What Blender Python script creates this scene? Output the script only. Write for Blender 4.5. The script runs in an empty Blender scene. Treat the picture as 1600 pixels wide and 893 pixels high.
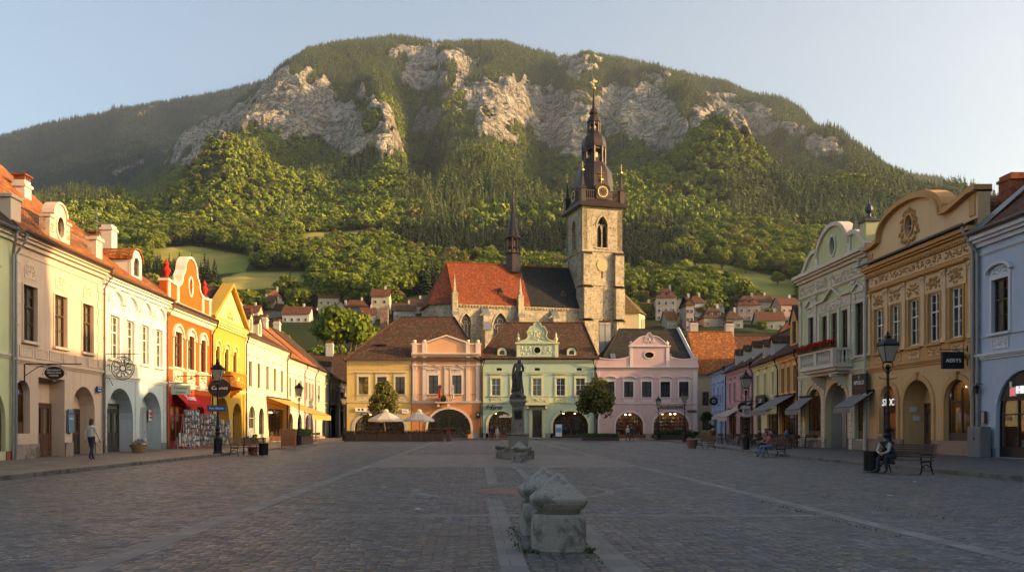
import bpy, math, random
import numpy as np
from math import sin, cos, pi, radians, sqrt, atan2
from mathutils import Vector, Matrix
from mathutils.geometry import tessellate_polygon

# ------------------------------------------------------------------ camera, sky, sun, exposure
SC = bpy.context.scene
COL = SC.collection
FPX, CX, HY, EYE = 1270.0, 738.0, 668.0, 1.5          # focal length, vanishing point and eye height (1600 px wide frame)
cam = bpy.data.cameras.new("camera"); camo = bpy.data.objects.new("camera", cam); COL.objects.link(camo)
camo.location = (0, 0, EYE); camo.rotation_euler = (pi / 2, 0, 0)
cam.sensor_width = 36; cam.lens = 36 * FPX / 1600
cam.shift_x = (800 - CX) / 1600; cam.shift_y = (HY - 446.5) / 1600
cam.clip_start = 0.1; cam.clip_end = 30000
SC.camera = camo
SUN_EL, SUN_AZ = radians(12.3), radians(-10)            # azimuth from +X towards +Y
SUN_DIR = Vector((cos(SUN_EL) * cos(SUN_AZ), cos(SUN_EL) * sin(SUN_AZ), sin(SUN_EL)))
W = bpy.data.worlds.new("World"); SC.world = W; W.use_nodes = True
nt = W.node_tree; nt.nodes.clear()
sk = nt.nodes.new("ShaderNodeTexSky"); sk.sky_type = 'NISHITA'; sk.sun_disc = False
sk.sun_elevation = SUN_EL; sk.sun_rotation = pi / 2 - SUN_AZ
sk.altitude = 300; sk.air_density = 1.0; sk.dust_density = 4.5; sk.ozone_density = 0.7
bg = nt.nodes.new("ShaderNodeBackground"); bg.inputs[1].default_value = 0.15
wo = nt.nodes.new("ShaderNodeOutputWorld")
nt.links.new(sk.outputs[0], bg.inputs[0]); nt.links.new(bg.outputs[0], wo.inputs[0])
sl = bpy.data.lights.new("sun", 'SUN'); sl.energy = 4.5; sl.angle = radians(0.6); sl.color = (1.0, 0.61, 0.26)
so = bpy.data.objects.new("sun", sl); COL.objects.link(so)
so.rotation_euler = SUN_DIR.to_track_quat('Z', 'Y').to_euler()
SC.view_settings.view_transform = 'Standard'; SC.view_settings.look = 'None'
SC.view_settings.gamma = 1; SC.view_settings.use_curve_mapping = False
SC.view_settings.exposure = 1.22
SC.render.engine = 'CYCLES'
SC.cycles.use_denoising = True
SC.cycles.max_bounces = 6; SC.cycles.diffuse_bounces = 3; SC.cycles.glossy_bounces = 2
SC.cycles.transparent_max_bounces = 8; SC.cycles.volume_bounces = 0
SC.cycles.caustics_reflective = False; SC.cycles.caustics_refractive = False
SC.cycles.sample_clamp_indirect = 4
R = random.Random(7)

# ------------------------------------------------------------------ numpy noise
def _h(ix, iy, seed):
    n = (ix.astype(np.int64) * 374761393 + iy.astype(np.int64) * 668265263 + seed * 1442695041) & 0xffffffff
    n = ((n ^ (n >> 13)) * 1274126177) & 0xffffffff
    return ((n ^ (n >> 16)) & 0xffff) / 65535.0
def vnoise(x, y, seed=0):
    x = np.asarray(x, float); y = np.asarray(y, float)
    ix = np.floor(x); iy = np.floor(y); fx = x - ix; fy = y - iy
    fx = fx * fx * (3 - 2 * fx); fy = fy * fy * (3 - 2 * fy)
    a = _h(ix, iy, seed); b = _h(ix + 1, iy, seed); c = _h(ix, iy + 1, seed); d = _h(ix + 1, iy + 1, seed)
    return (a * (1 - fx) + b * fx) * (1 - fy) + (c * (1 - fx) + d * fx) * fy
def fbm(x, y, o=4, seed=0):
    s = 0; a = .5; t = 0
    for i in range(o):
        s = s + a * vnoise(x * 2 ** i, y * 2 ** i, seed + i * 17); t += a; a *= .5
    return s / t
def ridged(x, y, o=4, seed=0):
    s = 0; a = .5; t = 0
    for i in range(o):
        s = s + a * (1 - np.abs(2 * vnoise(x * 2 ** i, y * 2 ** i, seed + i * 31) - 1)); t += a; a *= .5
    return s / t

# ------------------------------------------------------------------ materials
def N(t, typ, **kw):
    n = t.nodes.new(typ)
    for k, v in kw.items(): setattr(n, k, v)
    return n
def newmat(name):
    m = bpy.data.materials.new(name); m.use_nodes = True
    t = m.node_tree; b = t.nodes["Principled BSDF"]
    return m, t, b
def mixc(t, fac, a, b, mode='MIX'):
    n = N(t, "ShaderNodeMix", data_type='RGBA', blend_type=mode)
    for i, v in ((0, fac), (6, a), (7, b)):
        if isinstance(v, (int, float)): n.inputs[i].default_value = v
        elif isinstance(v, tuple): n.inputs[i].default_value = (*v[:3], 1)
        else: t.links.new(v, n.inputs[i])
    return n.outputs[2]
def mth(t, op, a, b=None, c=None, clamp=False):
    n = N(t, "ShaderNodeMath", operation=op, use_clamp=clamp)
    for i, v in enumerate((a, b, c)):
        if v is None: continue
        if isinstance(v, (int, float)): n.inputs[i].default_value = v
        else: t.links.new(v, n.inputs[i])
    return n.outputs[0]
def ramp(t, fac, stops):
    n = N(t, "ShaderNodeValToRGB"); e = n.color_ramp.elements
    while len(e) < len(stops): e.new(0.5)
    for i, (p, c) in enumerate(stops):
        e[i].position = p; e[i].color = (*c, 1) if isinstance(c, tuple) else (c, c, c, 1)
    t.links.new(fac, n.inputs[0]); return n.outputs[0]
def mapping(t, src, scale=(1, 1, 1), loc=(0, 0, 0)):
    n = N(t, "ShaderNodeMapping"); n.inputs[3].default_value = scale; n.inputs[1].default_value = loc
    t.links.new(src, n.inputs[0]); return n.outputs[0]
def tc(t, which):
    n = N(t, "ShaderNodeTexCoord"); return n.outputs[which]
def noise(t, vec, scale, detail=3, rough=.55, out=0):
    n = N(t, "ShaderNodeTexNoise"); n.inputs["Scale"].default_value = scale
    n.inputs["Detail"].default_value = detail; n.inputs["Roughness"].default_value = rough
    t.links.new(vec, n.inputs[0]); return n.outputs[out]
def bump(t, b, h, strength=.3, dist=.02):
    n = N(t, "ShaderNodeBump"); n.inputs["Strength"].default_value = strength; n.inputs["Distance"].default_value = dist
    t.links.new(h, n.inputs["Height"]); t.links.new(n.outputs[0], b.inputs["Normal"]); return n
def sc_(c, k): return tuple(min(1, v * k) for v in c)
MATS = {}
def flat(name, c, rough=.7, metal=0, spec=.4):
    if name in MATS: return MATS[name]
    m, t, b = newmat(name)
    nz = noise(t, tc(t, 'Object'), 9, 2)
    t.links.new(mixc(t, nz, sc_(c, .8), sc_(c, 1.18)), b.inputs[0])
    b.inputs["Roughness"].default_value = rough; b.inputs["Metallic"].default_value = metal
    b.inputs["Specular IOR Level"].default_value = spec
    MATS[name] = m; return m
def plaster(name, c, dirt=.5):
    if name in MATS: return MATS[name]
    c = sc_(c, .9); m, t, b = newmat(name); o = tc(t, 'Object')
    big = noise(t, o, .45, 5, .65); fine = noise(t, o, 7, 3)
    st = noise(t, mapping(t, o, (3.0, 3.0, .22)), 1.0, 4, .7)           # rain streaks
    a = mixc(t, big, sc_(c, .76), sc_(c, 1.12))
    a = mixc(t, mth(t, 'MULTIPLY', fine, .25), a, sc_(c, .82))
    s = ramp(t, st, [(.50, 0.0), (.78, 1.0)])
    a = mixc(t, mth(t, 'MULTIPLY', s, .62 * dirt), a, sc_((c[0] * .5, c[1] * .48, c[2] * .46), 1))
    spots = noise(t, o, 2.3, 6, .75)
    sp = ramp(t, spots, [(.60, 0.0), (.68, 1.0)])
    a = mixc(t, mth(t, 'MULTIPLY', sp, .34 * dirt), a, sc_(c, .62))
    geo = N(t, "ShaderNodeNewGeometry"); sx = N(t, "ShaderNodeSeparateXYZ"); t.links.new(geo.outputs['Position'], sx.inputs[0])
    zz = mth(t, 'ADD', sx.outputs[2], mth(t, 'MULTIPLY', st, 1.2))       # splashed and damp foot of the wall
    low = mth(t, 'SUBTRACT', 1.0, mth(t, 'DIVIDE', zz, 2.2), clamp=True)
    a = mixc(t, mth(t, 'MULTIPLY', low, .6 * dirt), a, (.16, .13, .10))
    t.links.new(a, b.inputs[0]); b.inputs["Roughness"].default_value = .92; b.inputs["Specular IOR Level"].default_value = .2
    bump(t, b, mth(t, 'ADD', fine, mth(t, 'MULTIPLY', big, 2.0)), .35, .012)
    MATS[name] = m; return m
def tiles(name, c, c2, moss=(.05, .05, .03), mossamt=.4, rough=.85):
    if name in MATS: return MATS[name]
    m, t, b = newmat(name); uv = tc(t, 'UV'); o = tc(t, 'Object')
    br = N(t, "ShaderNodeTexBrick"); br.offset = .5
    br.inputs["Scale"].default_value = 1; br.inputs["Brick Width"].default_value = .2; br.inputs["Row Height"].default_value = .22
    br.inputs["Mortar Size"].default_value = .018; br.inputs["Mortar Smooth"].default_value = .5
    br.inputs["Color1"].default_value = (*c, 1); br.inputs["Color2"].default_value = (*c2, 1); br.inputs["Mortar"].default_value = (*sc_(c2, .3), 1)
    wv = noise(t, uv, 1.5, 2, .5, 1)
    vm = N(t, "ShaderNodeVectorMath", operation='MULTIPLY_ADD'); vm.inputs[1].default_value = (.05, .07, 0)
    t.links.new(wv, vm.inputs[0]); t.links.new(uv, vm.inputs[2]); t.links.new(vm.outputs[0], br.inputs[0])
    vo = N(t, "ShaderNodeTexVoronoi"); vo.inputs["Scale"].default_value = 1
    t.links.new(mapping(t, uv, (5, 4.5, 1)), vo.inputs[0])
    v = N(t, "ShaderNodeSeparateColor"); t.links.new(vo.outputs["Color"], v.inputs[0])
    a = mixc(t, mth(t, 'MULTIPLY', v.outputs[0], .9), br.outputs[0], sc_(c, .38), 'MIX')
    a = mixc(t, mth(t, 'MULTIPLY', mth(t, 'GREATER_THAN', v.outputs[1], .86), .6), a, sc_((c[0] * 1.25, c[1] * 1.6, c[2] * 1.9), 1))
    nz = noise(t, o, .5, 6, .78)
    n7 = noise(t, o, 2.2, 5, .8); a = mixc(t, mth(t, 'MULTIPLY', ramp(t, n7, [(.50, 0.0), (.60, 1.0)]), .55), a, sc_((c2[0] * .45, c2[1] * .5, c2[2] * .6), 1)); a = mixc(t, mth(t, 'MULTIPLY', ramp(t, n7, [(.34, 1.0), (.44, 0.0)]), .45), a, sc_((c[0] * 1.35, c[1] * 1.3, c[2] * 1.2), 1))
    a = mixc(t, mth(t, 'MULTIPLY', ramp(t, nz, [(.42, 0.0), (.66, 1.0)]), mossamt), a, moss)
    t.links.new(a, b.inputs[0]); b.inputs["Roughness"].default_value = rough; b.inputs["Specular IOR Level"].default_value = .15
    sxy = N(t, "ShaderNodeSeparateXYZ"); t.links.new(vm.outputs[0], sxy.inputs[0])
    saw = mth(t, 'SUBTRACT', 1.0, mth(t, 'FRACT', mth(t, 'DIVIDE', sxy.outputs[1], .22)))
    h = mth(t, 'ADD', mth(t, 'MULTIPLY', saw, .8), mth(t, 'ADD', mth(t, 'MULTIPLY', br.outputs[1], -.6), mth(t, 'MULTIPLY', v.outputs[2], .5)))
    bump(t, b, mth(t, 'ADD', h, mth(t, 'MULTIPLY', n7, 1.2)), .9, .05)
    MATS[name] = m; return m
def stonewall(name, c, c2, w=.6, h=.35, mort=.02, bs=.6):
    if name in MATS: return MATS[name]
    m, t, b = newmat(name); uv = tc(t, 'UV'); o = tc(t, 'Object')
    br = N(t, "ShaderNodeTexBrick"); br.inputs["Scale"].default_value = 1
    br.inputs["Brick Width"].default_value = w; br.inputs["Row Height"].default_value = h; br.inputs["Mortar Size"].default_value = mort
    br.inputs["Color1"].default_value = (*c, 1); br.inputs["Color2"].default_value = (*c2, 1); br.inputs["Mortar"].default_value = (*sc_(c2, .55), 1)
    wv = noise(t, uv, 1.2, 3, .6, 1); vm = N(t, "ShaderNodeVectorMath", operation='MULTIPLY_ADD'); vm.inputs[1].default_value = (w * .35, h * .35, 0)
    t.links.new(wv, vm.inputs[0]); t.links.new(uv, vm.inputs[2]); t.links.new(vm.outputs[0], br.inputs[0])
    n1 = noise(t, o, .25, 6, .75); n2 = noise(t, o, 1.8, 6, .75)
    a = mixc(t, ramp(t, n1, [(.38, 0.0), (.66, 1.0)]), br.outputs[0], sc_(c, 1.25))
    a = mixc(t, mth(t, 'MULTIPLY', ramp(t, n2, [(.48, 0.0), (.62, 1.0)]), .7), a, sc_(c2, .36)); a = mixc(t, mth(t, 'MULTIPLY', ramp(t, noise(t, o, 5, 4, .8), [(.58, 0.0), (.64, 1.0)]), .6), a, sc_(c2, .3))
    st = noise(t, mapping(t, o, (1.2, 1.2, .12)), 1.0, 5, .7)
    a = mixc(t, mth(t, 'MULTIPLY', ramp(t, st, [(.5, 0.0), (.75, 1.0)]), .45), a, sc_(c2, .45))
    t.links.new(a, b.inputs[0]); b.inputs["Roughness"].default_value = .95; b.inputs["Specular IOR Level"].default_value = .15
    bump(t, b, mth(t, 'ADD', mth(t, 'MULTIPLY', br.outputs[1], -.5), n2), bs, .06)
    MATS[name] = m; return m
def granite(name, c, scale=1.0):
    if name in MATS: return MATS[name]
    m, t, b = newmat(name); o = tc(t, 'Object')
    n1 = noise(t, o, 60 * scale, 4, .8); n2 = noise(t, o, 3 * scale, 6, .7); n3 = noise(t, o, 14 * scale, 5, .75)
    a = mixc(t, ramp(t, n1, [(.35, 0.0), (.65, 1.0)]), sc_(c, .78), sc_(c, 1.18))
    a = mixc(t, mth(t, 'MULTIPLY', ramp(t, n2, [(.50, 0.0), (.60, 1.0)]), .75), a, sc_(c, .28))
    a = mixc(t, mth(t, 'MULTIPLY', ramp(t, n3, [(.58, 0.0), (.7, 1.0)]), .5), a, sc_((c[0] * 1.1, c[1] * 1.15, c[2] * .8), 1.3))
    t.links.new(a, b.inputs[0]); b.inputs["Roughness"].default_value = .85; b.inputs["Specular IOR Level"].default_value = .3
    bump(t, b, mth(t, 'ADD', n1, mth(t, 'MULTIPLY', n3, .4)), .3, .002)
    MATS[name] = m; return m
def wood(name, c):
    if name in MATS: return MATS[name]
    m, t, b = newmat(name); o = tc(t, 'Object')
    n1 = noise(t, mapping(t, o, (1, 6, 18)), 1.6, 5, .65); n2 = noise(t, o, 3, 3)
    t.links.new(mixc(t, mth(t, 'MULTIPLY', n2, .6), mixc(t, n1, sc_(c, .55), sc_(c, 1.3)), sc_(c, .6)), b.inputs[0])
    b.inputs["Roughness"].default_value = .6; bump(t, b, n1, .3, .004)
    MATS[name] = m; return m
def emit(name, c, s):
    if name in MATS: return MATS[name]
    m, t, b = newmat(name); b.inputs[0].default_value = (*c, 1)
    b.inputs["Emission Color"].default_value = (*c, 1); b.inputs["Emission Strength"].default_value = s
    MATS[name] = m; return m
def cloth(name, c, tr=.35):
    if name in MATS: return MATS[name]
    m, t, b = newmat(name); o = tc(t, 'Object')
    col = mixc(t, noise(t, o, 2.5, 4), sc_(c, .8), sc_(c, 1.12)); t.links.new(col, b.inputs[0]); b.inputs["Roughness"].default_value = .9
    tl = N(t, "ShaderNodeBsdfTranslucent"); t.links.new(col, tl.inputs[0])
    mx = N(t, "ShaderNodeMixShader"); mx.inputs[0].default_value = tr
    out = t.nodes["Material Output"]; t.links.new(b.outputs[0], mx.inputs[1]); t.links.new(tl.outputs[0], mx.inputs[2]); t.links.new(mx.outputs[0], out.inputs[0])
    MATS[name] = m; return m
def leafmat(name, c1, c2, tr=.25, c3=None):
    """foliage: varies leaf to leaf in the mesh and tree to tree"""
    if name in MATS: return MATS[name]
    m, t, b = newmat(name)
    at = N(t, "ShaderNodeAttribute"); at.attribute_name = "leafv"; oi = N(t, "ShaderNodeObjectInfo")
    r = mth(t, 'ADD', mth(t, 'MULTIPLY', at.outputs["Fac"], .6), mth(t, 'MULTIPLY', oi.outputs["Random"], .4))
    col = mixc(t, r, c1, c2)
    if c3: col = mixc(t, mth(t, 'GREATER_THAN', oi.outputs["Random"], .93), col, c3)
    t.links.new(col, b.inputs[0]); b.inputs["Roughness"].default_value = .75; b.inputs["Specular IOR Level"].default_value = .15
    if tr:
        tl = N(t, "ShaderNodeBsdfTranslucent"); t.links.new(col, tl.inputs[0]); mx = N(t, "ShaderNodeMixShader"); mx.inputs[0].default_value = tr
        out = t.nodes["Material Output"]; t.links.new(b.outputs[0], mx.inputs[1]); t.links.new(tl.outputs[0], mx.inputs[2]); t.links.new(mx.outputs[0], out.inputs[0])
    MATS[name] = m; return m
def glassmat():
    m, t, b = newmat("window_glass")
    g = N(t, "ShaderNodeBsdfGlossy"); g.inputs["Roughness"].default_value = .03; g.inputs[0].default_value = (.95, .95, .95, 1)
    tr = N(t, "ShaderNodeBsdfTransparent"); tr.inputs[0].default_value = (.62, .64, .62, 1)
    lw = N(t, "ShaderNodeLayerWeight"); lw.inputs[0].default_value = .35
    f = mth(t, 'ADD', mth(t, 'MULTIPLY', lw.outputs[0], .75), .06, clamp=True)
    o = tc(t, 'Object'); bn = N(t, "ShaderNodeBump"); bn.inputs["Strength"].default_value = .06; bn.inputs["Distance"].default_value = .05
    t.links.new(noise(t, o, 1.3, 1), bn.inputs["Height"]); t.links.new(bn.outputs[0], g.inputs["Normal"])
    mx = N(t, "ShaderNodeMixShader"); t.links.new(f, mx.inputs[0]); t.links.new(tr.outputs[0], mx.inputs[1]); t.links.new(g.outputs[0], mx.inputs[2])
    t.links.new(mx.outputs[0], t.nodes["Material Output"].inputs[0]); return m
GLASS = glassmat()

# ------------------------------------------------------------------ mesh builder
def uvmap(me):
    n = len(me.loops); 
    if not n: return
    pts = np.empty(len(me.vertices) * 3); me.vertices.foreach_get('co', pts); pts = pts.reshape(-1, 3)
    vi = np.empty(n, int); me.loops.foreach_get('vertex_index', vi)
    nr = np.empty(len(me.polygons) * 3); me.polygons.foreach_get('normal', nr); nr = nr.reshape(-1, 3)
    lt = np.empty(len(me.polygons), int); me.polygons.foreach_get('loop_total', lt)
    nl = np.repeat(nr, lt, axis=0)
    t = np.stack([-nl[:, 1], nl[:, 0], np.zeros(n)], 1); L = np.linalg.norm(t, axis=1)
    t[L < .05] = (1, 0, 0); t /= np.linalg.norm(t, axis=1)[:, None]
    b = np.cross(nl, t); p = pts[vi]
    uv = np.stack([(p * t).sum(1), (p * b).sum(1)], 1)
    l = me.uv_layers.new(name="UVMap"); l.data.foreach_set('uv', uv.ravel())
class MB:
    def __init__(s): s.v = []; s.f = []; s.m = []
    def face(s, pts, mi=0):
        i = len(s.v); s.v += [tuple(p) for p in pts]; s.f.append(tuple(range(i, i + len(pts)))); s.m.append(mi)
    def box(s, x0, x1, y0, y1, z0, z1, mi=0):
        if x0 > x1: x0, x1 = x1, x0
        if y0 > y1: y0, y1 = y1, y0
        if z0 > z1: z0, z1 = z1, z0
        i = len(s.v)
        s.v += [(x0, y0, z0), (x1, y0, z0), (x1, y1, z0), (x0, y1, z0), (x0, y0, z1), (x1, y0, z1), (x1, y1, z1), (x0, y1, z1)]
        for q in ((0, 3, 2, 1), (4, 5, 6, 7), (0, 1, 5, 4), (1, 2, 6, 5), (2, 3, 7, 6), (3, 0, 4, 7)):
            s.f.append(tuple(i + k for k in q)); s.m.append(mi)
    def prism(s, poly, y0, y1, mi=0, holes=(), caps=(True, True), mis=None):
        """polygon in x,z extruded along y"""
        loops = [list(poly)] + [list(h) for h in holes]
        flatp = [p for l in loops for p in l]
        tris = tessellate_polygon([[Vector((p[0], p[1], 0)) for p in l] for l in loops])
        for (yy, on, fl) in ((y0, caps[0], True), (y1, caps[1], False)):
            if not on: continue
            i = len(s.v); s.v += [(p[0], yy, p[1]) for p in flatp]
            for t in tris:
                a, b, c = [flatp[k] for k in t]
                ar = (b[0] - a[0]) * (c[1] - a[1]) - (c[0] - a[0]) * (b[1] - a[1])
                if abs(ar) < 1e-9: continue
                tt = t if (ar > 0) == fl else (t[0], t[2], t[1])
                s.f.append(tuple(i + k for k in tt)); s.m.append(mi)
        for li, l in enumerate(loops):
            ar = sum(l[k][0] * l[(k + 1) % len(l)][1] - l[(k + 1) % len(l)][0] * l[k][1] for k in range(len(l)))
            rev = (ar < 0) ^ (li > 0)
            n = len(l); i = len(s.v)
            s.v += [(p[0], y0, p[1]) for p in l] + [(p[0], y1, p[1]) for p in l]
            for k in range(n):
                q = (i + k, i + n + k, i + n + (k + 1) % n, i + (k + 1) % n)
                if not rev: q = q[::-1]
                s.f.append(q); s.m.append(mi if mis is None else mis)
    def band(s, path, w, y0, y1, mi=0, off=0, closed=False):
        """moulding following a path in x,z; w wide to its left side"""
        n = len(path); L = []; Rr = []
        for k in range(n):
            if closed: a = path[k - 1]; b = path[(k + 1) % n]
            else: a = path[max(0, k - 1)]; b = path[min(n - 1, k + 1)]
            dx, dz = b[0] - a[0], b[1] - a[1]; d = sqrt(dx * dx + dz * dz) or 1
            nx, nz = -dz / d, dx / d
            L.append((path[k][0] + nx * (off + w), path[k][1] + nz * (off + w))); Rr.append((path[k][0] + nx * off, path[k][1] + nz * off))
        m = n if closed else n - 1
        for k in range(m):
            j = (k + 1) % n
            a, b, c, d = Rr[k], Rr[j], L[j], L[k]
            s.face([(a[0], y0, a[1]), (b[0], y0, b[1]), (c[0], y0, c[1]), (d[0], y0, d[1])], mi)
            s.face([(d[0], y1, d[1]), (c[0], y1, c[1]), (b[0], y1, b[1]), (a[0], y1, a[1])], mi)
            s.face([(d[0], y0, d[1]), (c[0], y0, c[1]), (c[0], y1, c[1]), (d[0], y1, d[1])], mi)
            s.face([(b[0], y0, b[1]), (a[0], y0, a[1]), (a[0], y1, a[1]), (b[0], y1, b[1])], mi)
        if not closed:
            for k, fl in ((0, False), (n - 1, True)):
                a, d = Rr[k], L[k]; q = [(a[0], y0, a[1]), (d[0], y0, d[1]), (d[0], y1, d[1]), (a[0], y1, a[1])]
                s.face(q[::-1] if fl else q, mi)
    def lathe(s, prof, cx=0, cy=0, n=16, mi=0, sq=False, rot=0, sx=1, sy=1):
        i0 = len(s.v)
        for (r, z) in prof:
            for k in range(n):
                a = 2 * pi * k / n + rot; s.v.append((cx + r * cos(a) * sx, cy + r * sin(a) * sy, z))
        for j in range(len(prof) - 1):
            for k in range(n):
                a = i0 + j * n + k; b = i0 + j * n + (k + 1) % n
                s.f.append((a, b, b + n, a + n)); s.m.append(mi)
        if prof[0][0] > 1e-4: s.f.append(tuple(i0 + k for k in range(n))[::-1]); s.m.append(mi)
        if prof[-1][0] > 1e-4:
            j = i0 + (len(prof) - 1) * n; s.f.append(tuple(j + k for k in range(n))); s.m.append(mi)
    def tube(s, pts, r, n=6, mi=0, r1=None):
        pts = [Vector(p) for p in pts]; i0 = len(s.v); m = len(pts)
        up = Vector((0, 0, 1))
        for k, p in enumerate(pts):
            d = (pts[min(k + 1, m - 1)] - pts[max(k - 1, 0)]).normalized()
            a = d.cross(up if abs(d.z) < .9 else Vector((1, 0, 0))).normalized(); b = d.cross(a)
            rr = r if r1 is None else r + (r1 - r) * k / (m - 1)
            if isinstance(r, (list, tuple)): rr = r[k]
            for q in range(n):
                an = 2 * pi * q / n; s.v.append(tuple(p + (a * cos(an) + b * sin(an)) * rr))
        for k in range(m - 1):
            for q in range(n):
                a = i0 + k * n + q; b = i0 + k * n + (q + 1) % n
                s.f.append((a, a + n, b + n, b)); s.m.append(mi)
        s.f.append(tuple(i0 + q for q in range(n))); s.m.append(mi)
        j = i0 + (m - 1) * n; s.f.append(tuple(j + q for q in range(n))[::-1]); s.m.append(mi)
    def ell(s, c, r, mi=0, n=8, m=5):
        i0 = len(s.v)
        for j in range(m + 1):
            th = pi * j / m
            for k in range(n):
                a = 2 * pi * k / n
                s.v.append((c[0] + r[0] * sin(th) * cos(a), c[1] + r[1] * sin(th) * sin(a), c[2] - r[2] * cos(th)))
        for j in range(m):
            for k in range(n):
                a = i0 + j * n + k; b = i0 + j * n + (k + 1) % n
                s.f.append((a, b, b + n, a + n)); s.m.append(mi)
    def xf(s, M, i0=0):
        for i in range(i0, len(s.v)): s.v[i] = tuple(M @ Vector(s.v[i]))
    def add(s, o, M=None, mi=None):
        i = len(s.v); s.v += [tuple(M @ Vector(p)) for p in o.v] if M else o.v
        s.f += [tuple(i + k for k in f) for f in o.f]; s.m += o.m if mi is None else [mi] * len(o.m)
    def mesh(s, name, mats, smooth=False, uv=False, clean=False):
        me = bpy.data.meshes.new(name); me.from_pydata(s.v, [], s.f)
        for m in (mats if isinstance(mats, (list, tuple)) else [mats]): me.materials.append(m)
        if len(me.materials) > 1: me.polygons.foreach_set('material_index', s.m)
        if clean: me.validate()
        if smooth: me.polygons.foreach_set('use_smooth', [True] * len(me.polygons))
        me.update()
        if uv: uvmap(me)
        return me
    def build(s, name, mats, parent=None, smooth=False, uv=False, bevel=0, loc=None, rz=0, ang=40):
        me = s.mesh(name, mats, smooth, uv)
        o = link(name, me, parent, loc, rz)
        if bevel:
            b = o.modifiers.new("bevel", 'BEVEL'); b.width = bevel; b.segments = 2; b.limit_method = 'ANGLE'; b.angle_limit = radians(ang)
        return o
def link(name, data, parent=None, loc=None, rz=0):
    o = bpy.data.objects.new(name, data); COL.objects.link(o)
    if parent is not None: o.parent = parent; KIDS.setdefault(parent.name, []).append(o)
    if loc is not None: o.location = loc
    if rz: o.rotation_euler = (0, 0, rz)
    return o
KIDS = {}
def tag(o, label, cat, group=None, kind=None):
    if label: o['label'] = label
    if cat: o['category'] = cat
    if group: o['group'] = group
    if kind: o['kind'] = kind
    return o
def thing(name, label, cat, loc=(0, 0, 0), rz=0, group=None):
    o = link(name, None, None, loc, rz); o.empty_display_size = .3
    return tag(o, label, cat, group)
def copy_tree(o, loc=None, rz=None, label=None, scale=None, parent=None):
    c = o.copy(); COL.objects.link(c)
    if parent is not None: c.parent = parent; KIDS.setdefault(parent.name, []).append(c)
    if loc is not None: c.location = loc
    if rz is not None: c.rotation_euler = (0, 0, rz)
    if scale is not None: c.scale = (scale,) * 3 if not isinstance(scale, tuple) else scale
    if label: c['label'] = label
    for ch in list(KIDS.get(o.name, [])): copy_tree(ch, parent=c)
    return c
def struct(name, me, kind='structure'):
    o = link(name, me); o['kind'] = kind; return o
def P(px, py, Y): return Vector(((px - CX) * Y / FPX, Y, EYE + (HY - py) * Y / FPX))
def XZ(px, Y): return (px - CX) * Y / FPX
def text(name, body, size, mat, parent, loc, rot=(pi / 2, 0, 0), extrude=.012, shear=0, align='CENTER', sx=1):
    cu = bpy.data.curves.new(name, 'FONT'); cu.body = body; cu.size = size; cu.extrude = extrude
    cu.align_x = align; cu.align_y = 'CENTER'; cu.shear = shear; cu.resolution_u = 3; cu.materials.append(mat)
    tmp = bpy.data.objects.new(name, cu); me = bpy.data.meshes.new_from_object(tmp); bpy.data.objects.remove(tmp)
    o = link(name, me, parent, loc); o.rotation_euler = rot; o.scale = (sx, 1, 1)
    return o

# ================================================================== TERRAIN
Y0, YR = 680.0, 2400.0
RIDGE = [(-900, 560), (-600, 480), (-200, 400), (0, 345), (90, 322), (150, 305), (200, 285), (240, 262), (265, 240), (285, 205), (310, 192), (360, 168), (400, 137), (440, 102),
         (480, 78), (520, 70), (560, 64), (615, 58), (650, 62), (680, 68), (790, 68), (830, 80), (860, 86), (940, 90), (1000, 100), (1060, 115), (1130, 132), (1180, 152),
         (1210, 172), (1240, 194), (1290, 226), (1340, 246), (1400, 270), (1480, 304), (1600, 352), (1800, 430), (2200, 520), (2600, 580)]
RX = np.array([(p[0] - CX) / FPX for p in RIDGE]); RE = np.array([(HY - p[1]) / FPX for p in RIDGE])
LOWY = np.array([-100, 185, 250, 330, 400, 480, 560, 640, 680]); LOWZ = np.array([0, 0, 22, 47, 66, 89, 120, 152, 166.])
def low_z(X, Y):
    z = np.interp(Y, LOWY, LOWZ)
    far = np.clip((Y - 230) / 150, 0, 1)
    return z + (fbm(X / 90, Y / 90, 4, 5) - .5) * 16 * far + (fbm(X / 30, Y / 30, 3, 9) - .5) * 4 * far
CLIFFS = [[(268, 252), (285, 212), (310, 195), (360, 182), (395, 160), (415, 122), (450, 116), (490, 132), (530, 158), (570, 188), (640, 232), (610, 242), (545, 246), (505, 228), (450, 205), (400, 196), (340, 204), (300, 235), (280, 256)],
          [(570, 150), (600, 156), (632, 186), (612, 194), (585, 180)], [(628, 82), (690, 78), (735, 90), (715, 104), (650, 102), (640, 116)],
          [(712, 98), (742, 95), (724, 140), (704, 142)], [(700, 165), (735, 142), (800, 136), (835, 148), (880, 136), (905, 160), (930, 205), (915, 240), (870, 235), (820, 195), (760, 170)],
          [(740, 190), (770, 185), (800, 215), (770, 222), (745, 205)], [(915, 175), (960, 135), (1000, 140), (1040, 160), (1070, 205), (1058, 240), (1000, 228), (945, 205)],
          [(1078, 168), (1108, 158), (1150, 156), (1200, 178), (1238, 218), (1212, 216), (1165, 208), (1120, 195), (1095, 205)], [(1250, 216), (1300, 236), (1292, 244), (1262, 236)],
          [(635, 120), (665, 112), (700, 122), (670, 140)], [(648, 185), (700, 178), (690, 200), (655, 205)], [(880, 90), (935, 98), (925, 118), (885, 112)], [(990, 110), (1040, 122), (1020, 135)]]
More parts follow.
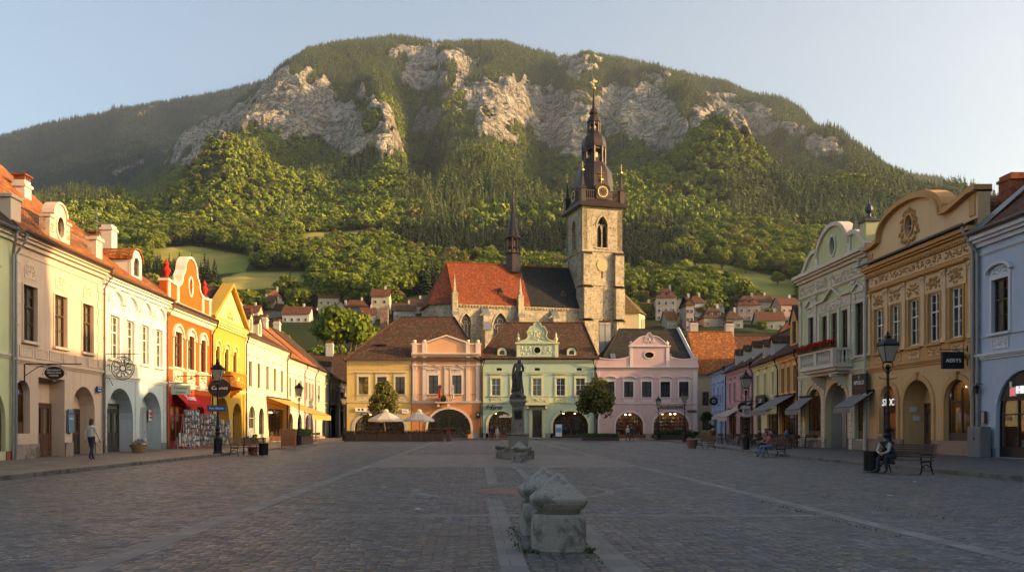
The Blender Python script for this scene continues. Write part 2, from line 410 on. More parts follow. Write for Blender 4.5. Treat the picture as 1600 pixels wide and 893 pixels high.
MEADOW = [[(238, 388), (300, 384), (392, 400), (386, 424), (300, 432), (240, 412)], [(345, 434), (380, 425), (484, 425), (470, 446), (400, 452), (350, 452)],
          [(470, 364), (600, 358), (612, 364), (530, 372), (505, 384), (474, 378)], [(1085, 412), (1130, 412), (1180, 425), (1245, 438), (1250, 486), (1180, 478), (1160, 456), (1125, 440), (1090, 432)],
          [(790, 330), (880, 340), (890, 352), (800, 344)], [(1210, 330), (1290, 345), (1300, 352), (1220, 340)]]
def sdf(px, py, polys):
    best = np.full(px.shape, -1e9)
    for pl in polys:
        n = len(pl); ins = np.zeros(px.shape, bool); d = np.full(px.shape, 1e9)
        for i in range(n):
            x1, y1 = pl[i]; x2, y2 = pl[(i + 1) % n]
            if y1 != y2:
                c = ((y1 > py) != (y2 > py)) & (px < (x2 - x1) * (py - y1) / (y2 - y1) + x1); ins ^= c
            t = np.clip(((px - x1) * (x2 - x1) + (py - y1) * (y2 - y1)) / ((x2 - x1) ** 2 + (y2 - y1) ** 2), 0, 1)
            d = np.minimum(d, np.hypot(px - x1 - t * (x2 - x1), py - y1 - t * (y2 - y1)))
        best = np.maximum(best, np.where(ins, d, -d))
    return best
def ridge_e(k): return np.interp(k, RX, RE)
def spurs(kp, t):
    """big shoulders and ravines running down the mountain; kp = bearing in frame units"""
    h = np.zeros(kp.shape)
    for (a, b, A, w, t0, t1) in ((470, 330, 60, 70, .0, .95), (560, 620, 55, 42, .05, .8), (655, 655, -95, 26, .1, .85), (760, 740, 55, 60, .05, .75), (860, 830, -50, 28, .2, .9),
                                 (905, 985, 40, 40, .35, .95), (1000, 1150, 75, 55, .0, .9), (1090, 1280, -60, 40, .1, .9), (1180, 1420, 60, 60, .1, .9), (390, 230, -50, 40, .1, .8), (1260, 1530, -40, 45, .1, .8),
                                 (700, 690, 40, 24, .45, .95), (960, 930, -60, 22, .3, .85)):
        c = b + (a - b) * t; env = np.clip((t - t0) / .15, 0, 1) * np.clip((t1 - t) / .15, 0, 1)
        h += A * np.exp(-((kp - c) / w) ** 2) * env
    return h
def mount_z(X, Y):
    k = X / Y; kp = k * FPX + CX
    t = np.clip((Y - Y0) / (YR - Y0), 0, 1.4); er = ridge_e(k); e0 = 166 / Y0
    g = np.clip(t, 0, 1); g = .82 * g + .18 * g * g * (3 - 2 * g)
    e = np.minimum(e0, er) + (er - np.minimum(e0, er)) * g
    z = Y * e
    env = np.clip(t / .1, 0, 1) * np.clip((1 - t) / .12, 0, 1) * np.clip((er - e0) / .05 + .3, .15, 1)
    wx = X + 60 * (fbm(X / 300, Y / 300, 3, 3) - .5); 
    z = z + env * (spurs(kp, t) + (ridged(wx / 260, Y / 620, 4, 11) - .55) * 110 + (ridged(wx / 90, Y / 200, 3, 21) - .5) * 34)
    z = np.where(Y > YR, YR * er + 1.5 - (Y - YR) * .5 + (fbm(X / 60, Y / 60, 3, 8) - .5) * 8 * np.clip((Y - YR) / 40, 0, 1), z)
    return z
def terr(X, Y):
    return np.where(Y < Y0, low_z(X, Y), mount_z(X, Y) + (low_z(X, np.full_like(Y, Y0)) - 166) * np.clip(1 - (Y - Y0) / 120, 0, 1))
def tz(x, y): return float(terr(np.array([float(x)]), np.array([float(y)]))[0])
def grid_mesh(name, X, Y, Z, attrs, mat):
    n, m = X.shape; me = bpy.data.meshes.new(name)
    co = np.stack([X, Y, Z], -1).reshape(-1, 3)
    i = np.arange(n * m).reshape(n, m); q = np.stack([i[:-1, :-1], i[:-1, 1:], i[1:, 1:], i[1:, :-1]], -1).reshape(-1)
    me.vertices.add(n * m); me.vertices.foreach_set('co', co.ravel())
    F = len(q) // 4; me.loops.add(len(q)); me.loops.foreach_set('vertex_index', q.astype(np.int32))
    me.polygons.add(F); me.polygons.foreach_set('loop_start', np.arange(F, dtype=np.int32) * 4); me.polygons.foreach_set('use_smooth', np.ones(F, bool))
    me.update(calc_edges=True)
    for a, v in attrs.items():
        at = me.attributes.new(a, 'FLOAT', 'POINT'); at.data.foreach_set('value', v.ravel().astype(np.float32))
    me.materials.append(mat); return me
def smooth01(x): x = np.clip(x, 0, 1); return x * x * (3 - 2 * x)
def masks(X, Y, Z):
    px = CX + X / Y * FPX; py = HY - (Z - EYE) / Y * FPX
    wx = px + (fbm(px / 22, py / 22, 4, 41) - .5) * 38; wy = py + (fbm(px / 22, py / 22, 4, 43) - .5) * 30
    r = sdf(wx, wy, CLIFFS)
    rock = smooth01((r + (ridged(X / 45, Z / 70, 4, 77) - .52) * 40 + 4) / 6) * (Y > Y0)
    md = sdf(px + (fbm(px / 12, py / 12, 3, 51) - .5) * 8, py, MEADOW)
    mead = smooth01((md + 1) / 2.5)
    return rock, mead, px, py
def mount_mat():
    m, t, b = newmat("mountain_ground"); g = N(t, "ShaderNodeNewGeometry"); pos = g.outputs['Position']
    def A(n): a = N(t, "ShaderNodeAttribute"); a.attribute_name = n; return a.outputs["Fac"]
    n1 = noise(t, pos, .012, 6, .65); n2 = noise(t, mapping(t, pos, (1, 1, .35)), .06, 8, .75); n3 = noise(t, pos, .2, 6, .7)
    vv = N(t, "ShaderNodeTexVoronoi", feature='DISTANCE_TO_EDGE'); vv.inputs["Scale"].default_value = 1
    wob = N(t, "ShaderNodeVectorMath", operation='MULTIPLY_ADD'); wob.inputs[1].default_value = (1.6, 1.6, 1.6); t.links.new(noise(t, pos, .05, 5, .7, 1), wob.inputs[0]); t.links.new(mapping(t, pos, (.045, .045, .028)), wob.inputs[2]); t.links.new(wob.outputs[0], vv.inputs["Vector"])
    rc = mixc(t, ramp(t, n2, [(.35, 0.0), (.6, 1.0)]), (.30, .24, .17), (.68, .61, .49))
    sz = N(t, "ShaderNodeSeparateXYZ"); t.links.new(pos, sz.inputs[0]); dip = mth(t, 'ADD', mth(t, 'MULTIPLY', sz.outputs[2], .085), mth(t, 'MULTIPLY', sz.outputs[0], .022))
    bed = noise(t, (lambda q: (t.links.new(mth(t, 'ADD', dip, mth(t, 'MULTIPLY', n1, 3.0)), q.inputs[2]), t.links.new(mth(t, 'MULTIPLY', sz.outputs[0], .006), q.inputs[0]), q.outputs[0])[2])(N(t, "ShaderNodeCombineXYZ")), 1.0, 4, .7)
    rc = mixc(t, mth(t, 'MULTIPLY', ramp(t, bed, [(.42, 1.0), (.50, 0.0)]), .55), rc, (.17, .14, .10))
    rc = mixc(t, ramp(t, vv.outputs["Distance"], [(.0, 1.0), (.07, 0.0)]), rc, (.10, .085, .065))
    rc = mixc(t, mth(t, 'MULTIPLY', ramp(t, n3, [(.55, 0.0), (.66, 1.0)]), .75), rc, (.075, .08, .05))
    soil = mixc(t, n1, (.020, .032, .012), (.045, .05, .018))
    md = mixc(t, n3, (.14, .19, .03), (.28, .27, .06)); md = mixc(t, ramp(t, noise(t, pos, .03, 4), [(.4, 0.0), (.62, 1.0)]), md, (.34, .27, .08))
    c = mixc(t, A("mead"), soil, md); c = mixc(t, A("rock"), c, rc)
    t.links.new(c, b.inputs[0]); b.inputs["Roughness"].default_value = 1; b.inputs["Specular IOR Level"].default_value = .05
    bm = N(t, "ShaderNodeBump"); bm.inputs["Distance"].default_value = 17; bm.inputs["Strength"].default_value = .9
    t.links.new(mth(t, 'MULTIPLY', mth(t, 'ADD', n2, mth(t, 'ADD', mth(t, 'MULTIPLY', mth(t, 'ADD', n3, bed), .4), mth(t, 'MULTIPLY', ramp(t, vv.outputs["Distance"], [(.0, 0.0), (.2, 1.0)]), .35))), A("rock")), bm.inputs["Height"]); t.links.new(bm.outputs[0], b.inputs["Normal"])
    return m
MM = mount_mat()
kk = np.concatenate([np.linspace(-1.05, -.62, 60)[:-1], np.linspace(-.62, .72, 1200), np.linspace(.72, 1.3, 70)[1:]])
yy = np.concatenate([np.linspace(150, Y0, 150)[:-1], np.linspace(Y0, YR, 640), np.linspace(YR + 8, YR + 900, 40)])
Kg, Yg = np.meshgrid(kk, yy); Xg = Kg * Yg; Zg = terr(Xg, Yg)
rock, mead, PXg, PYg = masks(Xg, Yg, Zg)
# craggy relief on the cliffs: ledges, buttresses and gullies pushed out of the face
cr = (ridged(Xg / 70, Zg / 130, 5, 61) - .5) * 34 + (ridged(Xg / 26, Zg / 60, 4, 63) - .5) * 11 + (ridged((Xg + Zg) / 38, (Xg - Zg) / 120, 3, 66) - .5) * 12
edge = np.clip((YR - Yg) / 150, 0, 1)
Yg2 = Yg - cr * rock * edge; Zg2 = Zg + rock * edge * (ridged(Xg / 30, Yg / 30, 3, 65) - .5) * 16
me = grid_mesh("mountain", Xg, Yg2, Zg2, {"rock": rock, "mead": mead}, MM)
struct("mountain", me)
# the farther wooded ridge on the left
LR = [(-900, 330), (-500, 300), (-200, 250), (0, 215), (60, 198), (100, 188), (150, 180), (200, 172), (240, 163), (300, 154), (350, 144), (400, 130), (440, 120), (520, 118), (640, 130), (760, 160), (900, 260), (1100, 420), (1400, 560)]
LX = np.array([(p[0] - CX) / FPX for p in LR]); LE = np.array([(HY - p[1]) / FPX for p in LR])
YA, YB = 1500.0, 3900.0
def far_z(X, Y):
    k = X / Y; er = np.interp(k, LX, LE); t = np.clip((Y - YA) / (YB - YA), 0, 1)
    z = Y * (.20 + (er - .20) * t ** .9)
    env = np.clip(t / .1, 0, 1) * np.clip((1 - t) / .1, 0, 1)
    z = z + env * ((ridged(X / 480 + Y / 2000, Y / 900, 4, 91) - .55) * 190 + (ridged(X / 120, Y / 260, 3, 93) - .5) * 50)
    return np.where(Y > YB, YB * er - (Y - YB) * .5, z)
kf = np.linspace(-1.1, .5, 420); yf = np.concatenate([np.linspace(YA, YB, 260), np.linspace(YB + 20, YB + 900, 10)])
Kf, Yf = np.meshgrid(kf, yf); Xf = Kf * Yf; Zf = far_z(Xf, Yf)
pxf = CX + Kf * FPX; pyf = HY - Zf / Yf * FPX
rf = smooth01((sdf(pxf + (fbm(pxf / 15, pyf / 15, 3, 4) - .5) * 14, pyf + (fbm(pxf / 15, pyf / 9, 3, 6) - .5) * 10, [[(170, 270), (222, 250), (226, 256), (182, 274)], [(222, 160), (240, 150), (236, 172), (214, 178)]]) + 2) / 3)
struct("far_ridge", grid_mesh("far_ridge", Xf, Yf, Zf, {"rock": rf, "mead": rf * 0}, MM))

# ------------------------------------------------------------------ trees
LEAF_NEAR = leafmat("leaves", (.055, .095, .012), (.24, .27, .030), .3, (.17, .14, .035))
LEAF_CON = leafmat("needles", (.012, .024, .010), (.040, .052, .018), .0)
LEAF_ORN = leafmat("square_tree_leaves", (.035, .050, .012), (.16, .15, .035), .3)
BARK = flat("bark", (.09, .065, .045), .95)
def crown(name, seed, rx, rz, zc, nc, nl, ls, mat, shape=0, pts_only=False):
    """a crown of leaf-sized faces gathered in clumps with gaps between them"""
    rr = random.Random(seed); V = []; F = []; LV = []
    for c in range(nc):
        while True:
            d = Vector((rr.gauss(0, 1), rr.gauss(0, 1), rr.gauss(0, 1))).normalized()
            if d.z > -.55: break
        q = rr.random() ** .45 * .78
        ctr = Vector((d.x * rx * q, d.y * rx * q, zc + d.z * rz * q * (1 if d.z > 0 else .8)))
        if shape == 1: f = 1 - .55 * (ctr.z - zc + rz) / (2 * rz); ctr.x *= f * 1.35; ctr.y *= f * 1.35
        cr_ = rx * rr.uniform(.22, .42); tone = rr.random()
        for l in range(nl):
            n = Vector((rr.gauss(0, 1), rr.gauss(0, 1), rr.gauss(0, 1) + .35)).normalized()
            p = ctr + Vector((n.x * cr_, n.y * cr_, n.z * cr_ * .8)) * rr.uniform(.65, 1.08)
            n = (n + Vector((rr.gauss(0, .45), rr.gauss(0, .45), rr.gauss(0, .45)))).normalized()
            a = n.orthogonal().normalized(); b = n.cross(a); an = rr.uniform(0, 6.28)
            a, b = a * cos(an) + b * sin(an), b * cos(an) - a * sin(an); s = ls * rr.uniform(.55, 1.25)
            i = len(V); V += [p + a * s, p + b * s * .7, p - a * s, p - b * s * .7]; F.append((i, i + 1, i + 2, i + 3))
            LV += [min(1, max(0, tone * .6 + rr.random() * .4))] * 4
    me = bpy.data.meshes.new(name); me.from_pydata(V, [], F)
    at = me.attributes.new("leafv", 'FLOAT', 'POINT'); at.data.foreach_set('value', LV); me.materials.append(mat); me.update(); return me
def trunk(seed, h, r, spread, zc):
    mb = MB(); rr = random.Random(seed)
    mb.tube([(0, 0, -.3), (rr.uniform(-.1, .1), 0, h * .5), (rr.uniform(-.2, .2), rr.uniform(-.2, .2), h)], r, 8, r1=r * .6)
    for k in range(6):
        a = k * 1.05 + rr.random(); z0 = h * rr.uniform(.7, 1)
        mb.tube([(0, 0, z0), (cos(a) * spread * .35, sin(a) * spread * .35, z0 + (zc - z0) * .5), (cos(a) * spread * .7, sin(a) * spread * .7, zc + spread * rr.uniform(-.1, .5))], r * .45, 5, r1=r * .12)
    return mb
def conifer(name, seed, h, r, nt, per, mat):
    rr = random.Random(seed); V = []; F = []; LV = []
    for j in range(nt):
        f = j / (nt - 1); z = h * (.08 + .9 * f); rad = r * (1 - f) ** .85 + .05 * r
        for k in range(max(4, int(per * (1 - f * .7)))):
            a = rr.uniform(0, 6.28); L = rad * rr.uniform(.65, 1.1); w = h / nt * rr.uniform(.5, .9)
            d = Vector((cos(a), sin(a), 0)); s = Vector((-sin(a), cos(a), 0)) * L * .38
            i = len(V); V += [Vector((0, 0, z + w)), d * L * .6 + s + Vector((0, 0, z + w * .1)), d * L + Vector((0, 0, z - w * .7)), d * L * .6 - s + Vector((0, 0, z + w * .1))]
            F.append((i, i + 1, i + 2, i + 3)); LV += [rr.random()] * 4
    me = bpy.data.meshes.new(name); me.from_pydata(V, [], F)
    at = me.attributes.new("leafv", 'FLOAT', 'POINT'); at.data.foreach_set('value', LV); me.materials.append(mat); me.update(); return me
def scatter(name, label, cat, X, Y, Z, S, protos, seed):
    """one uncountable wood: points that carry low trees"""
    me = bpy.data.meshes.new(name); n = len(X); me.vertices.add(n); me.vertices.foreach_set('co', np.stack([X, Y, Z], -1).ravel())
    rg = np.random.default_rng(seed)
    for a, v in (("scl", S), ("rot", rg.random(n) * 6.28)):
        at = me.attributes.new(a, 'FLOAT', 'POINT'); at.data.foreach_set('value', v.astype(np.float32))
    o = link(name, me); tag(o, label, cat, kind='stuff')
    c = bpy.data.collections.new(name + "_kinds")
    for i, pm in enumerate(protos): c.objects.link(bpy.data.objects.new(name + "_kind", pm))
    ng = bpy.data.node_groups.new(name, 'GeometryNodeTree')
    ng.interface.new_socket("Geometry", in_out='INPUT', socket_type='NodeSocketGeometry'); ng.interface.new_socket("Geometry", in_out='OUTPUT', socket_type='NodeSocketGeometry')
    gi = ng.nodes.new("NodeGroupInput"); go = ng.nodes.new("NodeGroupOutput"); ip = ng.nodes.new("GeometryNodeInstanceOnPoints"); ci = ng.nodes.new("GeometryNodeCollectionInfo")
    ci.inputs[0].default_value = c; ci.inputs["Separate Children"].default_value = True; ip.inputs["Pick Instance"].default_value = True
    def na(nm): q = ng.nodes.new("GeometryNodeInputNamedAttribute"); q.data_type = 'FLOAT'; q.inputs[0].default_value = nm; return q.outputs[0]
    cx = ng.nodes.new("ShaderNodeCombineXYZ"); ng.links.new(na("rot"), cx.inputs[2])
    L = ng.links.new; L(gi.outputs[0], ip.inputs["Points"]); L(ci.outputs[0], ip.inputs["Instance"]); L(cx.outputs[0], ip.inputs["Rotation"]); L(na("scl"), ip.inputs["Scale"]); L(ip.outputs[0], go.inputs[0])
    md = o.modifiers.new("scatter", 'NODES'); md.node_group = ng
    return o
rg = np.random.default_rng(5)
VILL = [(402, 494, 50), (426, 481, 16), (475, 489, 40), (513, 487, 32), (462, 503, 42), (556, 492, 40), (594, 498, 28), (632, 498, 34), (1041, 500, 32), (1091, 495, 26), (1122, 493, 20), (1119, 510, 38), (1050, 513, 16), (1171, 500, 34), (1078, 516, 12), (1235, 500, 30), (1014, 496, 14), (1148, 512, 26), (1206, 514, 40), (388, 500, 30), (432, 496, 34), (532, 497, 24), (650, 490, 24), (575, 505, 22), (1062, 488, 20), (1196, 494, 26), (1150, 488, 20)]
def row_Y(row): return np.interp(-row, [-590, -553, -513, -493, -482, -463], [230, 250, 300, 330, 350, 395])
def village_clear(X, Y):
    px = CX + X / Y * FPX; ok = np.ones(X.shape, bool)
    for (p, r, w) in VILL: yh = row_Y(r); ok &= ~((np.abs(px - p) < w / 2 + 17) & (Y > yh - 55) & (Y < yh + 14))
    return ok
def sample(n, k0, k1, ya, yb, power=1.0):
    k = rg.uniform(k0, k1, n); y = np.sqrt(rg.uniform(0, 1, n) * (yb * yb - ya * ya) + ya * ya); return k * y, y
# --- mountain woods
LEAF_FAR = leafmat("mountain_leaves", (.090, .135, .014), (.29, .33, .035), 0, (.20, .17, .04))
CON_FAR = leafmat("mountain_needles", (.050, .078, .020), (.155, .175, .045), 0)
far_dec = [crown("crown_far", 100 + i, 5.2, 4.6, 5.5, 11, 16, 1.25, LEAF_FAR) for i in range(5)]
far_con = [conifer("conifer_far", 120 + i, 17, 3.6, 7, 9, CON_FAR) for i in range(4)]
X, Y = sample(185000, -.64, .74, Y0 - 40, YR + 10)
Z = terr(X, Y); rk, md_, px, py = masks(X, Y, Z)
# where conifers take over: high up, in bands and in patches
cn = fbm(X / 170, Y / 170, 4, 71); er = ridge_e(X / Y); hrel = (Z / Y - .24) / np.maximum(er - .24, .02)
pc = np.clip((hrel - .62) * 4, 0, 1) * .85 + (cn > .58) * .55 + (fbm(X / 60, Y / 60, 3, 72) - .5) * .8
pc = np.maximum(pc, (np.exp(-((px - 690) / 60) ** 2) * (py > 300) * .6)); isc = pc > .42
ok = (md_ < .3) & ((rk < .35) | ((rk < .8) & (rg.random(len(X)) < .25)) | (rg.random(len(X)) < .05))
dens = np.clip(.55 + Y0 / Y * .6, 0, 1); ok &= rg.random(len(X)) < np.where(isc, .95, .85)
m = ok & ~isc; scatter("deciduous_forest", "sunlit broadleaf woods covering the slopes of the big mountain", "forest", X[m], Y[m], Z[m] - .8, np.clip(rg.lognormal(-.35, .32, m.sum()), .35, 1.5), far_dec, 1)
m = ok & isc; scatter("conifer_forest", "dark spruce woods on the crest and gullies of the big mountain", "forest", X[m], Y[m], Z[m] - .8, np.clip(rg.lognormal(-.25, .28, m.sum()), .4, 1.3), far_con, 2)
X, Y = sample(26000, -.66, -.18, 2300, YB + 20); Z = far_z(X, Y); mm = Z / Y > np.interp(X / Y, RX, RE) - .03
mm &= ~(sdf(CX + X / Y * FPX, HY - Z / Y * FPX, [[(170, 270), (222, 250), (226, 256), (182, 274)]]) > -1)
scatter("far_forest", "blue-green woods on the farther ridge at the left", "forest", X[mm], Y[mm], Z[mm] - 1, rg.uniform(.9, 1.7, mm.sum()), [conifer('conifer_ridge', 140 + i, 17, 3.8, 7, 9, leafmat('shaded_ridge_needles', (.018, .034, .030), (.045, .066, .045), 0)) for i in range(3)], 3)  # needles coloured darker and bluer to carry the shade on this ridge
# --- lower slope woods
mid_dec = [crown("crown_mid", 200 + i, 5.5, 4.8, 6.5, 22, 34, .85, LEAF_NEAR) for i in range(5)]
mid_con = [conifer("conifer_mid", 220 + i, 17, 3.4, 13, 15, LEAF_CON) for i in range(3)]
X, Y = sample(11500, -.66, .74, 300, Y0 + 30); Z = low_z(X, Y); rk, md_, px, py = masks(X, Y, Z)
cn = fbm(X / 70, Y / 70, 3, 81)
isc = (cn > .60) | ((px > 950) & (px < 1110) & (py < 440) & (cn > .38)) | ((px > 640) & (px < 900) & (cn > .45))
ok = (md_ < .2) & (Y > 345 + 45 * (fbm(X / 25, Y / 25, 2, 83) - .5)) & ((Y > 400) | (cn < .52))
ok &= ~((sdf(px, py - 8, MEADOW) > -6)) & village_clear(X, Y)
m = ok & ~isc; scatter("hillside_wood", "leafy green woods on the low hill behind the town", "forest", X[m], Y[m], Z[m] - .6, rg.uniform(.6, 1.3, m.sum()), mid_dec, 4)
m = ok & isc; scatter("hillside_conifers", "dark conifers among the leafy woods on the low hill", "forest", X[m], Y[m], Z[m] - .6, rg.uniform(.6, 1.1, m.sum()), mid_con, 5)

# ================================================================== GROUND
def cobble_mat():
    m, t, b = newmat("cobblestones"); g = N(t, "ShaderNodeNewGeometry"); pos = g.outputs['Position']
    s = N(t, "ShaderNodeSeparateXYZ"); t.links.new(pos, s.inputs[0]); x, y = s.outputs[0], s.outputs[1]
    # scalloped rows of setts
    u = mth(t, 'SUBTRACT', mth(t, 'FRACT', mth(t, 'DIVIDE', mth(t, 'ADD', x, mth(t, 'MULTIPLY', noise(t, pos, .25, 2), 1.2)), 2.2)), .5)
    arc = mth(t, 'SQRT', mth(t, 'SUBTRACT', 3.0, mth(t, 'MULTIPLY', mth(t, 'MULTIPLY', u, u), 4.84)))
    yy_ = mth(t, 'SUBTRACT', y, arc)
    cv = N(t, "ShaderNodeCombineXYZ"); t.links.new(mth(t, 'MULTIPLY', x, 7.2), cv.inputs[0]); t.links.new(mth(t, 'MULTIPLY', yy_, 9.6), cv.inputs[1])
    wob = noise(t, pos, 5, 2, .5, 1); vm = N(t, "ShaderNodeVectorMath", operation='MULTIPLY_ADD'); vm.inputs[1].default_value = (.35, .35, 0)
    t.links.new(wob, vm.inputs[0]); t.links.new(cv.outputs[0], vm.inputs[2])
    vs = []
    for f in ('F1', 'DISTANCE_TO_EDGE'):
        v = N(t, "ShaderNodeTexVoronoi", feature=f, voronoi_dimensions='2D'); v.inputs["Scale"].default_value = 1; v.inputs["Randomness"].default_value = .55
        t.links.new(vm.outputs[0], v.inputs["Vector"]); vs.append(v)
    sc = N(t, "ShaderNodeSeparateColor"); t.links.new(vs[0].outputs["Color"], sc.inputs[0])
    de = vs[1].outputs["Distance"]; stone = ramp(t, de, [(.03, 0.0), (.16, 1.0)])
    big = noise(t, pos, .16, 5, .65); mid = noise(t, pos, 1.4, 5, .7)
    c = mixc(t, sc.outputs[0], (.048, .051, .060), (.190, .190, .205))
    c = mixc(t, mth(t, 'MULTIPLY', mth(t, 'GREATER_THAN', sc.outputs[1], .88), .7), c, (.16, .11, .085))
    c = mixc(t, mth(t, 'MULTIPLY', ramp(t, big, [(.42, 0.0), (.60, 1.0)]), .6), c, (.095, .075, .06))
    c = mixc(t, mth(t, 'MULTIPLY', ramp(t, mid, [(.5, 0.0), (.66, 1.0)]), .6), c, (.025, .025, .025))
    gap = mixc(t, ramp(t, noise(t, pos, .5, 4, .7), [(.52, 0.0), (.68, 1.0)]), (.018, .016, .014), (.04, .05, .015))
    c = mixc(t, stone, gap, c); t.links.new(c, b.inputs[0])
    rg_ = mth(t, 'ADD', mth(t, 'MULTIPLY', sc.outputs[2], .25), .22); t.links.new(mth(t, 'ADD', rg_, mth(t, 'MULTIPLY', mid, .25)), b.inputs["Roughness"])
    b.inputs["Specular IOR Level"].default_value = .5
    h = mth(t, 'ADD', ramp(t, de, [(0.0, 0.0), (.34, 1.0)]), mth(t, 'ADD', mth(t, 'MULTIPLY', sc.outputs[2], .45), mth(t, 'MULTIPLY', noise(t, pos, 40, 3), .25)))
    bump(t, b, h, .9, .022); return m
def slab_mat(name, c, w, h, rot=0, var=.3, rough=.55):
    m, t, b = newmat(name); g = N(t, "ShaderNodeNewGeometry"); pos = g.outputs['Position']
    mp = N(t, "ShaderNodeMapping"); mp.inputs[2].default_value = (0, 0, rot); t.links.new(pos, mp.inputs[0])
    br = N(t, "ShaderNodeTexBrick"); br.inputs["Scale"].default_value = 1; br.inputs["Brick Width"].default_value = w; br.inputs["Row Height"].default_value = h
    br.inputs["Mortar Size"].default_value = .008; br.inputs["Color1"].default_value = (*sc_(c, 1 - var), 1); br.inputs["Color2"].default_value = (*sc_(c, 1 + var), 1); br.inputs["Mortar"].default_value = (*sc_(c, .3), 1)
    t.links.new(mp.outputs[0], br.inputs[0]); n = noise(t, pos, .8, 6, .7); n2 = noise(t, pos, 22, 3)
    a = mixc(t, mth(t, 'MULTIPLY', ramp(t, n, [(.4, 0.0), (.7, 1.0)]), .5), br.outputs[0], sc_(c, .5)); a = mixc(t, mth(t, 'MULTIPLY', n2, .4), a, sc_(c, .7))
    t.links.new(a, b.inputs[0]); t.links.new(mth(t, 'ADD', mth(t, 'MULTIPLY', n, .3), rough - .12), b.inputs["Roughness"])
    bump(t, b, mth(t, 'ADD', mth(t, 'MULTIPLY', br.outputs[1], -1.0), mth(t, 'MULTIPLY', n2, .4)), .5, .008); return m
def sheet(name, polys, z, mat, kind='structure'):
    mb = MB()
    for pl in polys: mb.face([(p[0], p[1], z) for p in pl])
    return struct(name, mb.mesh(name, mat), kind)
EARTH = flat("earth", (.07, .065, .04), .95)
COB = cobble_mat(); SLABL = slab_mat("pavement_slabs", (.17, .135, .11), .6, .4); BANDM = slab_mat("pale_paving_stones", (.17, .155, .14), .42, .42, 0, .3)
SLABR = slab_mat("grey_pavement_slabs", (.085, .08, .08), .6, .4); KERBM = granite("kerb_granite", (.17, .15, .13), .5); PATCH = slab_mat("warm_paving", (.185, .15, .125), .3, .2)
sheet("ground", [[(-9000, -3000), (9000, -3000), (9000, 9000), (-9000, 9000)]], -.06, EARTH)
sheet("square_cobbles", [[(-22, -12), (30, -12), (34, 125), (-24, 125)]], 0, COB)
def strip(x0, y0, x1, y1, w):
    d = Vector((x1 - x0, y1 - y0)).normalized(); n = Vector((-d.y, d.x)) * w / 2
    return [(x0 + n.x, y0 + n.y), (x0 - n.x, y0 - n.y), (x1 - n.x, y1 - n.y), (x1 + n.x, y1 + n.y)]
sheet("paving_bands", [strip(-4.1, -10, -4.0, 100, .34), strip(6.05, -8, 6.3, 18, .3), strip(6.3, 18, 7.2, 100, .3), strip(.45, -8, .45, 16.9, .30), strip(1.62, -8, 1.62, 16.9, .34), strip(.55, 21.9, .6, 30.9, .28), strip(1.62, 22, 1.7, 30.9, .24)], .0025, BANDM)
sheet("paving_cross_bands", [strip(-3.88, 13.9, .29, 13.9, .3), strip(.61, 13.9, 1.44, 13.9, .3), strip(1.8, 13.9, 5.98, 13.9, .3), strip(-13.4, 13.9, -4.3, 13.6, .14), strip(-3.85, 52, 6.35, 52, .5), strip(-3.85, 82, 6.7, 82, .6)], .0025, BANDM)
sheet("paving_panel", [[(-3.88, 31), (6.22, 31), (6.4, 45), (-3.88, 45)]], .0025, PATCH)
def annulus(name, r0, r1, mat, z):
    mb = MB(); n = 64; cx_, cy_ = .95, 19.4
    for k in range(n):
        a, c = 2 * pi * k / n, 2 * pi * (k + 1) / n
        if r0 == 0: mb.face([(cx_, cy_, z), (cx_ + r1 * cos(a), cy_ + r1 * sin(a), z), (cx_ + r1 * cos(c), cy_ + r1 * sin(c), z)])
        else: mb.face([(cx_ + r0 * cos(a), cy_ + r0 * sin(a), z), (cx_ + r1 * cos(a), cy_ + r1 * sin(a), z), (cx_ + r1 * cos(c), cy_ + r1 * sin(c), z), (cx_ + r0 * cos(c), cy_ + r0 * sin(c), z)])
    struct(name, mb.mesh(name, mat))
annulus("paving_ring", 2.2, 2.42, BANDM, .0025); annulus("paving_disc", 0, .85, slab_mat("red_paving", (.24, .11, .085), .2, .2), .0025)
PAVE_L = [(-13.5, -10), (-13.5, 66), (-13.9, 86), (-14.2, 123), (-24, 123), (-24, -10)]
PAVE_R = [(15.5, -10), (30, -10), (34, 104), (21.6, 104), (21.3, 88), (18.9, 66), (16.3, 45), (15.6, 30)]
PAVE_B = [(-12.5, 103.6), (21.6, 103.6), (34, 104.01), (34, 123), (-12.5, 123)]
def pavement(name, poly, mat, kn):
    mb = MB(); mb.prism([(p[0], p[1]) for p in poly], 0, .12); mb.v = [(v[0], v[2], v[1]) for v in mb.v]; mb.f = [f[::-1] for f in mb.f]
    me = mb.mesh(name, mat); struct(name, me)
pavement("left_pavement", PAVE_L, SLABL, 0); pavement("right_pavement", PAVE_R, SLABR, 0); pavement("back_pavement", PAVE_B, SLABR, 0)
def kerb(pts, side):
    mb = MB()
    for (a, b_) in zip(pts[:-1], pts[1:]):
        a = Vector((*a, 0)); b_ = Vector((*b_, 0)); d = b_ - a; L = d.length; d.normalize(); n = Vector((-d.y, d.x, 0)) * side; k = 0
        while k < L:
            l = min(1.0, L - k); p = a + d * (k + .006); q = a + d * (k + l - .006); jt = R.uniform(-.006, .006)
            c = [p - n * .05, q - n * .05, q + n * .14, p + n * .14]; c = c if side > 0 else c[::-1]; z = .133 + jt; i = len(mb.v)
            mb.v += [(v.x, v.y, -.02) for v in c] + [(v.x, v.y, z) for v in c]
            for f in ((4, 5, 6, 7), (0, 1, 5, 4), (1, 2, 6, 5), (2, 3, 7, 6), (3, 0, 4, 7)): mb.f.append(tuple(i + j for j in f)); mb.m.append(0)
            k += l
    o = struct("kerb", mb.mesh("kerb", KERBM)); bv = o.modifiers.new("b", 'BEVEL'); bv.width = .015; bv.segments = 2
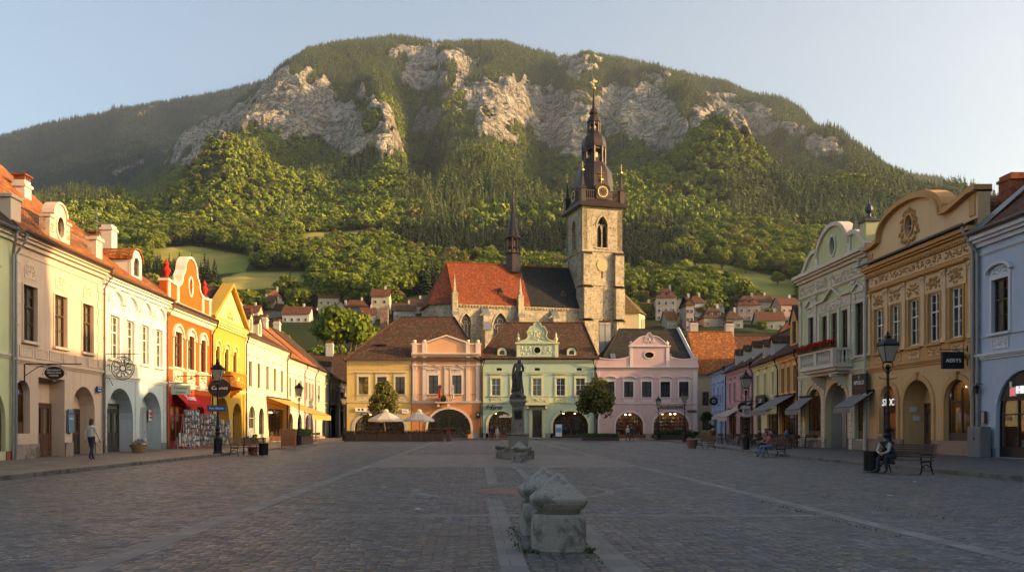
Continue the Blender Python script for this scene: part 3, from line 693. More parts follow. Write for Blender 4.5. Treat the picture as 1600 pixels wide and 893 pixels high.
kerb([(-13.5, -10), (-13.5, 66), (-13.9, 86), (-14.2, 123)], 1)
kerb([(15.5, -10), (15.6, 30), (16.3, 45), (18.9, 66), (21.3, 88), (21.6, 103.6)], -1); kerb([(-12.5, 103.55), (21.5, 103.55)], 1)
# blocks of haze between the town and the mountain
hz = bpy.data.materials.new("haze_air"); hz.use_nodes = True; t = hz.node_tree; t.nodes.clear()
pv = t.nodes.new("ShaderNodeVolumePrincipled"); pv.inputs["Color"].default_value = (.74, .87, 1.0, 1); pv.inputs["Density"].default_value = 6.5e-5; pv.inputs["Anisotropy"].default_value = .3
ou = t.nodes.new("ShaderNodeOutputMaterial"); t.links.new(pv.outputs[0], ou.inputs["Volume"])
hb = MB(); hb.box(-5600, 5200, -60, 5600, -1.2, 2600); struct("haze", hb.mesh("haze", hz), 'stuff')

# ================================================================== HOUSE BUILDER
# plane helpers: turn a bearing and a height in the picture into metres on a facade
class Plane:
    def __init__(s, kind, a=None, pxl=None, pxr=None):
        s.k = kind; s.a = a; s.pl, s.pr = pxl, pxr
        if kind == 'B': s.X0 = XZ(pxl, a); s.loc = (s.X0, a, 0); s.rz = 0
        elif kind == 'L': s.Ys = s.Y(pxl); s.loc = (-20, s.Ys, 0); s.rz = pi / 2
        elif kind == 'R': s.Ys = s.Y(pxl); s.loc = (24.6, s.Ys, 0); s.rz = -pi / 2
        elif kind == 'S': s.Ys = s.Y(pxl); s.loc = (16.91 + .126 * s.Ys, s.Ys, 0); s.rz = -pi / 2 - atan2(.126, 1)
        s.w = s.u(pxr)
    def Y(s, px):
        k = (px - CX) / FPX
        return s.a if s.k == 'B' else -20 / k if s.k == 'L' else 24.6 / k if s.k == 'R' else 16.91 / (k - .126)
    def u(s, px):
        if s.k == 'B': return XZ(px, s.a) - s.X0
        if s.k == 'L': return s.Y(px) - s.Ys
        if s.k == 'R': return s.Ys - s.Y(px)
        return (s.Ys - s.Y(px)) * sqrt(1 + .126 ** 2)
    def z(s, px, py): return EYE + (HY - py) * s.Y(px) / FPX
def arch(u0, u1, z0, z1, rise=None, n=14):
    w = (u1 - u0) / 2; c = (u0 + u1) / 2; rise = w if rise is None else rise
    return [(u0, z0), (u1, z0)] + [(c + w * cos(pi * k / n), z1 - rise + rise * sin(pi * k / n)) for k in range(n + 1)]
def rect(u0, u1, z0, z1): return [(u0, z0), (u1, z0), (u1, z1), (u0, z1)]
def archpath(u0, u1, z0, z1, rise=None, n=14):
    """from the right foot over the arch to the left foot"""
    w = (u1 - u0) / 2; c = (u0 + u1) / 2; rise = w if rise is None else rise
    return [(u1, z0)] + [(c + w * cos(pi * k / n), z1 - rise + rise * sin(pi * k / n)) for k in range(n + 1)] + [(u0, z0)]
def relief(mb, cx, cz, w, h, y, seed=0, mi=0, d=.045, n=10):
    """stucco ornament: mirrored scrolls, leaves and buds"""
    rr = random.Random(seed)
    for k in range(n):
        x = rr.uniform(.04, .46) * w; z = rr.uniform(-.42, .42) * h; r = rr.uniform(.05, .12) * min(w, h * 1.4); a0 = rr.uniform(0, 6.28)
        for sx in (-1, 1):
            if rr.random() < .65:
                pts = [(cx + sx * (x + r * (1 - j * .1) * cos(a0 + j * .75)), y - d * .35, cz + z + r * (1 - j * .1) * sin(a0 + j * .75)) for j in range(7)]
                mb.tube(pts, d * .62, 4, mi, r1=d * .3)
            else: mb.ell((cx + sx * x, y, cz + z), (r * .7, d, r * .9), mi, 6, 4)
    mb.ell((cx, y, cz), (w * .09, d * 1.3, h * .16), mi, 8, 5)
    mb.ell((cx, y, cz + h * .28), (w * .06, d * 1.2, h * .1), mi, 8, 5)
DARK = flat("room_shade_fill", (.012, .010, .009), .9)  # near-black colour standing in for the shade inside rooms and openings
CURT = flat("net_curtain", (.42, .40, .36), .95); BLIND = flat("pale_blind", (.30, .24, .17), .9)
BROWNF = wood("brown_window_frame", (.10, .045, .022)); WHITEF = flat("white_window_frame", (.70, .68, .62), .5); DARKF = flat("dark_window_frame", (.035, .028, .024), .5)
GREYZ = flat("zinc", (.20, .21, .22), .45, .5); COPPER = flat("brown_gutter", (.16, .10, .065), .5, .3); IRON = flat("black_iron", (.018, .018, .02), .45, .6)
PLINTH = granite("plinth_stone", (.26, .21, .17), .25)
BRICK = stonewall("chimney_brick", (.30, .10, .05), (.20, .07, .04), .25, .08, .012, .4)
WOODD = wood("dark_eaves_wood", (.09, .06, .04)); PCH = plaster("chimney_plaster", (.55, .50, .42), .9); DARKGL = flat("dark_glass", (.02, .022, .025), .08, 0, .8)
BRASS = flat("brass", (.5, .33, .1), .35, .9); SHOPW = flat("shop_wall", (.22, .13, .07), .9); SHOPF = wood("shop_floor", (.14, .08, .045))
GOODS = [flat("goods_%s" % n, c, .7) for n, c in (("white", (.6, .57, .5)), ("red", (.35, .05, .03)), ("ochre", (.4, .24, .08)), ("green", (.06, .13, .05)), ("grey", (.16, .16, .18)))]
CACHE = {}
def cached(key, fn):
    if key not in CACHE: CACHE[key] = fn()
    return CACHE[key]
class House:
    def __init__(s, name, label, cat, pl, depth=11, group=None, wl=0.003, wr=0.003):
        s.pl = pl; s.w = pl.w; s.d = depth; s.root = thing(name, label, cat, pl.loc, pl.rz, group)
        s.holes = []; s.ground = []
        s.x0, s.x1 = wl, pl.w - wr
    def u(s, px): return s.pl.u(px)
    def z(s, px, py): return s.pl.z(px, py)
    def part(s, name, mb, mats, parent=None, **k): return mb.build(name, mats, parent or s.root, **k)
    # ---- walls
    def wall(s, outline, mat, low=None, zs=None, t=.35, eave=None, back=True):
        holes = s.holes; e = eave
        if low is None:
            mb = MB(); mb.prism(outline, 0, t, 0, [h for h in holes])
        else:
            up = [(x, max(z, zs)) for x, z in outline]; mb = MB(); mb.prism(up, 0, t, 0, [h for h in holes if min(p[1] for p in h) >= zs - .01])
            lo = MB(); lo.prism(rect(s.x0, s.x1, 0, zs), 0, t, 0, [h for h in holes if min(p[1] for p in h) < zs - .01])
            s.part('ground_floor_wall', lo, low, uv=True)
        if back:
            x0, x1, y0, y1 = s.x0, s.x1, t, s.d
            mb.face([(x0, y1, 0), (x0, y0, 0), (x0, y0, e), (x0, y1, e)]); mb.face([(x1, y0, 0), (x1, y1, 0), (x1, y1, e), (x1, y0, e)]); mb.face([(x1, y1, 0), (x0, y1, 0), (x0, y1, e), (x1, y1, e)])
            mb.face([(x0, y0, e), (x1, y0, e), (x1, y1, e), (x0, y1, e)])
        s.wallobj = s.part('wall', mb, mat, uv=True); return s.wallobj
    def gable_ends(s, ze, zr, yr, y0, y1, mat, left=True, right=True):
        mb = MB()
        for on, x, fl in ((left, s.x0, 1), (right, s.x1, 0)):
            if not on: continue
            mb = MB(); p = [(x, y0, ze), (x, y1, ze), (x, yr, zr)]; mb.face(p if not fl else p[::-1]); s.part('gable_wall', mb, mat, uv=True)
    def roof(s, ze, zr, mat, yf=None, yb=None, yr=None, hl=0, hr=0, ov=.35, x0=None, x1=None, ridge=True, kind='gable', t=.14):
        x0 = s.x0 if x0 is None else x0; x1 = s.x1 if x1 is None else x1
        yf = -ov if yf is None else yf; yb = s.d + ov if yb is None else yb; yr = (yf + yb) / 2 if yr is None else yr
        A, B, C, D = (x0 - (ov if hl else 0), yf, ze), (x1 + (ov if hr else 0), yf, ze), (x1 + (ov if hr else 0), yb, ze), (x0 - (ov if hl else 0), yb, ze)
        E, F_ = (x0 + hl, yr, zr), (x1 - hr, yr, zr)
        polys = [[A, B, F_, E], [C, D, E, F_], [D, A, E], [B, C, F_]] if True else []
        if not hl: polys.remove([D, A, E])
        if not hr: polys.remove([B, C, F_])
        mb = MB()
        for p in polys:
            mb.face(p); q = [(a[0], a[1], a[2] - t) for a in p][::-1]; mb.face(q, 1)
            n = len(p)
            for k in range(n):
                a, b = p[k], p[(k + 1) % n]
                if min(a[2], b[2]) < ze + .01 and max(a[2], b[2]) < ze + .01 or abs(a[0] - b[0]) < 1e-6:
                    mb.face([(a[0], a[1], a[2] - t), (b[0], b[1], b[2] - t), b, a], 1)
        s.rf = s.part('roof', mb, [mat, WOODD], uv=True); s.rz_ = (ze, zr, yf, yr)
        if ridge:
            r = MB(); lines = [(E, F_)]
            if hl: lines += [(A, E)]
            if hr: lines += [(B, F_)]
            for a, b in lines:
                a = Vector(a); b = Vector(b); L = (b - a).length; k = 0; d = (b - a) / L
                while k < L - .1:
                    q = min(L, k + .42); r.tube([a + d * k + Vector((0, 0, .02)), a + d * q + Vector((0, 0, .02))], .12, 6, 0, r1=.09); k += .38
            s.part('ridge_tiles', r, mat, s.rf)
        return s.rf
    def slope_z(s, y): ze, zr, yf, yr = s.rz_; return ze + (zr - ze) * (y - yf) / (yr - yf)
    def chimney(s, u, y, w, d, z1, mat=None, cap='slab', z0=None):
        z0 = s.slope_z(min(y, s.rz_[3])) - .8 if z0 is None else z0; mb = MB()
        mb.box(u - w / 2, u + w / 2, y - d / 2, y + d / 2, z0, z1 - .35); mb.box(u - w / 2 - .07, u + w / 2 + .07, y - d / 2 - .07, y + d / 2 + .07, z1 - .35, z1 - .2)
        mb.box(u - w / 2 + .02, u + w / 2 - .02, y - d / 2 + .02, y + d / 2 - .02, z1 - .2, z1)
        if cap == 'brick':
            for k in range(3):
                x = u - w / 2 + (k + .5) * w / 3; mb.box(x - .07, x + .07, y - d / 2 + .03, y + d / 2 - .03, z1, z1 + .22, 1)
            mb.box(u - w / 2 - .06, u + w / 2 + .06, y - d / 2 - .06, y + d / 2 + .06, z1 + .22, z1 + .30, 1)
        s.part('chimney', mb, [mat or PCH, BRICK], getattr(s, 'rf', s.root), uv=True)
    def dormer(s, u, w, zb, h, mat, tile, front=0.6, style='gable', wmat=None):
        ze, zr, yf, yr = s.rz_; yb = yf + (zb - ze) / (zr - ze) * (yr - yf); L = h / (zr - ze) * (yr - yf) + .3
        g = w * .55 if style == 'gable' else w * .45
        mb = MB(); x0, x1 = u - w / 2, u + w / 2
        if style == 'gable': ol = [(x0, zb - .3), (x1, zb - .3), (x1, zb + h), (u, zb + h + g), (x0, zb + h)]
        else: ol = arch(x0, x1, zb - .3, zb + h + g, g)
        hole = rect(u - w * .24, u + w * .24, zb + .12, zb + h - .02) if style == 'gable' else arch(u - w * .28, u + w * .28, zb + .1, zb + h + g * .35)
        mb.prism(ol, yb, yb + .18, 0, [hole]); mb.box(x0 + .01, x0 + .13, yb + .18, yb + L, zb - .3, zb + h); mb.box(x1 - .13, x1 - .01, yb + .18, yb + L, zb - .3, zb + h)
        d = s.part('dormer', mb, mat, s.rf, uv=True)
        r = MB(); L2 = L + g / (zr - ze) * (yr - yf)
        if style == 'gable':
            o = .1; sl = g / (w / 2)
            for sx in (-1, 1):
                xa = u + sx * (w / 2 + o); za = zb + h - o * sl
                q = [(xa, yb - .12, za + .05), (u, yb - .12, zb + h + g + .05), (u, yb + L2, zb + h + g + .05), (xa, yb + L2, za + .05)]
                q2 = [(a, b, c - .09) for a, b, c in q]; r.face(q if sx > 0 else q[::-1]); r.face(q2[::-1] if sx > 0 else q2, 1)
                r.face([q[0], q[1], q2[1], q2[0]] if sx > 0 else [q[1], q[0], q2[0], q2[1]], 1)
        else: r.band([p for p in arch(x0 - .06, x1 + .06, zb + h, zb + h + g + .06, g + .06)[2:]], -.08, yb - .1, yb + L2, 0)
        s.part('dormer_roof', r, [tile, WOODD], s.rf, uv=True)
        f = MB(); f.box(u - w * .24, u + w * .24, yb + .1, yb + .13, zb + .1, zb + h + (g * .3 if style != 'gable' else 0), 1); f.box(u - .03, u + .03, yb + .06, yb + .1, zb + .1, zb + h); f.box(u - w * .24, u + w * .24, yb + .06, yb + .1, zb + .1 + h * .55, zb + .16 + h * .55)
        s.part('dormer_window', f, [wmat or WHITEF, DARKGL], s.rf)
    # ---- mouldings
    def cornice(s, z, h=.3, proj=.25, mat=None, u0=None, u1=None, name='cornice', dent=False, y=0, dmat=None):
        u0 = s.x0 if u0 is None else u0; u1 = s.x1 if u1 is None else u1; mb = MB()
        mb.box(u0, u1, y - proj * .35, y - .003 if y == 0 else y, z, z + h * .35); mb.box(u0, u1, y - proj * .7, y - .003 if y == 0 else y, z + h * .35 , z + h * .6); mb.box(u0, u1, y - proj, y - .003 if y == 0 else y, z + h * .6, z + h)
        if dent:
            n = int((u1 - u0) / .22)
            for k in range(n): x = u0 + (k + .3) * (u1 - u0) / n; mb.box(x, x + .11, y - proj * .42, y - .003, z - .16, z - .01, 1)
        return s.part(name, mb, [mat, dmat or mat], bevel=.008)
    def pilaster(s, u, w, z0, z1, mat, cap=True, y=.0, d=.09, rust=False, ornate=None):
        mb = MB()
        if rust:
            k = z0
            while k < z1 - .1: mb.box(u - w / 2, u + w / 2, -d, -.003, k, min(z1, k + .34)); k += .38
        else: mb.box(u - w / 2, u + w / 2, -d, -.003, z0, z1)
        if cap:
            mb.box(u - w / 2 - .05, u + w / 2 + .05, -d - .05, -.003, z0, z0 + .22); mb.box(u - w / 2 - .04, u + w / 2 + .04, -d - .04, -.003, z1 - .34, z1 - .28); mb.box(u - w / 2 - .07, u + w / 2 + .07, -d - .07, -.003, z1 - .1, z1)
            for k in (-1, 1): mb.ell((u + k * w * .38, -d - .03, z1 - .17), (.08, .06, .08), 0, 8, 5)
        if ornate: relief(mb, u, (z0 + z1) / 2, w * .9, (z1 - z0) * .8, -d - .01, int(u * 97), 1, .03, 12)
        s.part('pilaster', mb, [mat, ornate or mat])
    def panel(s, u0, u1, z0, z1, mat, frame=None, orn=None, seed=1, name='panel', n=10):
        mb = MB(); w = .05; mb.box(u0, u1, -.02, -.003, z0, z1, 1)
        for q in ((u0, u1, z0, z0 + w), (u0, u1, z1 - w, z1), (u0, u0 + w, z0 + w, z1 - w), (u1 - w, u1, z0 + w, z1 - w)): mb.box(q[0], q[1], -.05, -.021, q[2], q[3])
        if orn: relief(mb, (u0 + u1) / 2, (z0 + z1) / 2, (u1 - u0) * .85, (z1 - z0) * .75, -.03, seed, 2, .035, n)
        s.part(name, mb, [frame or mat, mat, orn or mat])
    def quoins(s, u, w, z0, z1, mat, step=.45):
        mb = MB(); k = z0; i = 0
        while k < z1 - .1: ww = w * (1 if i % 2 else .72); mb.box(u - w / 2 if u < s.w / 2 else u + w / 2 - ww, u - w / 2 + ww if u < s.w / 2 else u + w / 2, -.05, -.003, k, min(z1, k + step - .04)); k += step; i += 1
        s.part('quoins', mb, mat, bevel=.01)
    def plinth(s, h, mat=None):
        mb = MB(); xs = [s.x0]
        for a, b in sorted(s.ground): xs += [a, b]
        xs.append(s.x1)
        for k in range(0, len(xs) - 1, 2):
            if xs[k + 1] - xs[k] > .12: mb = MB(); mb.box(xs[k] + .0, xs[k + 1] - .0, -.07, -.003, 0, h); s.part('plinth', mb, mat or PLINTH, bevel=.015)
    def pipe(s, u, zt, mat, y=-.14, r=.06, bend=True, side=1):
        mb = MB(); 
        pts = [(u, y, .15), (u, y, zt - .9)] + ([(u + .1 * side, y - .1, zt - .6), (u + .25 * side, y - .28, zt - .25), (u + .25 * side, y - .3, zt)] if bend else [(u, y, zt)])
        mb.tube(pts, r, 8)
        k = 1.5
        while k < zt - 1.2: mb.tube([(u, y, k), (u, y, k + .06)], r + .018, 8); k += 2.4
        mb.box(u + .25 * side - .11, u + .25 * side + .11, y - .38, y - .12, zt - .02, zt + .22)
        s.part('downpipe', mb, mat)
    def gutter(s, z, mat, y=-.42, u0=None, u1=None, r=.085):
        u0 = s.x0 if u0 is None else u0; u1 = s.x1 if u1 is None else u1; mb = MB()
        pts = [(r * cos(pi + pi * k / 6), r * sin(pi + pi * k / 6)) for k in range(7)]
        for k in range(6):
            a, b = pts[k], pts[k + 1]; q = [(u0, y + a[0], z + a[1]), (u1, y + a[0], z + a[1]), (u1, y + b[0], z + b[1]), (u0, y + b[0], z + b[1])]
            mb.face(q); mb.face([(p[0], p[1] * 1, p[2] + .006) for p in q[::-1]])
        mb.tube([(u0, y - r, z + .005), (u1, y - r, z + .005)], .014, 6); k = u0 + .3
        while k < u1: mb.box(k, k + .03, y - r - .01, y + r + .3, z - r - .012, z - r + .0); k += .9
        s.part('gutter', mb, mat)
    # ---- windows
    def win(s, u0, u1, z0, z1, fm=None, style='cross', sur=None, smat=None, rmat=None, curtain=0, shape='r', seed=0, sill=True, y=.12, sw=.16, name='window', parent=None, glass=True):
        w, h = u1 - u0, z1 - z0; fm = fm or BROWNF
        if y < .35 and parent is None: s.holes.append(rect(u0, u1, z0, z1) if shape == 'r' else arch(u0, u1, z0, z1, None if shape == 'a' else shape))
        rise = 0 if shape == 'r' else (w / 2 if shape == 'a' else shape)
        def fr():
            mb = MB(); f = .07; ol = rect(0, w, 0, h) if shape == 'r' else arch(0, w, 0, h, rise)
            inn = rect(f, w - f, f, h - f) if shape == 'r' else arch(f, w - f, f, h - f, max(.05, rise - f))
            mb.prism([(p[0] * .998 + .001, p[1] * .998 + .001) for p in ol], y, y + .07, 0, [inn])
            b = .035; zt = h - rise
            if style == 'cross': tr = h * .66 if shape == 'r' else zt
            elif style == 'shop': tr = zt if rise else h * .78
            elif style == 'plain': tr = None
            else: tr = h * .62
            if tr: mb.box(f, w - f, y - .01, y + .06, tr - b, tr + b)
            top = h - f if shape == 'r' else h - f - .02
            if style in ('cross', 'six'):
                mb.box(w / 2 - b, w / 2 + b, y - .012, y + .058, f, top); mb.box(f, w - f, y + .01, y + .05, h * .33 - .014, h * .33 + .014)
                if style == 'six':
                    mb.box(f, w - f, y + .01, y + .05, tr + (h - tr) * .5 - .012, tr + (h - tr) * .5 + .012)
            elif style == 'shop':
                n = max(1, round(w / 1.3))
                for k in range(1, n): mb.box(w * k / n - b, w * k / n + b, y - .01, y + .06, f, top - (0 if rise == 0 else rise * .3))
                mb.box(f, w - f, y - .02, y + .07, 0, .5 if h > 2.2 else .1)
            return mb.mesh('window_frame', fm)
        me = cached((round(w, 2), round(h, 2), style, shape, fm.name, y), fr)
        o = link(name, me, parent or s.root, (u0, 0, z0))
        def gl():
            mb = MB(); mb.prism(rect(.05, w - .05, .05, h - .05) if shape == 'r' else arch(.05, w - .05, .05, h - .05, max(.05, rise - .05)), y + .045, y + .05, 0, caps=(True, False)); return mb.mesh('pane', GLASS)
        if glass: link('pane', cached(('g', round(w, 2), round(h, 2), shape, y), gl), o)
        if style != 'shop':
            def cu():
                mb = MB(); rr = random.Random(seed * 7 + curtain); yy = y + .16; mb.box(.0, w, yy + .06, yy + .08, 0, h, 0)  # dark sheet behind every pane stands for the unlit room
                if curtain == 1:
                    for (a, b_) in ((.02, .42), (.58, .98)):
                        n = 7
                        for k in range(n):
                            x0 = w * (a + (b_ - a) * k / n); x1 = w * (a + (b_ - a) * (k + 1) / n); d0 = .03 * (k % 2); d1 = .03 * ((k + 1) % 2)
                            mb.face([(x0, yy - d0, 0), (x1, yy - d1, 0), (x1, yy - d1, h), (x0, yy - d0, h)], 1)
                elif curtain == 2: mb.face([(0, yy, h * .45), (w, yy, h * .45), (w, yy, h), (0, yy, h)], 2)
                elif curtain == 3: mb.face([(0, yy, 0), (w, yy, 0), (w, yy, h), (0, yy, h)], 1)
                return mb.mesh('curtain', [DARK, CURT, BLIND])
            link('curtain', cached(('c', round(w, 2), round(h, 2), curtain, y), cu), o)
        if sur:
            def su():
                mb = MB(); d = .06; W_ = w + 2 * sw
                if shape == 'r':
                    mb.box(-sw, 0, -d, -.003, -.0, h + sw); mb.box(w, w + sw, -d, -.003, 0, h + sw); mb.box(0, w, -d, -.003, h, h + sw)
                else: mb.band(archpath(0, w, 0, h, rise), -sw, -d, -.003)
                if sill: mb.box(-sw - .06, w + sw + .06, -.16, -.003, -.12, 0); 
                t = h + sw
                if sur == 'cornice': mb.box(-sw, w + sw, -.04, -.003, t, t + .28); mb.box(-sw - .05, w + sw + .05, -.14, -.003, t + .28, t + .34); mb.box(-sw - .12, w + sw + .12, -.22, -.003, t + .34, t + .42)
                if sur == 'relief': mb.box(-sw, w + sw, -.035, -.003, t, t + .75); relief(mb, w / 2, t + .38, w * 1.0, .62, -.04, seed, 1, .045, 12); mb.box(-sw - .08, w + sw + .08, -.18, -.003, t + .75, t + .85)
                if sur == 'plaque':   # free relief with a curved top, over a plain window
                    mb.prism([(w / 2 - .45, t + .25), (w / 2 + .45, t + .25), (w / 2 + .45, t + .75), (w / 2 + .22, t + .95), (w / 2, t + 1.12), (w / 2 - .22, t + .95), (w / 2 - .45, t + .75)], -.03, -.003); relief(mb, w / 2, t + .6, .8, .6, -.035, seed, 1, .045, 12)
                if sur in ('hood', 'shell'):
                    g = .62 if sur == 'shell' else .35; H0 = .55 if sur == 'shell' else .12
                    mb.prism(arch(-sw, w + sw, t, t + H0 + g, g, 10), -.03, -.003); relief(mb, w / 2, t + (H0 + g) * .45, w * .9, (H0 + g) * .7, -.035, seed, 1, .05, 9)
                    mb.band(arch(-sw - .06, w + sw + .06, t, t + H0 + g + .04, g + .02, 10)[2:], -.14, -.2, -.003)
                if sur == 'tri':
                    mb.box(-sw, w + sw, -.04, -.003, t, t + .5); relief(mb, w / 2, t + .25, w, .4, -.045, seed, 1, .04, 8)
                    mb.box(-sw - .1, w + sw + .1, -.16, -.003, t + .5, t + .58); mb.prism([(-sw, t + .58), (w + sw, t + .58), (w / 2, t + 1.0)], -.05, -.003)
                    mb.band([(w + sw + .14, t + .58), (w / 2, t + 1.05), (-sw - .14, t + .58)], -.12, -.2, -.003)
                if sur == 'archhood':
                    mb.band(archpath(-.12, w + .12, h * .86, h + .42, w / 2 + .12), -.14, -.18, -.003); mb.prism(arch(-.02, w + .02, h, h + .34, .34, 8), -.03, -.003)
                return mb.mesh('window_surround', [smat, rmat or smat])
            link('window_surround', cached(('s', round(w, 2), round(h, 2), sur, smat.name, (rmat or smat).name, str(shape), sw, sill, seed), su), o)
        return o
    def door(s, u0, u1, z0, z1, mat, y=.25, panes=True, fan=0, name='door', hole=True, parent=None, leaves=2):
        w, h = u1 - u0, z1 - z0
        if hole: s.holes.append(rect(u0, u1, z0, z1)); s.ground.append((u0, u1))
        mb = MB(); f = .08; hd = h - fan
        mb.box(0, f, y, y + .1, 0, h); mb.box(w - f, w, y, y + .1, 0, h); mb.box(f, w - f, y, y + .1, h - f, h)
        if fan: mb.box(f, w - f, y, y + .1, hd - .06, hd)
        lw = (w - 2 * f) / leaves
        for k in range(leaves):
            a = f + k * lw + .01; b = a + lw - .02; st = .13
            for q in ((a, a + st, .02, hd - .08), (b - st, b, .02, hd - .08), (a + st, b - st, .02, .25), (a + st, b - st, .95, 1.1), (a + st, b - st, hd - .25, hd - .08)): mb.box(q[0], q[1], y + .02, y + .07, q[2], q[3])
            mb.box(a + st, b - st, y + .035, y + .055, .25, .95)
            if not panes: mb.box(a + st, b - st, y + .035, y + .055, 1.1, hd - .25)
        o = mb.build(name, mat, parent or s.root, loc=(u0, 0, z0))
        g = MB()
        if panes:
            for k in range(leaves): a = f + k * lw + .14; g.face([(a, y + .045, 1.1), (a + lw - .28, y + .045, 1.1), (a + lw - .28, y + .045, hd - .25), (a, y + .045, hd - .25)])
        if fan: g.face([(f, y + .05, hd), (w - f, y + .05, hd), (w - f, y + .05, h - f), (f, y + .05, h - f)])
        if g.f: g.build('pane', GLASS, o)
        hn = MB(); hn.tube([(w / 2 + .07, y - .05, 1.0), (w / 2 + .07, y - .05, 1.2)], .014, 6); hn.box(w / 2 + .05, w / 2 + .09, y - .05, y + .02, 1.08, 1.11); hn.build('handle', BRASS, o)
        d = MB(); d.box(-.1, w + .1, y + .6, y + .65, -.0, h); d.build('hall_shade_sheet', DARK, o)  # dark sheet standing for the shade of the hall behind
        return o
    def shop(s, u0, u1, z0, z1, shape='a', fm=None, sill=.0, seed=0, depth=2.2, lights=2, lit=2.5, y=.18, goods=True, wallc=None, door=None):
        """shop window with a room behind it"""
        w = u1 - u0; h = z1 - z0
        s.holes.append(rect(u0, u1, z0, z1) if shape == 'r' else arch(u0, u1, z0, z1, None if shape == 'a' else shape))
        if z0 < .6: s.ground.append((u0, u1))
        o = s.win(u0, u1, z0, z1, fm or DARKF, 'shop', y=y, shape=shape, parent=s.root, name='shop_window')
        s.holes[-1:] = s.holes[-1:]
        mb = MB(); a, b = -.25, w + .25; y0, y1 = .36, .36 + depth; H_ = h + .1
        mb.face([(a, y1, -z0 + .02), (b, y1, -z0 + .02), (b, y1, H_), (a, y1, H_)]); mb.face([(a, y0, -z0 + .02), (a, y1, -z0 + .02), (a, y1, H_), (a, y0, H_)]); mb.face([(b, y1, -z0 + .02), (b, y0, -z0 + .02), (b, y0, H_), (b, y1, H_)])
        mb.face([(a, y0, H_), (a, y1, H_), (b, y1, H_), (b, y0, H_)]); mb.face([(a, y0, -z0 + .13), (b, y0, -z0 + .13), (b, y1, -z0 + .13), (a, y1, -z0 + .13)], 1)
        mb.build('shop_interior', [wallc or SHOPW, SHOPF], o)
        if goods:
            g = MB(); rr = random.Random(seed + 5); zf = -z0 + .13
            g.box(.1, w - .1, .45, .95, zf, zf + .5, 0)
            for k in range(int(w * 9)):
                x = rr.uniform(.12, w - .3); ww = rr.uniform(.08, .24); hh = rr.uniform(.1, .5); yy = rr.uniform(.47, .8)
                if rr.random() < .5: g.box(x, x + ww, yy, yy + .1, zf + .5, zf + .5 + hh, rr.randrange(1, 6))
                else: g.lathe([(.0, zf + .5), (ww * .35, zf + .52), (ww * .5, zf + .5 + hh * .4), (ww * .2, zf + .5 + hh * .8), (.02, zf + .5 + hh)], x + ww / 2, yy + .06, 8, rr.randrange(1, 6))
            for zz in (1.1, 1.6, 2.1, 2.6):
                if zz + z0 > z1 - .3: break
                g.box(.05, w - .05, y1 - .35, y1 - .05, zf + zz, zf + zz + .04, 0)
                x = .1
                while x < w - .3:
                    ww = rr.uniform(.08, .25)
                    if rr.random() < .8: g.box(x, x + ww, y1 - .3, y1 - .12, zf + zz + .04, zf + zz + rr.uniform(.15, .4), rr.randrange(1, 6))
                    x += ww + .03
            g.build('display', [SHOPF, GOODS[0], GOODS[1], GOODS[2], GOODS[3], GOODS[4]], o)
        for k in range(lights):
            l = MB(); x = w * (k + .25 + .5 * ((seed * 37 + k * 53) % 10) / 10) / lights; l.tube([(x, 1.1, H_), (x, 1.1, H_ - .35)], .01, 4, 1); l.lathe([(.03, H_ - .3), (.12, H_ - .36), (.14, H_ - .44), (.0, H_ - .47)], x, 1.1, 10, 0)
            l.build('lamp', [emit("shop_lamp_%g" % lit, (1, .62, .28), lit * 3), IRON], o)
        return o
    def arcade(s, u0, u1, z0, z1, shape='a', depth=1.6, mat=None, floor=None):
        rise = None if shape == 'a' else (0.02 if shape == 'r' else shape)
        s.holes.append(rect(u0, u1, z0, z1) if shape == 'r' else arch(u0, u1, z0, z1, rise)); s.ground.append((u0, u1))
        mb = MB(); p = [(u1, z0), (u1, z1), (u0, z1), (u0, z0)] if shape == 'r' else archpath(u0, u1, z0, z1, rise)
        for a, b in zip(p[:-1], p[1:]): mb.face([(a[0], .349, a[1]), (a[0], depth, a[1]), (b[0], depth, b[1]), (b[0], .349, b[1])][::-1])
        ol = p[::-1]; ol = [(x, z) for x, z in ol]
        mb.prism(ol if True else p, depth, depth + .01, 0, caps=(True, False)); mb.face([(u0, .0, .125), (u1, .0, .125), (u1, depth, .125), (u0, depth, .125)], 1)
        return s.part('arcade_recess', mb, [mat, floor or SLABL], uv=True)

# ================================================================== HOUSES
T_OR = tiles("orange_clay_tiles", (.50, .17, .045), (.36, .11, .035), (.13, .08, .05), .35)
T_BR = tiles("old_brown_tiles", (.150, .066, .036), (.080, .040, .026), (.05, .05, .028), .55)
T_RB = tiles("red_brown_tiles", (.21, .070, .034), (.14, .050, .028), (.07, .05, .03), .5)
T_DK = tiles("mossy_dark_tiles", (.060, .045, .034), (.038, .032, .026), (.045, .048, .024), .5)
GABLE_OL = lambda pts: pts
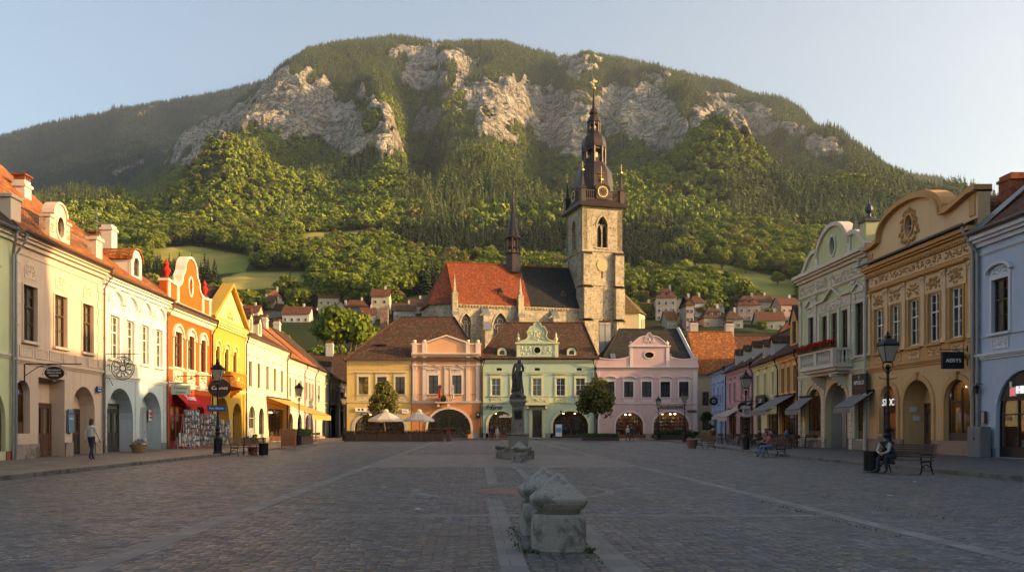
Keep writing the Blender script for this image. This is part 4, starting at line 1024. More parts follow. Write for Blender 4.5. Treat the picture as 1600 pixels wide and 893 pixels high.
# ---------------------------------------------------------------- left row
def house_edge_left():
    pl = Plane('L', pxl=738 - FPX * 20 / 24.0, pxr=18); H = House('yellow_green_house', 'pale yellow-green house cut off by the left edge of the photo', 'house', pl, 11)
    w = pl.w; m = plaster("yellow_green_plaster", (.60, .62, .36)); tr = plaster("pale_trim_a", (.66, .62, .48))
    for k in range(3):
        u = w - 1.9 - k * 3.2; H.win(u - .6, u + .6, 5.4, 7.8, BROWNF, sur='cornice', smat=tr, curtain=1, seed=k)
    H.shop(w - 3.6, w - .45, .5, 3.4, seed=3, fm=BROWNF); H.shop(w - 8.6, w - 5.2, .5, 3.4, seed=4, fm=BROWNF)
    H.wall(rect(H.x0, H.x1, 0, 10.1), m, eave=10.1); H.plinth(.5, BRICK); H.cornice(9.6, .5, .35, tr); H.cornice(4.5, .2, .12, tr, name='string_course')
    H.roof(10.1, 15.2, T_DK, ov=.45); H.gable_ends(10.1, 15.2, 5.5, -.4, 11.4, m); H.gutter(10.02, GREYZ, y=-.5)
    H.pipe(w - .12, 9.9, GREYZ, side=-1)
def house_pink_left():
    pl = Plane('L', pxl=18, pxr=160); H = House('pink_beige_house', 'beige-pink plastered house with roof railing and oval dormer, nearest whole house on the left', 'house', pl, 12)
    m = plaster("beige_pink_plaster", (.66, .50, .38), .7); tr = plaster("beige_trim", (.74, .57, .42), .6); w = pl.w
    for i, (a, b) in enumerate(((35, 57), (84, 104), (128, 145))):
        H.win(H.u(a), H.u(b), 5.4, 7.9, BROWNF, sur='plaque', smat=tr, style='six', curtain=1 if i else 3, seed=i, sw=.07)
    a, b = H.u(24), H.u(47); H.shop(a, b, 1.25, 3.62, seed=1, fm=BROWNF, depth=1.3, lights=1, y=.3)
    ar = H.arcade(H.u(60), H.u(101), 0.1, 3.85, 'r', .75, m); H.door(H.u(101) - 1.7, H.u(101) - .05, .14, 2.7, BROWNF, y=.62, hole=False, leaves=2)
    H.arcade(H.u(113), H.u(148), .1, 3.62, 'a', .8, m); H.door(H.u(148) - 1.25, H.u(148) - .2, .14, 2.5, DARKF, y=.68, hole=False, leaves=1)
    H.wall(rect(H.x0, H.x1, 0, 10.1), m, eave=10.1); H.plinth(.78)
    H.cornice(9.55, .55, .42, tr); H.cornice(9.15, .07, .05, tr, name='string_course'); H.cornice(4.35, .22, .16, tr, name='string_course')
    for i in range(6):
        a = .5 + i * (w - 1) / 6; H.panel(a + .08, a + (w - 1) / 6 - .08, 4.68, 5.15, m, tr, None, name='wall_panel')
    H.quoins(.35, .55, 4.7, 9.1, tr); H.quoins(w - .35, .55, 4.7, 9.1, tr)
    H.roof(10.1, 16.2, T_OR, ov=.5, yb=12.5); H.gable_ends(10.1, 16.2, 6, -.45, 12.4, m)
    H.gutter(10.12, COPPER, y=-.58); H.pipe(.1, 9.9, GREYZ, side=1); H.pipe(w - .05, 9.9, COPPER, side=1)
    # parapet piers, iron railing and the oval lucarne
    for u, ww in ((.35, .8), (w - .35, .7)): P_ = MB(); P_.box(u - ww / 2, u + ww / 2, .0, .5, 10.1, 11.5); P_.box(u - ww / 2 - .08, u + ww / 2 + .08, -.08, .58, 11.5, 11.66); H.part('parapet_pier', P_, tr, bevel=.01)
    for (a, b) in ((.8, 3.35), (4.95, w - .75)):
        rl = MB(); rl.box(a, b, .2, .25, 11.35, 11.4); rl.box(a, b, .2, .25, 10.35, 10.4); k = a + .06
        while k < b: rl.tube([(k, .22, 10.4), (k + .06, .22, 10.7), (k - .04, .22, 11.05), (k, .22, 11.35)], .013, 4); k += .13
        H.part('roof_railing', rl, COPPER)
    L = MB(); c = 4.15; ol = [(c - .95, 10.1), (c + .95, 10.1), (c + .95, 11.5), (c + .62, 11.55)] + [(c + .58 * cos(pi * k / 10), 11.75 + .55 * sin(pi * k / 10)) for k in range(11)] + [(c - .62, 11.55), (c - .95, 11.5)]
    ov_ = [(c + .33 * cos(2 * pi * k / 20), 11.2 + .5 * sin(2 * pi * k / 20)) for k in range(20)]; L.prism(ol, 0, .5, 0, [ov_]); L.band(ov_, -.1, -.06, .05, 0, closed=True)
    L.box(c - 1.02, c - .55, -.08, .5, 11.5, 11.62); L.box(c + .55, c + 1.02, -.08, .5, 11.5, 11.62); L.band([(c + .6 * cos(pi * k / 10), 11.75 + .57 * sin(pi * k / 10)) for k in range(11)], -.1, -.08, .52)
    relief(L, c - .75, 11.0, .3, .6, -.02, 5); relief(L, c + .75, 11.0, .3, .6, -.02, 6); lu = H.part('oval_lucarne', L, tr)
    g = MB(); g.box(c - .35, c + .35, .14, .16, 10.65, 11.75, 1); g.box(c - .02, c + .02, .1, .14, 10.7, 11.7); g.box(c - .34, c + .34, .1, .14, 11.18, 11.22); H.part('lucarne_window', g, [BROWNF, GLASS], lu)
    H.chimney(6.6, 3.2, .62, .62, 14.2, plaster("white_chimney", (.62, .56, .48), 1), 'brick')
def house_white_left():
    pl = Plane('L', pxl=160, pxr=260); H = House('white_arcade_house', 'cream-white house with four shell-topped windows over two pale blue arches', 'house', pl, 12)
    m = plaster("cream_white_plaster", (.72, .68, .56), .5); lo = plaster("pale_blue_plaster", (.52, .60, .62), .7); tr = plaster("white_trim", (.82, .80, .72), .4); w = pl.w
    for i, (a, b) in enumerate(((171, 186), (196, 209), (220, 231.5), (242, 253))):
        H.win(H.u(a), H.u(b), 5.35, 7.75, WHITEF, sur='shell', smat=tr, rmat=tr, style='six', curtain=1, seed=3, sw=.14)
    H.arcade(H.u(166), H.u(208), .1, 3.75, 'a', .85, lo); H.arcade(H.u(218), H.u(252), .1, 3.72, 'a', .85, lo)
    H.door(H.u(208) - 1.9, H.u(208) - .2, .14, 2.9, DARKF, y=.72, hole=False, fan=.3); H.door(H.u(252) - 1.7, H.u(252) - .3, .14, 2.8, flat("grey_blue_door", (.22, .26, .30)), y=.72, hole=False, panes=False)
    H.wall(rect(H.x0, H.x1, 0, 9.85), m, lo, 4.35, eave=9.85); H.plinth(.55, granite("grey_plinth", (.20, .21, .22), .25))
    H.cornice(9.3, .55, .42, tr); H.cornice(4.25, .24, .16, tr, name='string_course'); H.cornice(9.0, .07, .05, tr, name='string_course')
    for i, (a, b) in enumerate(((171, 186), (196, 209), (220, 231.5), (242, 253))): H.panel(H.u(a) - .05, H.u(b) + .05, 4.65, 5.05, tr, tr, tr, 5 + i, 'apron_panel', 6)
    for u in (.25, w - .3, H.u(213)): H.pilaster(u, .45, 0.55, 4.2, tr if 0 else lo, cap=False, rust=True, d=.04)
    for u in (.3, w - .35): H.pilaster(u, .4, 4.6, 9.0, tr, cap=False, rust=True, d=.04)
    H.roof(9.85, 14.8, T_OR, ov=.5, yb=12.5); H.gable_ends(9.85, 14.8, 6, -.45, 12.4, m); H.gutter(9.85, COPPER, y=-.58)
    H.dormer(6.0, 1.5, 10.7, 1.0, m, T_OR, style='arch', wmat=BROWNF); H.chimney(8.4, 3.4, .8, .7, 14.5, plaster("white_chimney", (.62, .56, .48), 1))
    H.pipe(w - .1, 9.6, COPPER, side=1)
def house_orange_left():
    pl = Plane('L', pxl=260, pxr=330); H = House('orange_house', 'bright orange house with curved gable and red urns beside the yellow house', 'house', pl, 12)
    m = plaster("orange_plaster", (.56, .115, .014), .5); lo = plaster("red_plaster", (.44, .028, .012), .5); tr = plaster("cream_trim", (.82, .74, .54), .4); w = pl.w; c = w / 2
    us = ((271, 283.5), (292.5, 303), (312, 321))
    for i, (a, b) in enumerate(us): H.win(H.u(a), H.u(b), 5.6, 8.0, BROWNF, sur='archhood', smat=tr, style='cross', curtain=1, seed=i, sw=.14, sill=True)
    H.shop(H.u(262) + .5, H.u(262) + 3.2, .12, 3.0, 'r', flat("red_frame", (.30, .02, .015), .5), seed=8, lit=3); H.shop(w - 3.6, w - 1.4, .12, 3.2, 'a', flat("red_frame", (.3, .02, .015), .5), seed=9)
    H.wall(rect(H.x0, H.x1, 0, 9.6), m, lo, 3.9, eave=9.6); H.plinth(.4, flat("red_plinth", (.25, .03, .02)))
    H.cornice(9.1, .6, .45, tr, dent=True, dmat=tr); H.cornice(4.25, .3, .16, tr, name='string_course'); H.cornice(5.4, .12, .1, tr, name='string_course')
    for i, (a, b) in enumerate(us): H.panel(H.u(a) - .15, H.u(b) + .15, 4.6, 5.35, tr, tr, m, 15 + i, 'ornament_panel', 8)
    for u in (.2, w - .2): H.pilaster(u, .28, 4.6, 9.0, lo if u < 1 else lo, cap=False, d=.05)
    # gable
    zb = 9.75; top = 13.5; R0 = 1.2
    ol = [(H.x0 + .1, zb), (H.x1 - .1, zb), (H.x1 - .1, 11.2), (c + 2.75, 11.1)] + [(c + 2.6 - .9 * sin(k * pi / 12), 11.9 - .75 * cos(k * pi / 12)) for k in range(7)] + [(c + R0 + .05, 12.4)] + [(c + R0 * cos(pi * k / 12), 12.45 + (top - 12.45) * sin(pi * k / 12)) for k in range(13)] + [(c - R0 - .05, 12.4)] + [(c - 2.6 + .9 * sin(k * pi / 12), 11.9 - .75 * cos(k * pi / 12)) for k in range(6, -1, -1)] + [(c - 2.75, 11.1), (H.x0 + .1, 11.2)]
    ov_ = [(c + .34 * cos(2 * pi * k / 20), 11.5 + .62 * sin(2 * pi * k / 20)) for k in range(20)]
    g = MB(); g.prism(ol, .0, .5, 0, [ov_]); gb = H.part('gable', g, m, uv=True)
    t = MB(); t.band(ol[2:-1] + [ol[-1]], .16, -.1, .6, 0, off=-.12); t.band(ov_, -.13, -.06, .03, closed=True); t.box(H.x0 + .1, H.x1 - .1, -.05, -.003, zb, zb + .28)
    for u in (.4, 2.0, w - 2.0, w - .4): t.box(u - .16, u + .16, -.07, -.003, zb + .28, 11.1)
    H.part('gable_trim', t, tr, gb)
    for u in (.75, c - 2.4, c + 2.4, w - .75):
        f = MB(); big = u < 1 or u > w - 1; s_ = 1 if big else .45
        f.box(u - .24 * s_, u + .24 * s_, .05, .05 + .45 * s_, 11.2, 11.2 + .25 * s_); f.lathe([(.2 * s_, 11.2 + .25 * s_), (.12 * s_, 11.2 + .35 * s_), (.3 * s_, 11.2 + .75 * s_), (.12 * s_, 11.2 + 1.0 * s_), (.2 * s_, 11.2 + 1.15 * s_), (.1 * s_, 11.2 + 1.3 * s_), (0, 11.2 + 1.55 * s_)], u, .28, 10)
        H.part('urn', f, lo if big else tr, gb, smooth=False)
    bk = MB(); bk.face([(c - .5, .3, 10.8), (c + .5, .3, 10.8), (c + .5, .3, 12.3), (c - .5, .3, 12.3)]); H.part('oval_pane', bk, CURT, gb)
    H.roof(9.6, 13.6, T_BR, ov=.5, yb=12.5); H.gable_ends(9.6, 13.6, 6, -.45, 12.4, lo); H.gutter(9.72, COPPER, y=-.58)
    H.chimney(-.0 + .9, 5.0, .7, .7, 14.2, PCH, 'brick'); H.pipe(w - .1, 9.5, IRON, side=1)
def house_yellow_left():
    pl = Plane('L', pxl=330, pxr=383); H = House('yellow_house', 'deep yellow house with a triangular pediment and an orange balcony', 'house', pl, 12)
    m = plaster("deep_yellow_plaster", (.52, .34, .06), .5); lo = plaster("gold_plaster", (.48, .30, .05), .6); tr = plaster("pale_yellow_trim", (.84, .72, .24), .4); w = pl.w; c = w / 2
    us = [(.9, 2.0), (3.2, 4.3), (5.5, 6.6)]
    for i, (a, b) in enumerate(us): H.win(a, b, 5.3, 7.9, BROWNF, sur='archhood', smat=tr, rmat=tr, style='cross', curtain=1, seed=i, sw=.14)
    H.arcade(.9, 4.6, .1, 4.0, 'a', .9, lo); H.arcade(5.6, 8.2, .1, 3.6, 'a', .7, lo); H.door(6.3, 8.0, .14, 2.9, BROWNF, y=.56, hole=False, fan=.4)
    H.wall(rect(H.x0, H.x1, 0, 9.8), m, lo, 4.5, eave=9.8); H.plinth(.5); H.cornice(9.4, .5, .4, tr); H.cornice(4.45, .24, .15, tr, name='string_course'); H.pilaster(w - .45, .5, .5, 4.4, lo, cap=False, rust=True)
    g = MB(); g.prism([(H.x0, 9.9), (H.x1, 9.9), (c, 12.9)], -.05, .4); gb = H.part('pediment', g, tr, uv=True)
    t = MB(); t.band([(H.x1 + .15, 9.9), (c, 13.1), (H.x0 - .15, 9.9)], -.28, -.4, .6); t.box(H.x0, H.x1, -.3, -.06, 9.9, 10.1); relief(t, c, 10.9, 1.6, 1.2, -.08, 4); H.part('pediment_trim', t, lo, gb)
    mb = MB()   # roof runs back from the pediment, ridge at right angles to the street
    for sx in (0, 1):
        x = H.x0 - .2 if not sx else H.x1 + .2; q = [(x, -.42, 9.95), (c, -.42, 13.15), (c, 12, 13.15), (x, 12, 9.95)]; mb.face(q if sx else q[::-1]); 
    H.rf = H.part('roof', mb, T_BR, uv=True); H.rz_ = (9.9, 13.15, -.4, 6)
    b = MB(); b0, b1, z0 = 1.1, 5.5, 4.75; b.prism([(b0, z0), (b1, z0), (b1, z0 + .16), (b0, z0 + .16)], -1.15, -.003)
    for (x0, x1, y0, y1) in ((b0, b1, -1.15, -1.03), (b0, b0 + .12, -1.03, -.003), (b1 - .12, b1, -1.03, -.003)): b.box(x0, x1, y0, y1, z0 + .16, z0 + 1.05)
    b.box(b0 - .05, b1 + .05, -1.2, -.98, z0 + 1.05, z0 + 1.15); relief(b, (b0 + b1) / 2, z0 + .6, 4.0, .6, -1.16, 9, 1, .03, 12)
    for u in (b0 + .5, b1 - .7):
        for k in range(4): b.box(u, u + .28, -1.0 + k * .26, -.003, z0 - .18 * (k + 1) , z0 - .18 * k - (.001 if k else 0))
    H.part('balcony', b, [plaster("orange_balcony", (.60, .20, .02), .4), tr]); H.pipe(w - .1, 9.6, IRON, side=-1)
    H.chimney(c + 1.6, 8, .7, .7, 14, BRICK)
def house_cream_left():
    pl = Plane('L', pxl=383, pxr=447.5); H = House('cream_house', 'long cream house with five windows and gabled dormers above the cafe awning', 'house', pl, 12)
    m = plaster("cream_plaster", (.70, .64, .42), .6); tr = plaster("cream_trim_b", (.80, .78, .60), .4); w = pl.w
    for i, p in enumerate((389, 402.5, 416, 428, 439)): u = H.u(p) + .3; H.win(u - .55, u + .55, 5.2, 7.5, BROWNF, sur='cornice', smat=tr, curtain=(2, 1, 3, 1, 2)[i], seed=i)
    H.shop(1.2, 3.4, 1.0, 3.5, 'a', flat("grey_frame", (.22, .24, .24)), seed=21); H.shop(4.6, 6.6, .9, 3.4, 'a', DARKF, seed=22); H.shop(8.3, 14.8, .15, 3.4, 'r', BROWNF, seed=23, lights=4, lit=3)
    H.wall(rect(H.x0, H.x1, 0, 9.7), m, eave=9.7); H.plinth(.6); H.cornice(9.15, .55, .42, tr); H.cornice(4.5, .2, .14, tr, name='string_course'); H.pipe(w - .15, 9.5, IRON)
    H.roof(9.7, 13.6, T_BR, ov=.5, yb=12.5); H.gable_ends(9.7, 13.6, 6, -.45, 12.4, m); H.gutter(9.62, COPPER, y=-.58)
    for u in (5.0, 8.2): H.dormer(u, 1.3, 10.5, 1.25, m, T_BR, wmat=BROWNF)
    H.chimney(12.5, 5.5, 1.0, .8, 15.2, PCH, 'brick')
def small_left(name, label, a, b, col, wins, ze, zr, tile, lowcol=None, depth=11, arches=(), dorm=(), chim=(), trim=None, fm=BROWNF, hl=0, hr=0, door=None):
    pl = Plane('L', pxl=a, pxr=b); H = House(name, label, 'house', pl, depth); m = plaster(name + "_plaster", col, .8); tr = plaster(name + "_trim", trim or sc_(col, 1.15), .5)
    for i, u in enumerate(wins): H.win(u - .5, u + .5, 4.9, 7.0, fm, sur='cornice', smat=tr, curtain=(1, 2, 3, 0)[i % 4], seed=i)
    for i, (x0, x1) in enumerate(arches): H.shop(x0, x1, .3, 3.1, 'a', DARKF, seed=30 + i)
    if door: H.door(door[0], door[1], .12, 2.9, BROWNF, fan=.4)
    H.wall(rect(H.x0, H.x1, 0, ze), m, eave=ze); H.plinth(.5); H.cornice(ze - .45, .45, .35, tr); H.cornice(4.1, .18, .12, tr, name='string_course')
    H.roof(ze, zr, tile, ov=.45, yb=depth + .5, hl=hl, hr=hr)
    if not (hl or hr): H.gable_ends(ze, zr, depth / 2, -.4, depth + .4, m)
    H.gutter(ze - .06, IRON, y=-.5); H.pipe(pl.w - .12, ze - .2, IRON)
    for u in dorm: H.dormer(u, 1.2, ze + .8, 1.1, m, tile, wmat=BROWNF)
    for (u, y, z) in chim: H.chimney(u, y, .9, .8, z, PCH, 'brick')
    return H
house_edge_left(); house_pink_left(); house_white_left(); house_orange_left(); house_yellow_left(); house_cream_left()
small_left('pale_cream_house', 'narrow pale cream house with orange roof past the cream house', 447.5, 475, (.68, .62, .44), (1.6, 4.4, 7.2), 9.1, 13.6, T_OR, arches=((1, 3.4), (5.5, 8.2)), chim=((2.5, 6, 15.4), (7, 6, 15)))
small_left('dusky_pink_house', 'dusky pink house with three dark windows deep in the left row', 475, 492, (.58, .46, .40), (1.3, 3.2, 5.1), 9.1, 14.0, T_OR, arches=((1, 2.8),), door=(4, 5.4), chim=((3, 5.5, 15),))
small_left('grey_green_house', 'shaded grey-green house near the corner of the left alley', 492, 513.5, (.40, .44, .36), (2.5, 7.5), 9.05, 14.2, T_BR, arches=((5, 8),), chim=((5, 6, 15.6),))
small_left('grey_alley_house', 'grey house with four narrow windows inside the left alley', 513.5, 527, (.42, .40, .34), (1.5, 4, 6.5, 9), 8.6, 13.0, T_BR, arches=((3, 5.5),), dorm=(5,))
small_left('alley_end_house', 'weathered grey house closing the left alley', 527, 537, (.38, .34, .30), (2, 5.5, 9), 8.6, 12.6, T_BR, arches=((3, 6),))

# ---------------------------------------------------------------- back row
def house_ochre():
    pl = Plane('B', 110, 542, 642); H = House('ochre_house', 'ochre yellow house with a great brown hipped roof behind the cafe terrace', 'house', pl, 13)
    m = plaster("ochre_plaster", (.66, .46, .16), .6); tr = plaster("ochre_trim", (.68, .58, .36), .4); w = pl.w
    for i, (a, b) in enumerate(((560, 575.5), (589, 604), (617.5, 632.5))): H.win(H.u(a), H.u(b), 6.05, 8.4, BROWNF, sur='cornice', smat=tr, curtain=(2, 0, 1)[i], seed=i, sw=.22); H.panel(H.u(a) - .2, H.u(b) + .2, 5.2, 5.85, tr, tr, m, i, 'apron_panel', 6)
    H.shop(H.u(554), H.u(632), .12, 3.6, 2.0, DARKF, seed=41, lights=2, lit=1.2)
    H.wall(rect(H.x0, H.x1, 0, 10.7), m, eave=10.7); H.plinth(.7); H.cornice(10.25, .45, .35, tr); H.cornice(9.35, .08, .05, tr, name='string_course'); H.cornice(4.85, .2, .12, tr, name='string_course')
    t = MB(); t.band(archpath(H.u(554), H.u(632), .12, 3.6, 2.0), -.4, -.05, -.003); H.part('arch_surround', t, plaster("greyish_trim", (.5, .47, .4)))
    H.roof(10.7, 17.4, T_BR, ov=.4, x0=H.x0, x1=XZ(751, 110) - H.pl.X0 - .15, hl=6.6, hr=3.6, yb=14); H.gutter(10.64, COPPER, y=-.5)
    for u in (4.6, 13.2): mb = MB(); z = 12.7 if u < 9 else 14.0; yy = (z - 10.7) / 6.7 * 7.2 - .4; mb.box(u - .5, u + .5, yy - .1, yy + .8, z - .1, z + .3, 1); mb.face([(u - .8, yy - .25, z + .25), (u + .8, yy - .25, z + .25), (u + .8, yy + 1.6, z + .75), (u - .8, yy + 1.6, z + .75)]); H.part('roof_vent', mb, [T_BR, DARK], H.rf)
    H.chimney(4.2, 8, 1.1, 1.0, 19.0, stonewall("old_chimney", (.3, .2, .13), (.22, .15, .1), .3, .1), z0=14.8); H.chimney(1.4, 12.6, .9, .9, 14.2, PCH, z0=10)
def house_peach():
    pl = Plane('B', 110, 643, 751.5); H = House('peach_house', 'peach-orange house with white pilasters and two small flags over a wide arch', 'house', pl, 12)
    m = plaster("peach_plaster", (.76, .42, .22), .4); lo = plaster("burnt_orange_plaster", (.66, .27, .09), .4); tr = plaster("peach_white_trim", (.76, .60, .48), .4); w = pl.w; c = w / 2
    for i, (a, b) in enumerate(((670, 684.5), (706.5, 721))): H.win(H.u(a), H.u(b), 6.1, 8.6, DARKF, sur='tri', smat=tr, curtain=1, seed=i, sw=.28)
    H.shop(H.u(668), H.u(735.5), .12, 4.05, 2.6, DARKF, seed=42, lights=2, lit=.8, depth=3.5)
    ol = [(H.x0, 4.9), (H.x1, 4.9), (H.x1, 12.9), (H.x1 - 1.6, 12.9), (H.x1 - 1.6, 12.9), (c, 13.9), (H.x0 + 1.6, 12.9), (H.x0 + 1.6, 12.9), (H.x0, 12.9)]
    ol = [(H.x0, 4.9), (H.x1, 4.9), (H.x1, 12.7), (c + 3.2, 12.7), (c, 13.8), (c - 3.2, 12.7), (H.x0, 12.7)]
    H.wall([(p[0], max(p[1], 0)) for p in ol][:0] or [(H.x0, 0)] + [(H.x1, 0)] + ol[2:], m, lo, 4.9, eave=10.7)
    t = MB(); t.band([(H.x1 + .1, 12.72), (c + 3.4, 12.72), (c, 13.88), (c - 3.4, 12.72), (H.x0 - .1, 12.72)], -.22, -.18, .5); H.part('parapet_coping', t, tr)
    for u in (.42, 1.75, w - 1.75, w - .42): f = MB(); f.box(u - .3, u + .3, -.22, .3, 11.35, 13.0); f.lathe([(.3, 13.0), (.2, 13.05), (.26, 13.2), (.2, 13.38), (.0, 13.42)], u, .04, 10); H.part('parapet_pier', f, tr)
    H.cornice(11.2, .4, .42, tr); H.cornice(9.75, .24, .2, tr); H.cornice(4.75, .35, .2, tr, name='string_course'); H.plinth(.75)
    for u in (.42, 1.75, c, w - 1.75, w - .42): H.pilaster(u, .5, 5.15, 9.72, tr)
    for u in (.42, 1.75, w - 1.75, w - .42): H.pilaster(u, .45, 10.0, 11.18, tr, cap=False)
    k = .95
    while k < 4.5: mb = MB(); k += .42
    t = MB(); t.band(archpath(H.u(668), H.u(735.5), .12, 4.05, 2.6), -.3, -.08, -.003); H.part('arch_surround', t, tr)
    b = MB(); a0, a1 = H.u(680), H.u(706); b.box(a0, a1, -.8, -.22, 4.85, 5.0); b.box(a0 + .3, a0 + .6, -.6, -.22, 4.35, 4.85); b.box(a1 - .6, a1 - .3, -.6, -.22, 4.35, 4.85); H.part('balcony_slab', b, tr)
    r = MB(); z = 5.0
    for k in range(15): x = a0 + .05 + k * (a1 - a0 - .1) / 14; r.tube([(x, -.75, z), (x, -.82, z + .35), (x, -.75, z + .95)], .014, 4)
    r.box(a0, a1, -.78, -.74, z + .93, z + .97)
    for s_ in (0, 1):
        x = a0 + .02 if not s_ else a1 - .02; r.box(x - .01, x + .01, -.76, -.02, z + .93, z + .97)
        for k in range(5): r.tube([(x, -.7 + k * .15, z), (x, -.7 + k * .15, z + .93)], .012, 4)
    r.box(a0 - 3.4, a0, -.03, -.004, 6.0, 6.04); r.box(a1, a1 + 3.4, -.03, -.004, 6.0, 6.04); H.part('balcony_railing', r, IRON)
    p = MB(); p.lathe([(0, 5.02), (.28, 5.05), (.42, 5.35), (.36, 5.7), (.2, 5.85), (0, 5.9)], (a0 + a1) / 2, -.5, 10); H.part('balcony_basket', p, LEAF_ORN)
    H.pipe(w - .1, 10.6, IRON, side=1)
def house_mint():
    pl = Plane('B', 110, 752.5, 930.5); H = House('mint_house', 'mint green house with scrolled central gable behind the statue', 'house', pl, 13)
    m = plaster("mint_plaster", (.47, .58, .42), .45); tr = plaster("cream_mint_trim", (.64, .63, .38), .4); w = pl.w; c = H.u(839.5)
    for i, (a, b) in enumerate(((768, 782), (799, 812.5), (832, 846), (869, 883), (899.5, 914))): H.win(H.u(a), H.u(b), 5.85, 8.2, WHITEF, sur='cornice', smat=tr, curtain=3 if i != 1 else 1, seed=i, sw=.22, style='six'); 
    for i, (a, b) in enumerate(((768, 782), (799, 812.5), (869, 883), (899.5, 914))): H.panel(H.u(a) - .1, H.u(b) + .1, 5.0, 5.6, tr, tr, tr, 60 + i, 'apron_panel', 8)
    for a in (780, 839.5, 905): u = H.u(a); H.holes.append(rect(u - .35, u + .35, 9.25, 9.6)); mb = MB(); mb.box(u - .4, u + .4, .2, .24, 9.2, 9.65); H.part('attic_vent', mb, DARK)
    H.shop(H.u(763), H.u(803.5), .12, 3.75, 1.9, wood("red_brown_frame", (.16, .05, .02)), seed=43, lights=1, lit=1.2); H.door(H.u(832), H.u(846.5), .2, 3.9, wood("dark_brown_door", (.05, .03, .02)), fan=.9); H.shop(H.u(864), H.u(919), .12, 3.75, 1.9, DARKF, seed=44, lights=2, lit=1.5)
    H.wall(rect(H.x0, H.x1, 0, 10.75), m, eave=10.7); H.plinth(.8, granite("grey_plinth", (.20, .21, .22), .25)); H.cornice(10.3, .42, .35, tr); H.cornice(8.95, .1, .08, tr, name='string_course'); H.cornice(4.75, .22, .14, tr, name='string_course'); H.cornice(5.72, .05, .06, tr, name='string_course')
    for a, b in ((763, 803.5), (864, 919)): t = MB(); t.band(archpath(H.u(a), H.u(b), .12, 3.75, 1.9), -.34, -.07, -.003); H.part('arch_surround', t, tr)
    for u in (.35, w - .35): H.pilaster(u, .35, 5.0, 8.9, tr, cap=False, d=.05)
    t = MB(); t.box(H.u(827), H.u(831), -.12, -.003, .2, 4.3); t.box(H.u(847.5), H.u(851.5), -.12, -.003, .2, 4.3); t.box(H.u(827), H.u(851.5), -.1, -.003, 4.1, 4.35); H.part('door_surround', t, tr)
    # centre gable
    x0, x1 = H.u(806.5), H.u(872.5); g = MB(); cv = [(x1, 13.05), (x1 - .5, 13.15)] + [(c + 2.15 - .95 * sin(k * pi / 10), 14.0 - .75 * cos(k * pi / 10)) for k in range(0, 8)] + [(c + 1.1, 14.85), (c + .95, 15.15), (c + .5, 15.25), (c + .42, 15.6), (c + .2, 15.7), (c + .14, 15.95)]
    ol = [(x0, 10.7), (x1, 10.7), (x1, 13.05)] + cv[1:] + [(2 * c - x, z) for x, z in cv[::-1][:-1]] + [(x0, 13.05)]
    rd = [(c + .43 * cos(2 * pi * k / 20), 12.0 + .43 * sin(2 * pi * k / 20)) for k in range(20)]
    g.prism(ol, -.02, .5, 0, [rd]); gb = H.part('gable', g, m, uv=True); t = MB(); t.band(ol[3:-1], .14, -.14, .55, off=-.08); t.band(rd, -.12, -.08, .0, closed=True); t.box(x0 - .15, x1 + .15, -.24, -.023, 12.85, 13.08)
    for u in (x0 + .3, x1 - .3): t.box(u - .22, u + .22, -.08, -.023, 10.75, 12.85); t.lathe([(.24, 13.1), (.12, 13.2), (.28, 13.55), (.1, 13.85), (.16, 14.0), (0, 14.5)], u, .2, 8)
    relief(t, c - 1.6, 12.0, 1.8, 1.2, -.03, 3); relief(t, c + 1.6, 12.0, 1.8, 1.2, -.03, 4); relief(t, c, 13.95, 2.6, 1.4, -.03, 5, 0, .06, 22); H.part('gable_trim', t, tr, gb)
    bk = MB(); bk.box(c - .5, c + .5, .2, .24, 11.5, 12.5); H.part('round_window', bk, DARK, gb)
    # balcony
    b0, b1 = H.u(820), H.u(857); b = MB(); b.box(b0, b1, -1.1, -.003, 4.55, 4.74); b.box(b0, b1, -1.1, -.98, 4.74, 5.7); b.box(b0, b0 + .12, -.98, -.003, 4.74, 5.7); b.box(b1 - .12, b1, -.98, -.003, 4.74, 5.7); b.box(b0 - .05, b1 + .05, -1.16, -.94, 5.7, 5.8); relief(b, (b0 + b1) / 2, 5.2, 2.6, .6, -1.12, 8); b.box(b0 + .2, b0 + .5, -.8, -.003, 4.1, 4.55); b.box(b1 - .5, b1 - .2, -.8, -.003, 4.1, 4.55); H.part('balcony', b, tr)
    H.roof(10.8, 16.6, T_BR, ov=.4, x0=H.x0 - .1, x1=H.x1, hl=3.6, hr=.7, yb=14); H.gutter(10.85, IRON, y=-.5)
    H.dormer(H.u(784.5), 1.25, 11.35, .5, tr, T_BR, style='arch', wmat=DARKF); H.dormer(H.u(893.5), 1.25, 11.35, .5, tr, T_BR, style='arch', wmat=DARKF)
    H.pipe(.12, 10.6, IRON, side=1); H.pipe(w - .12, 10.6, IRON, side=-1)
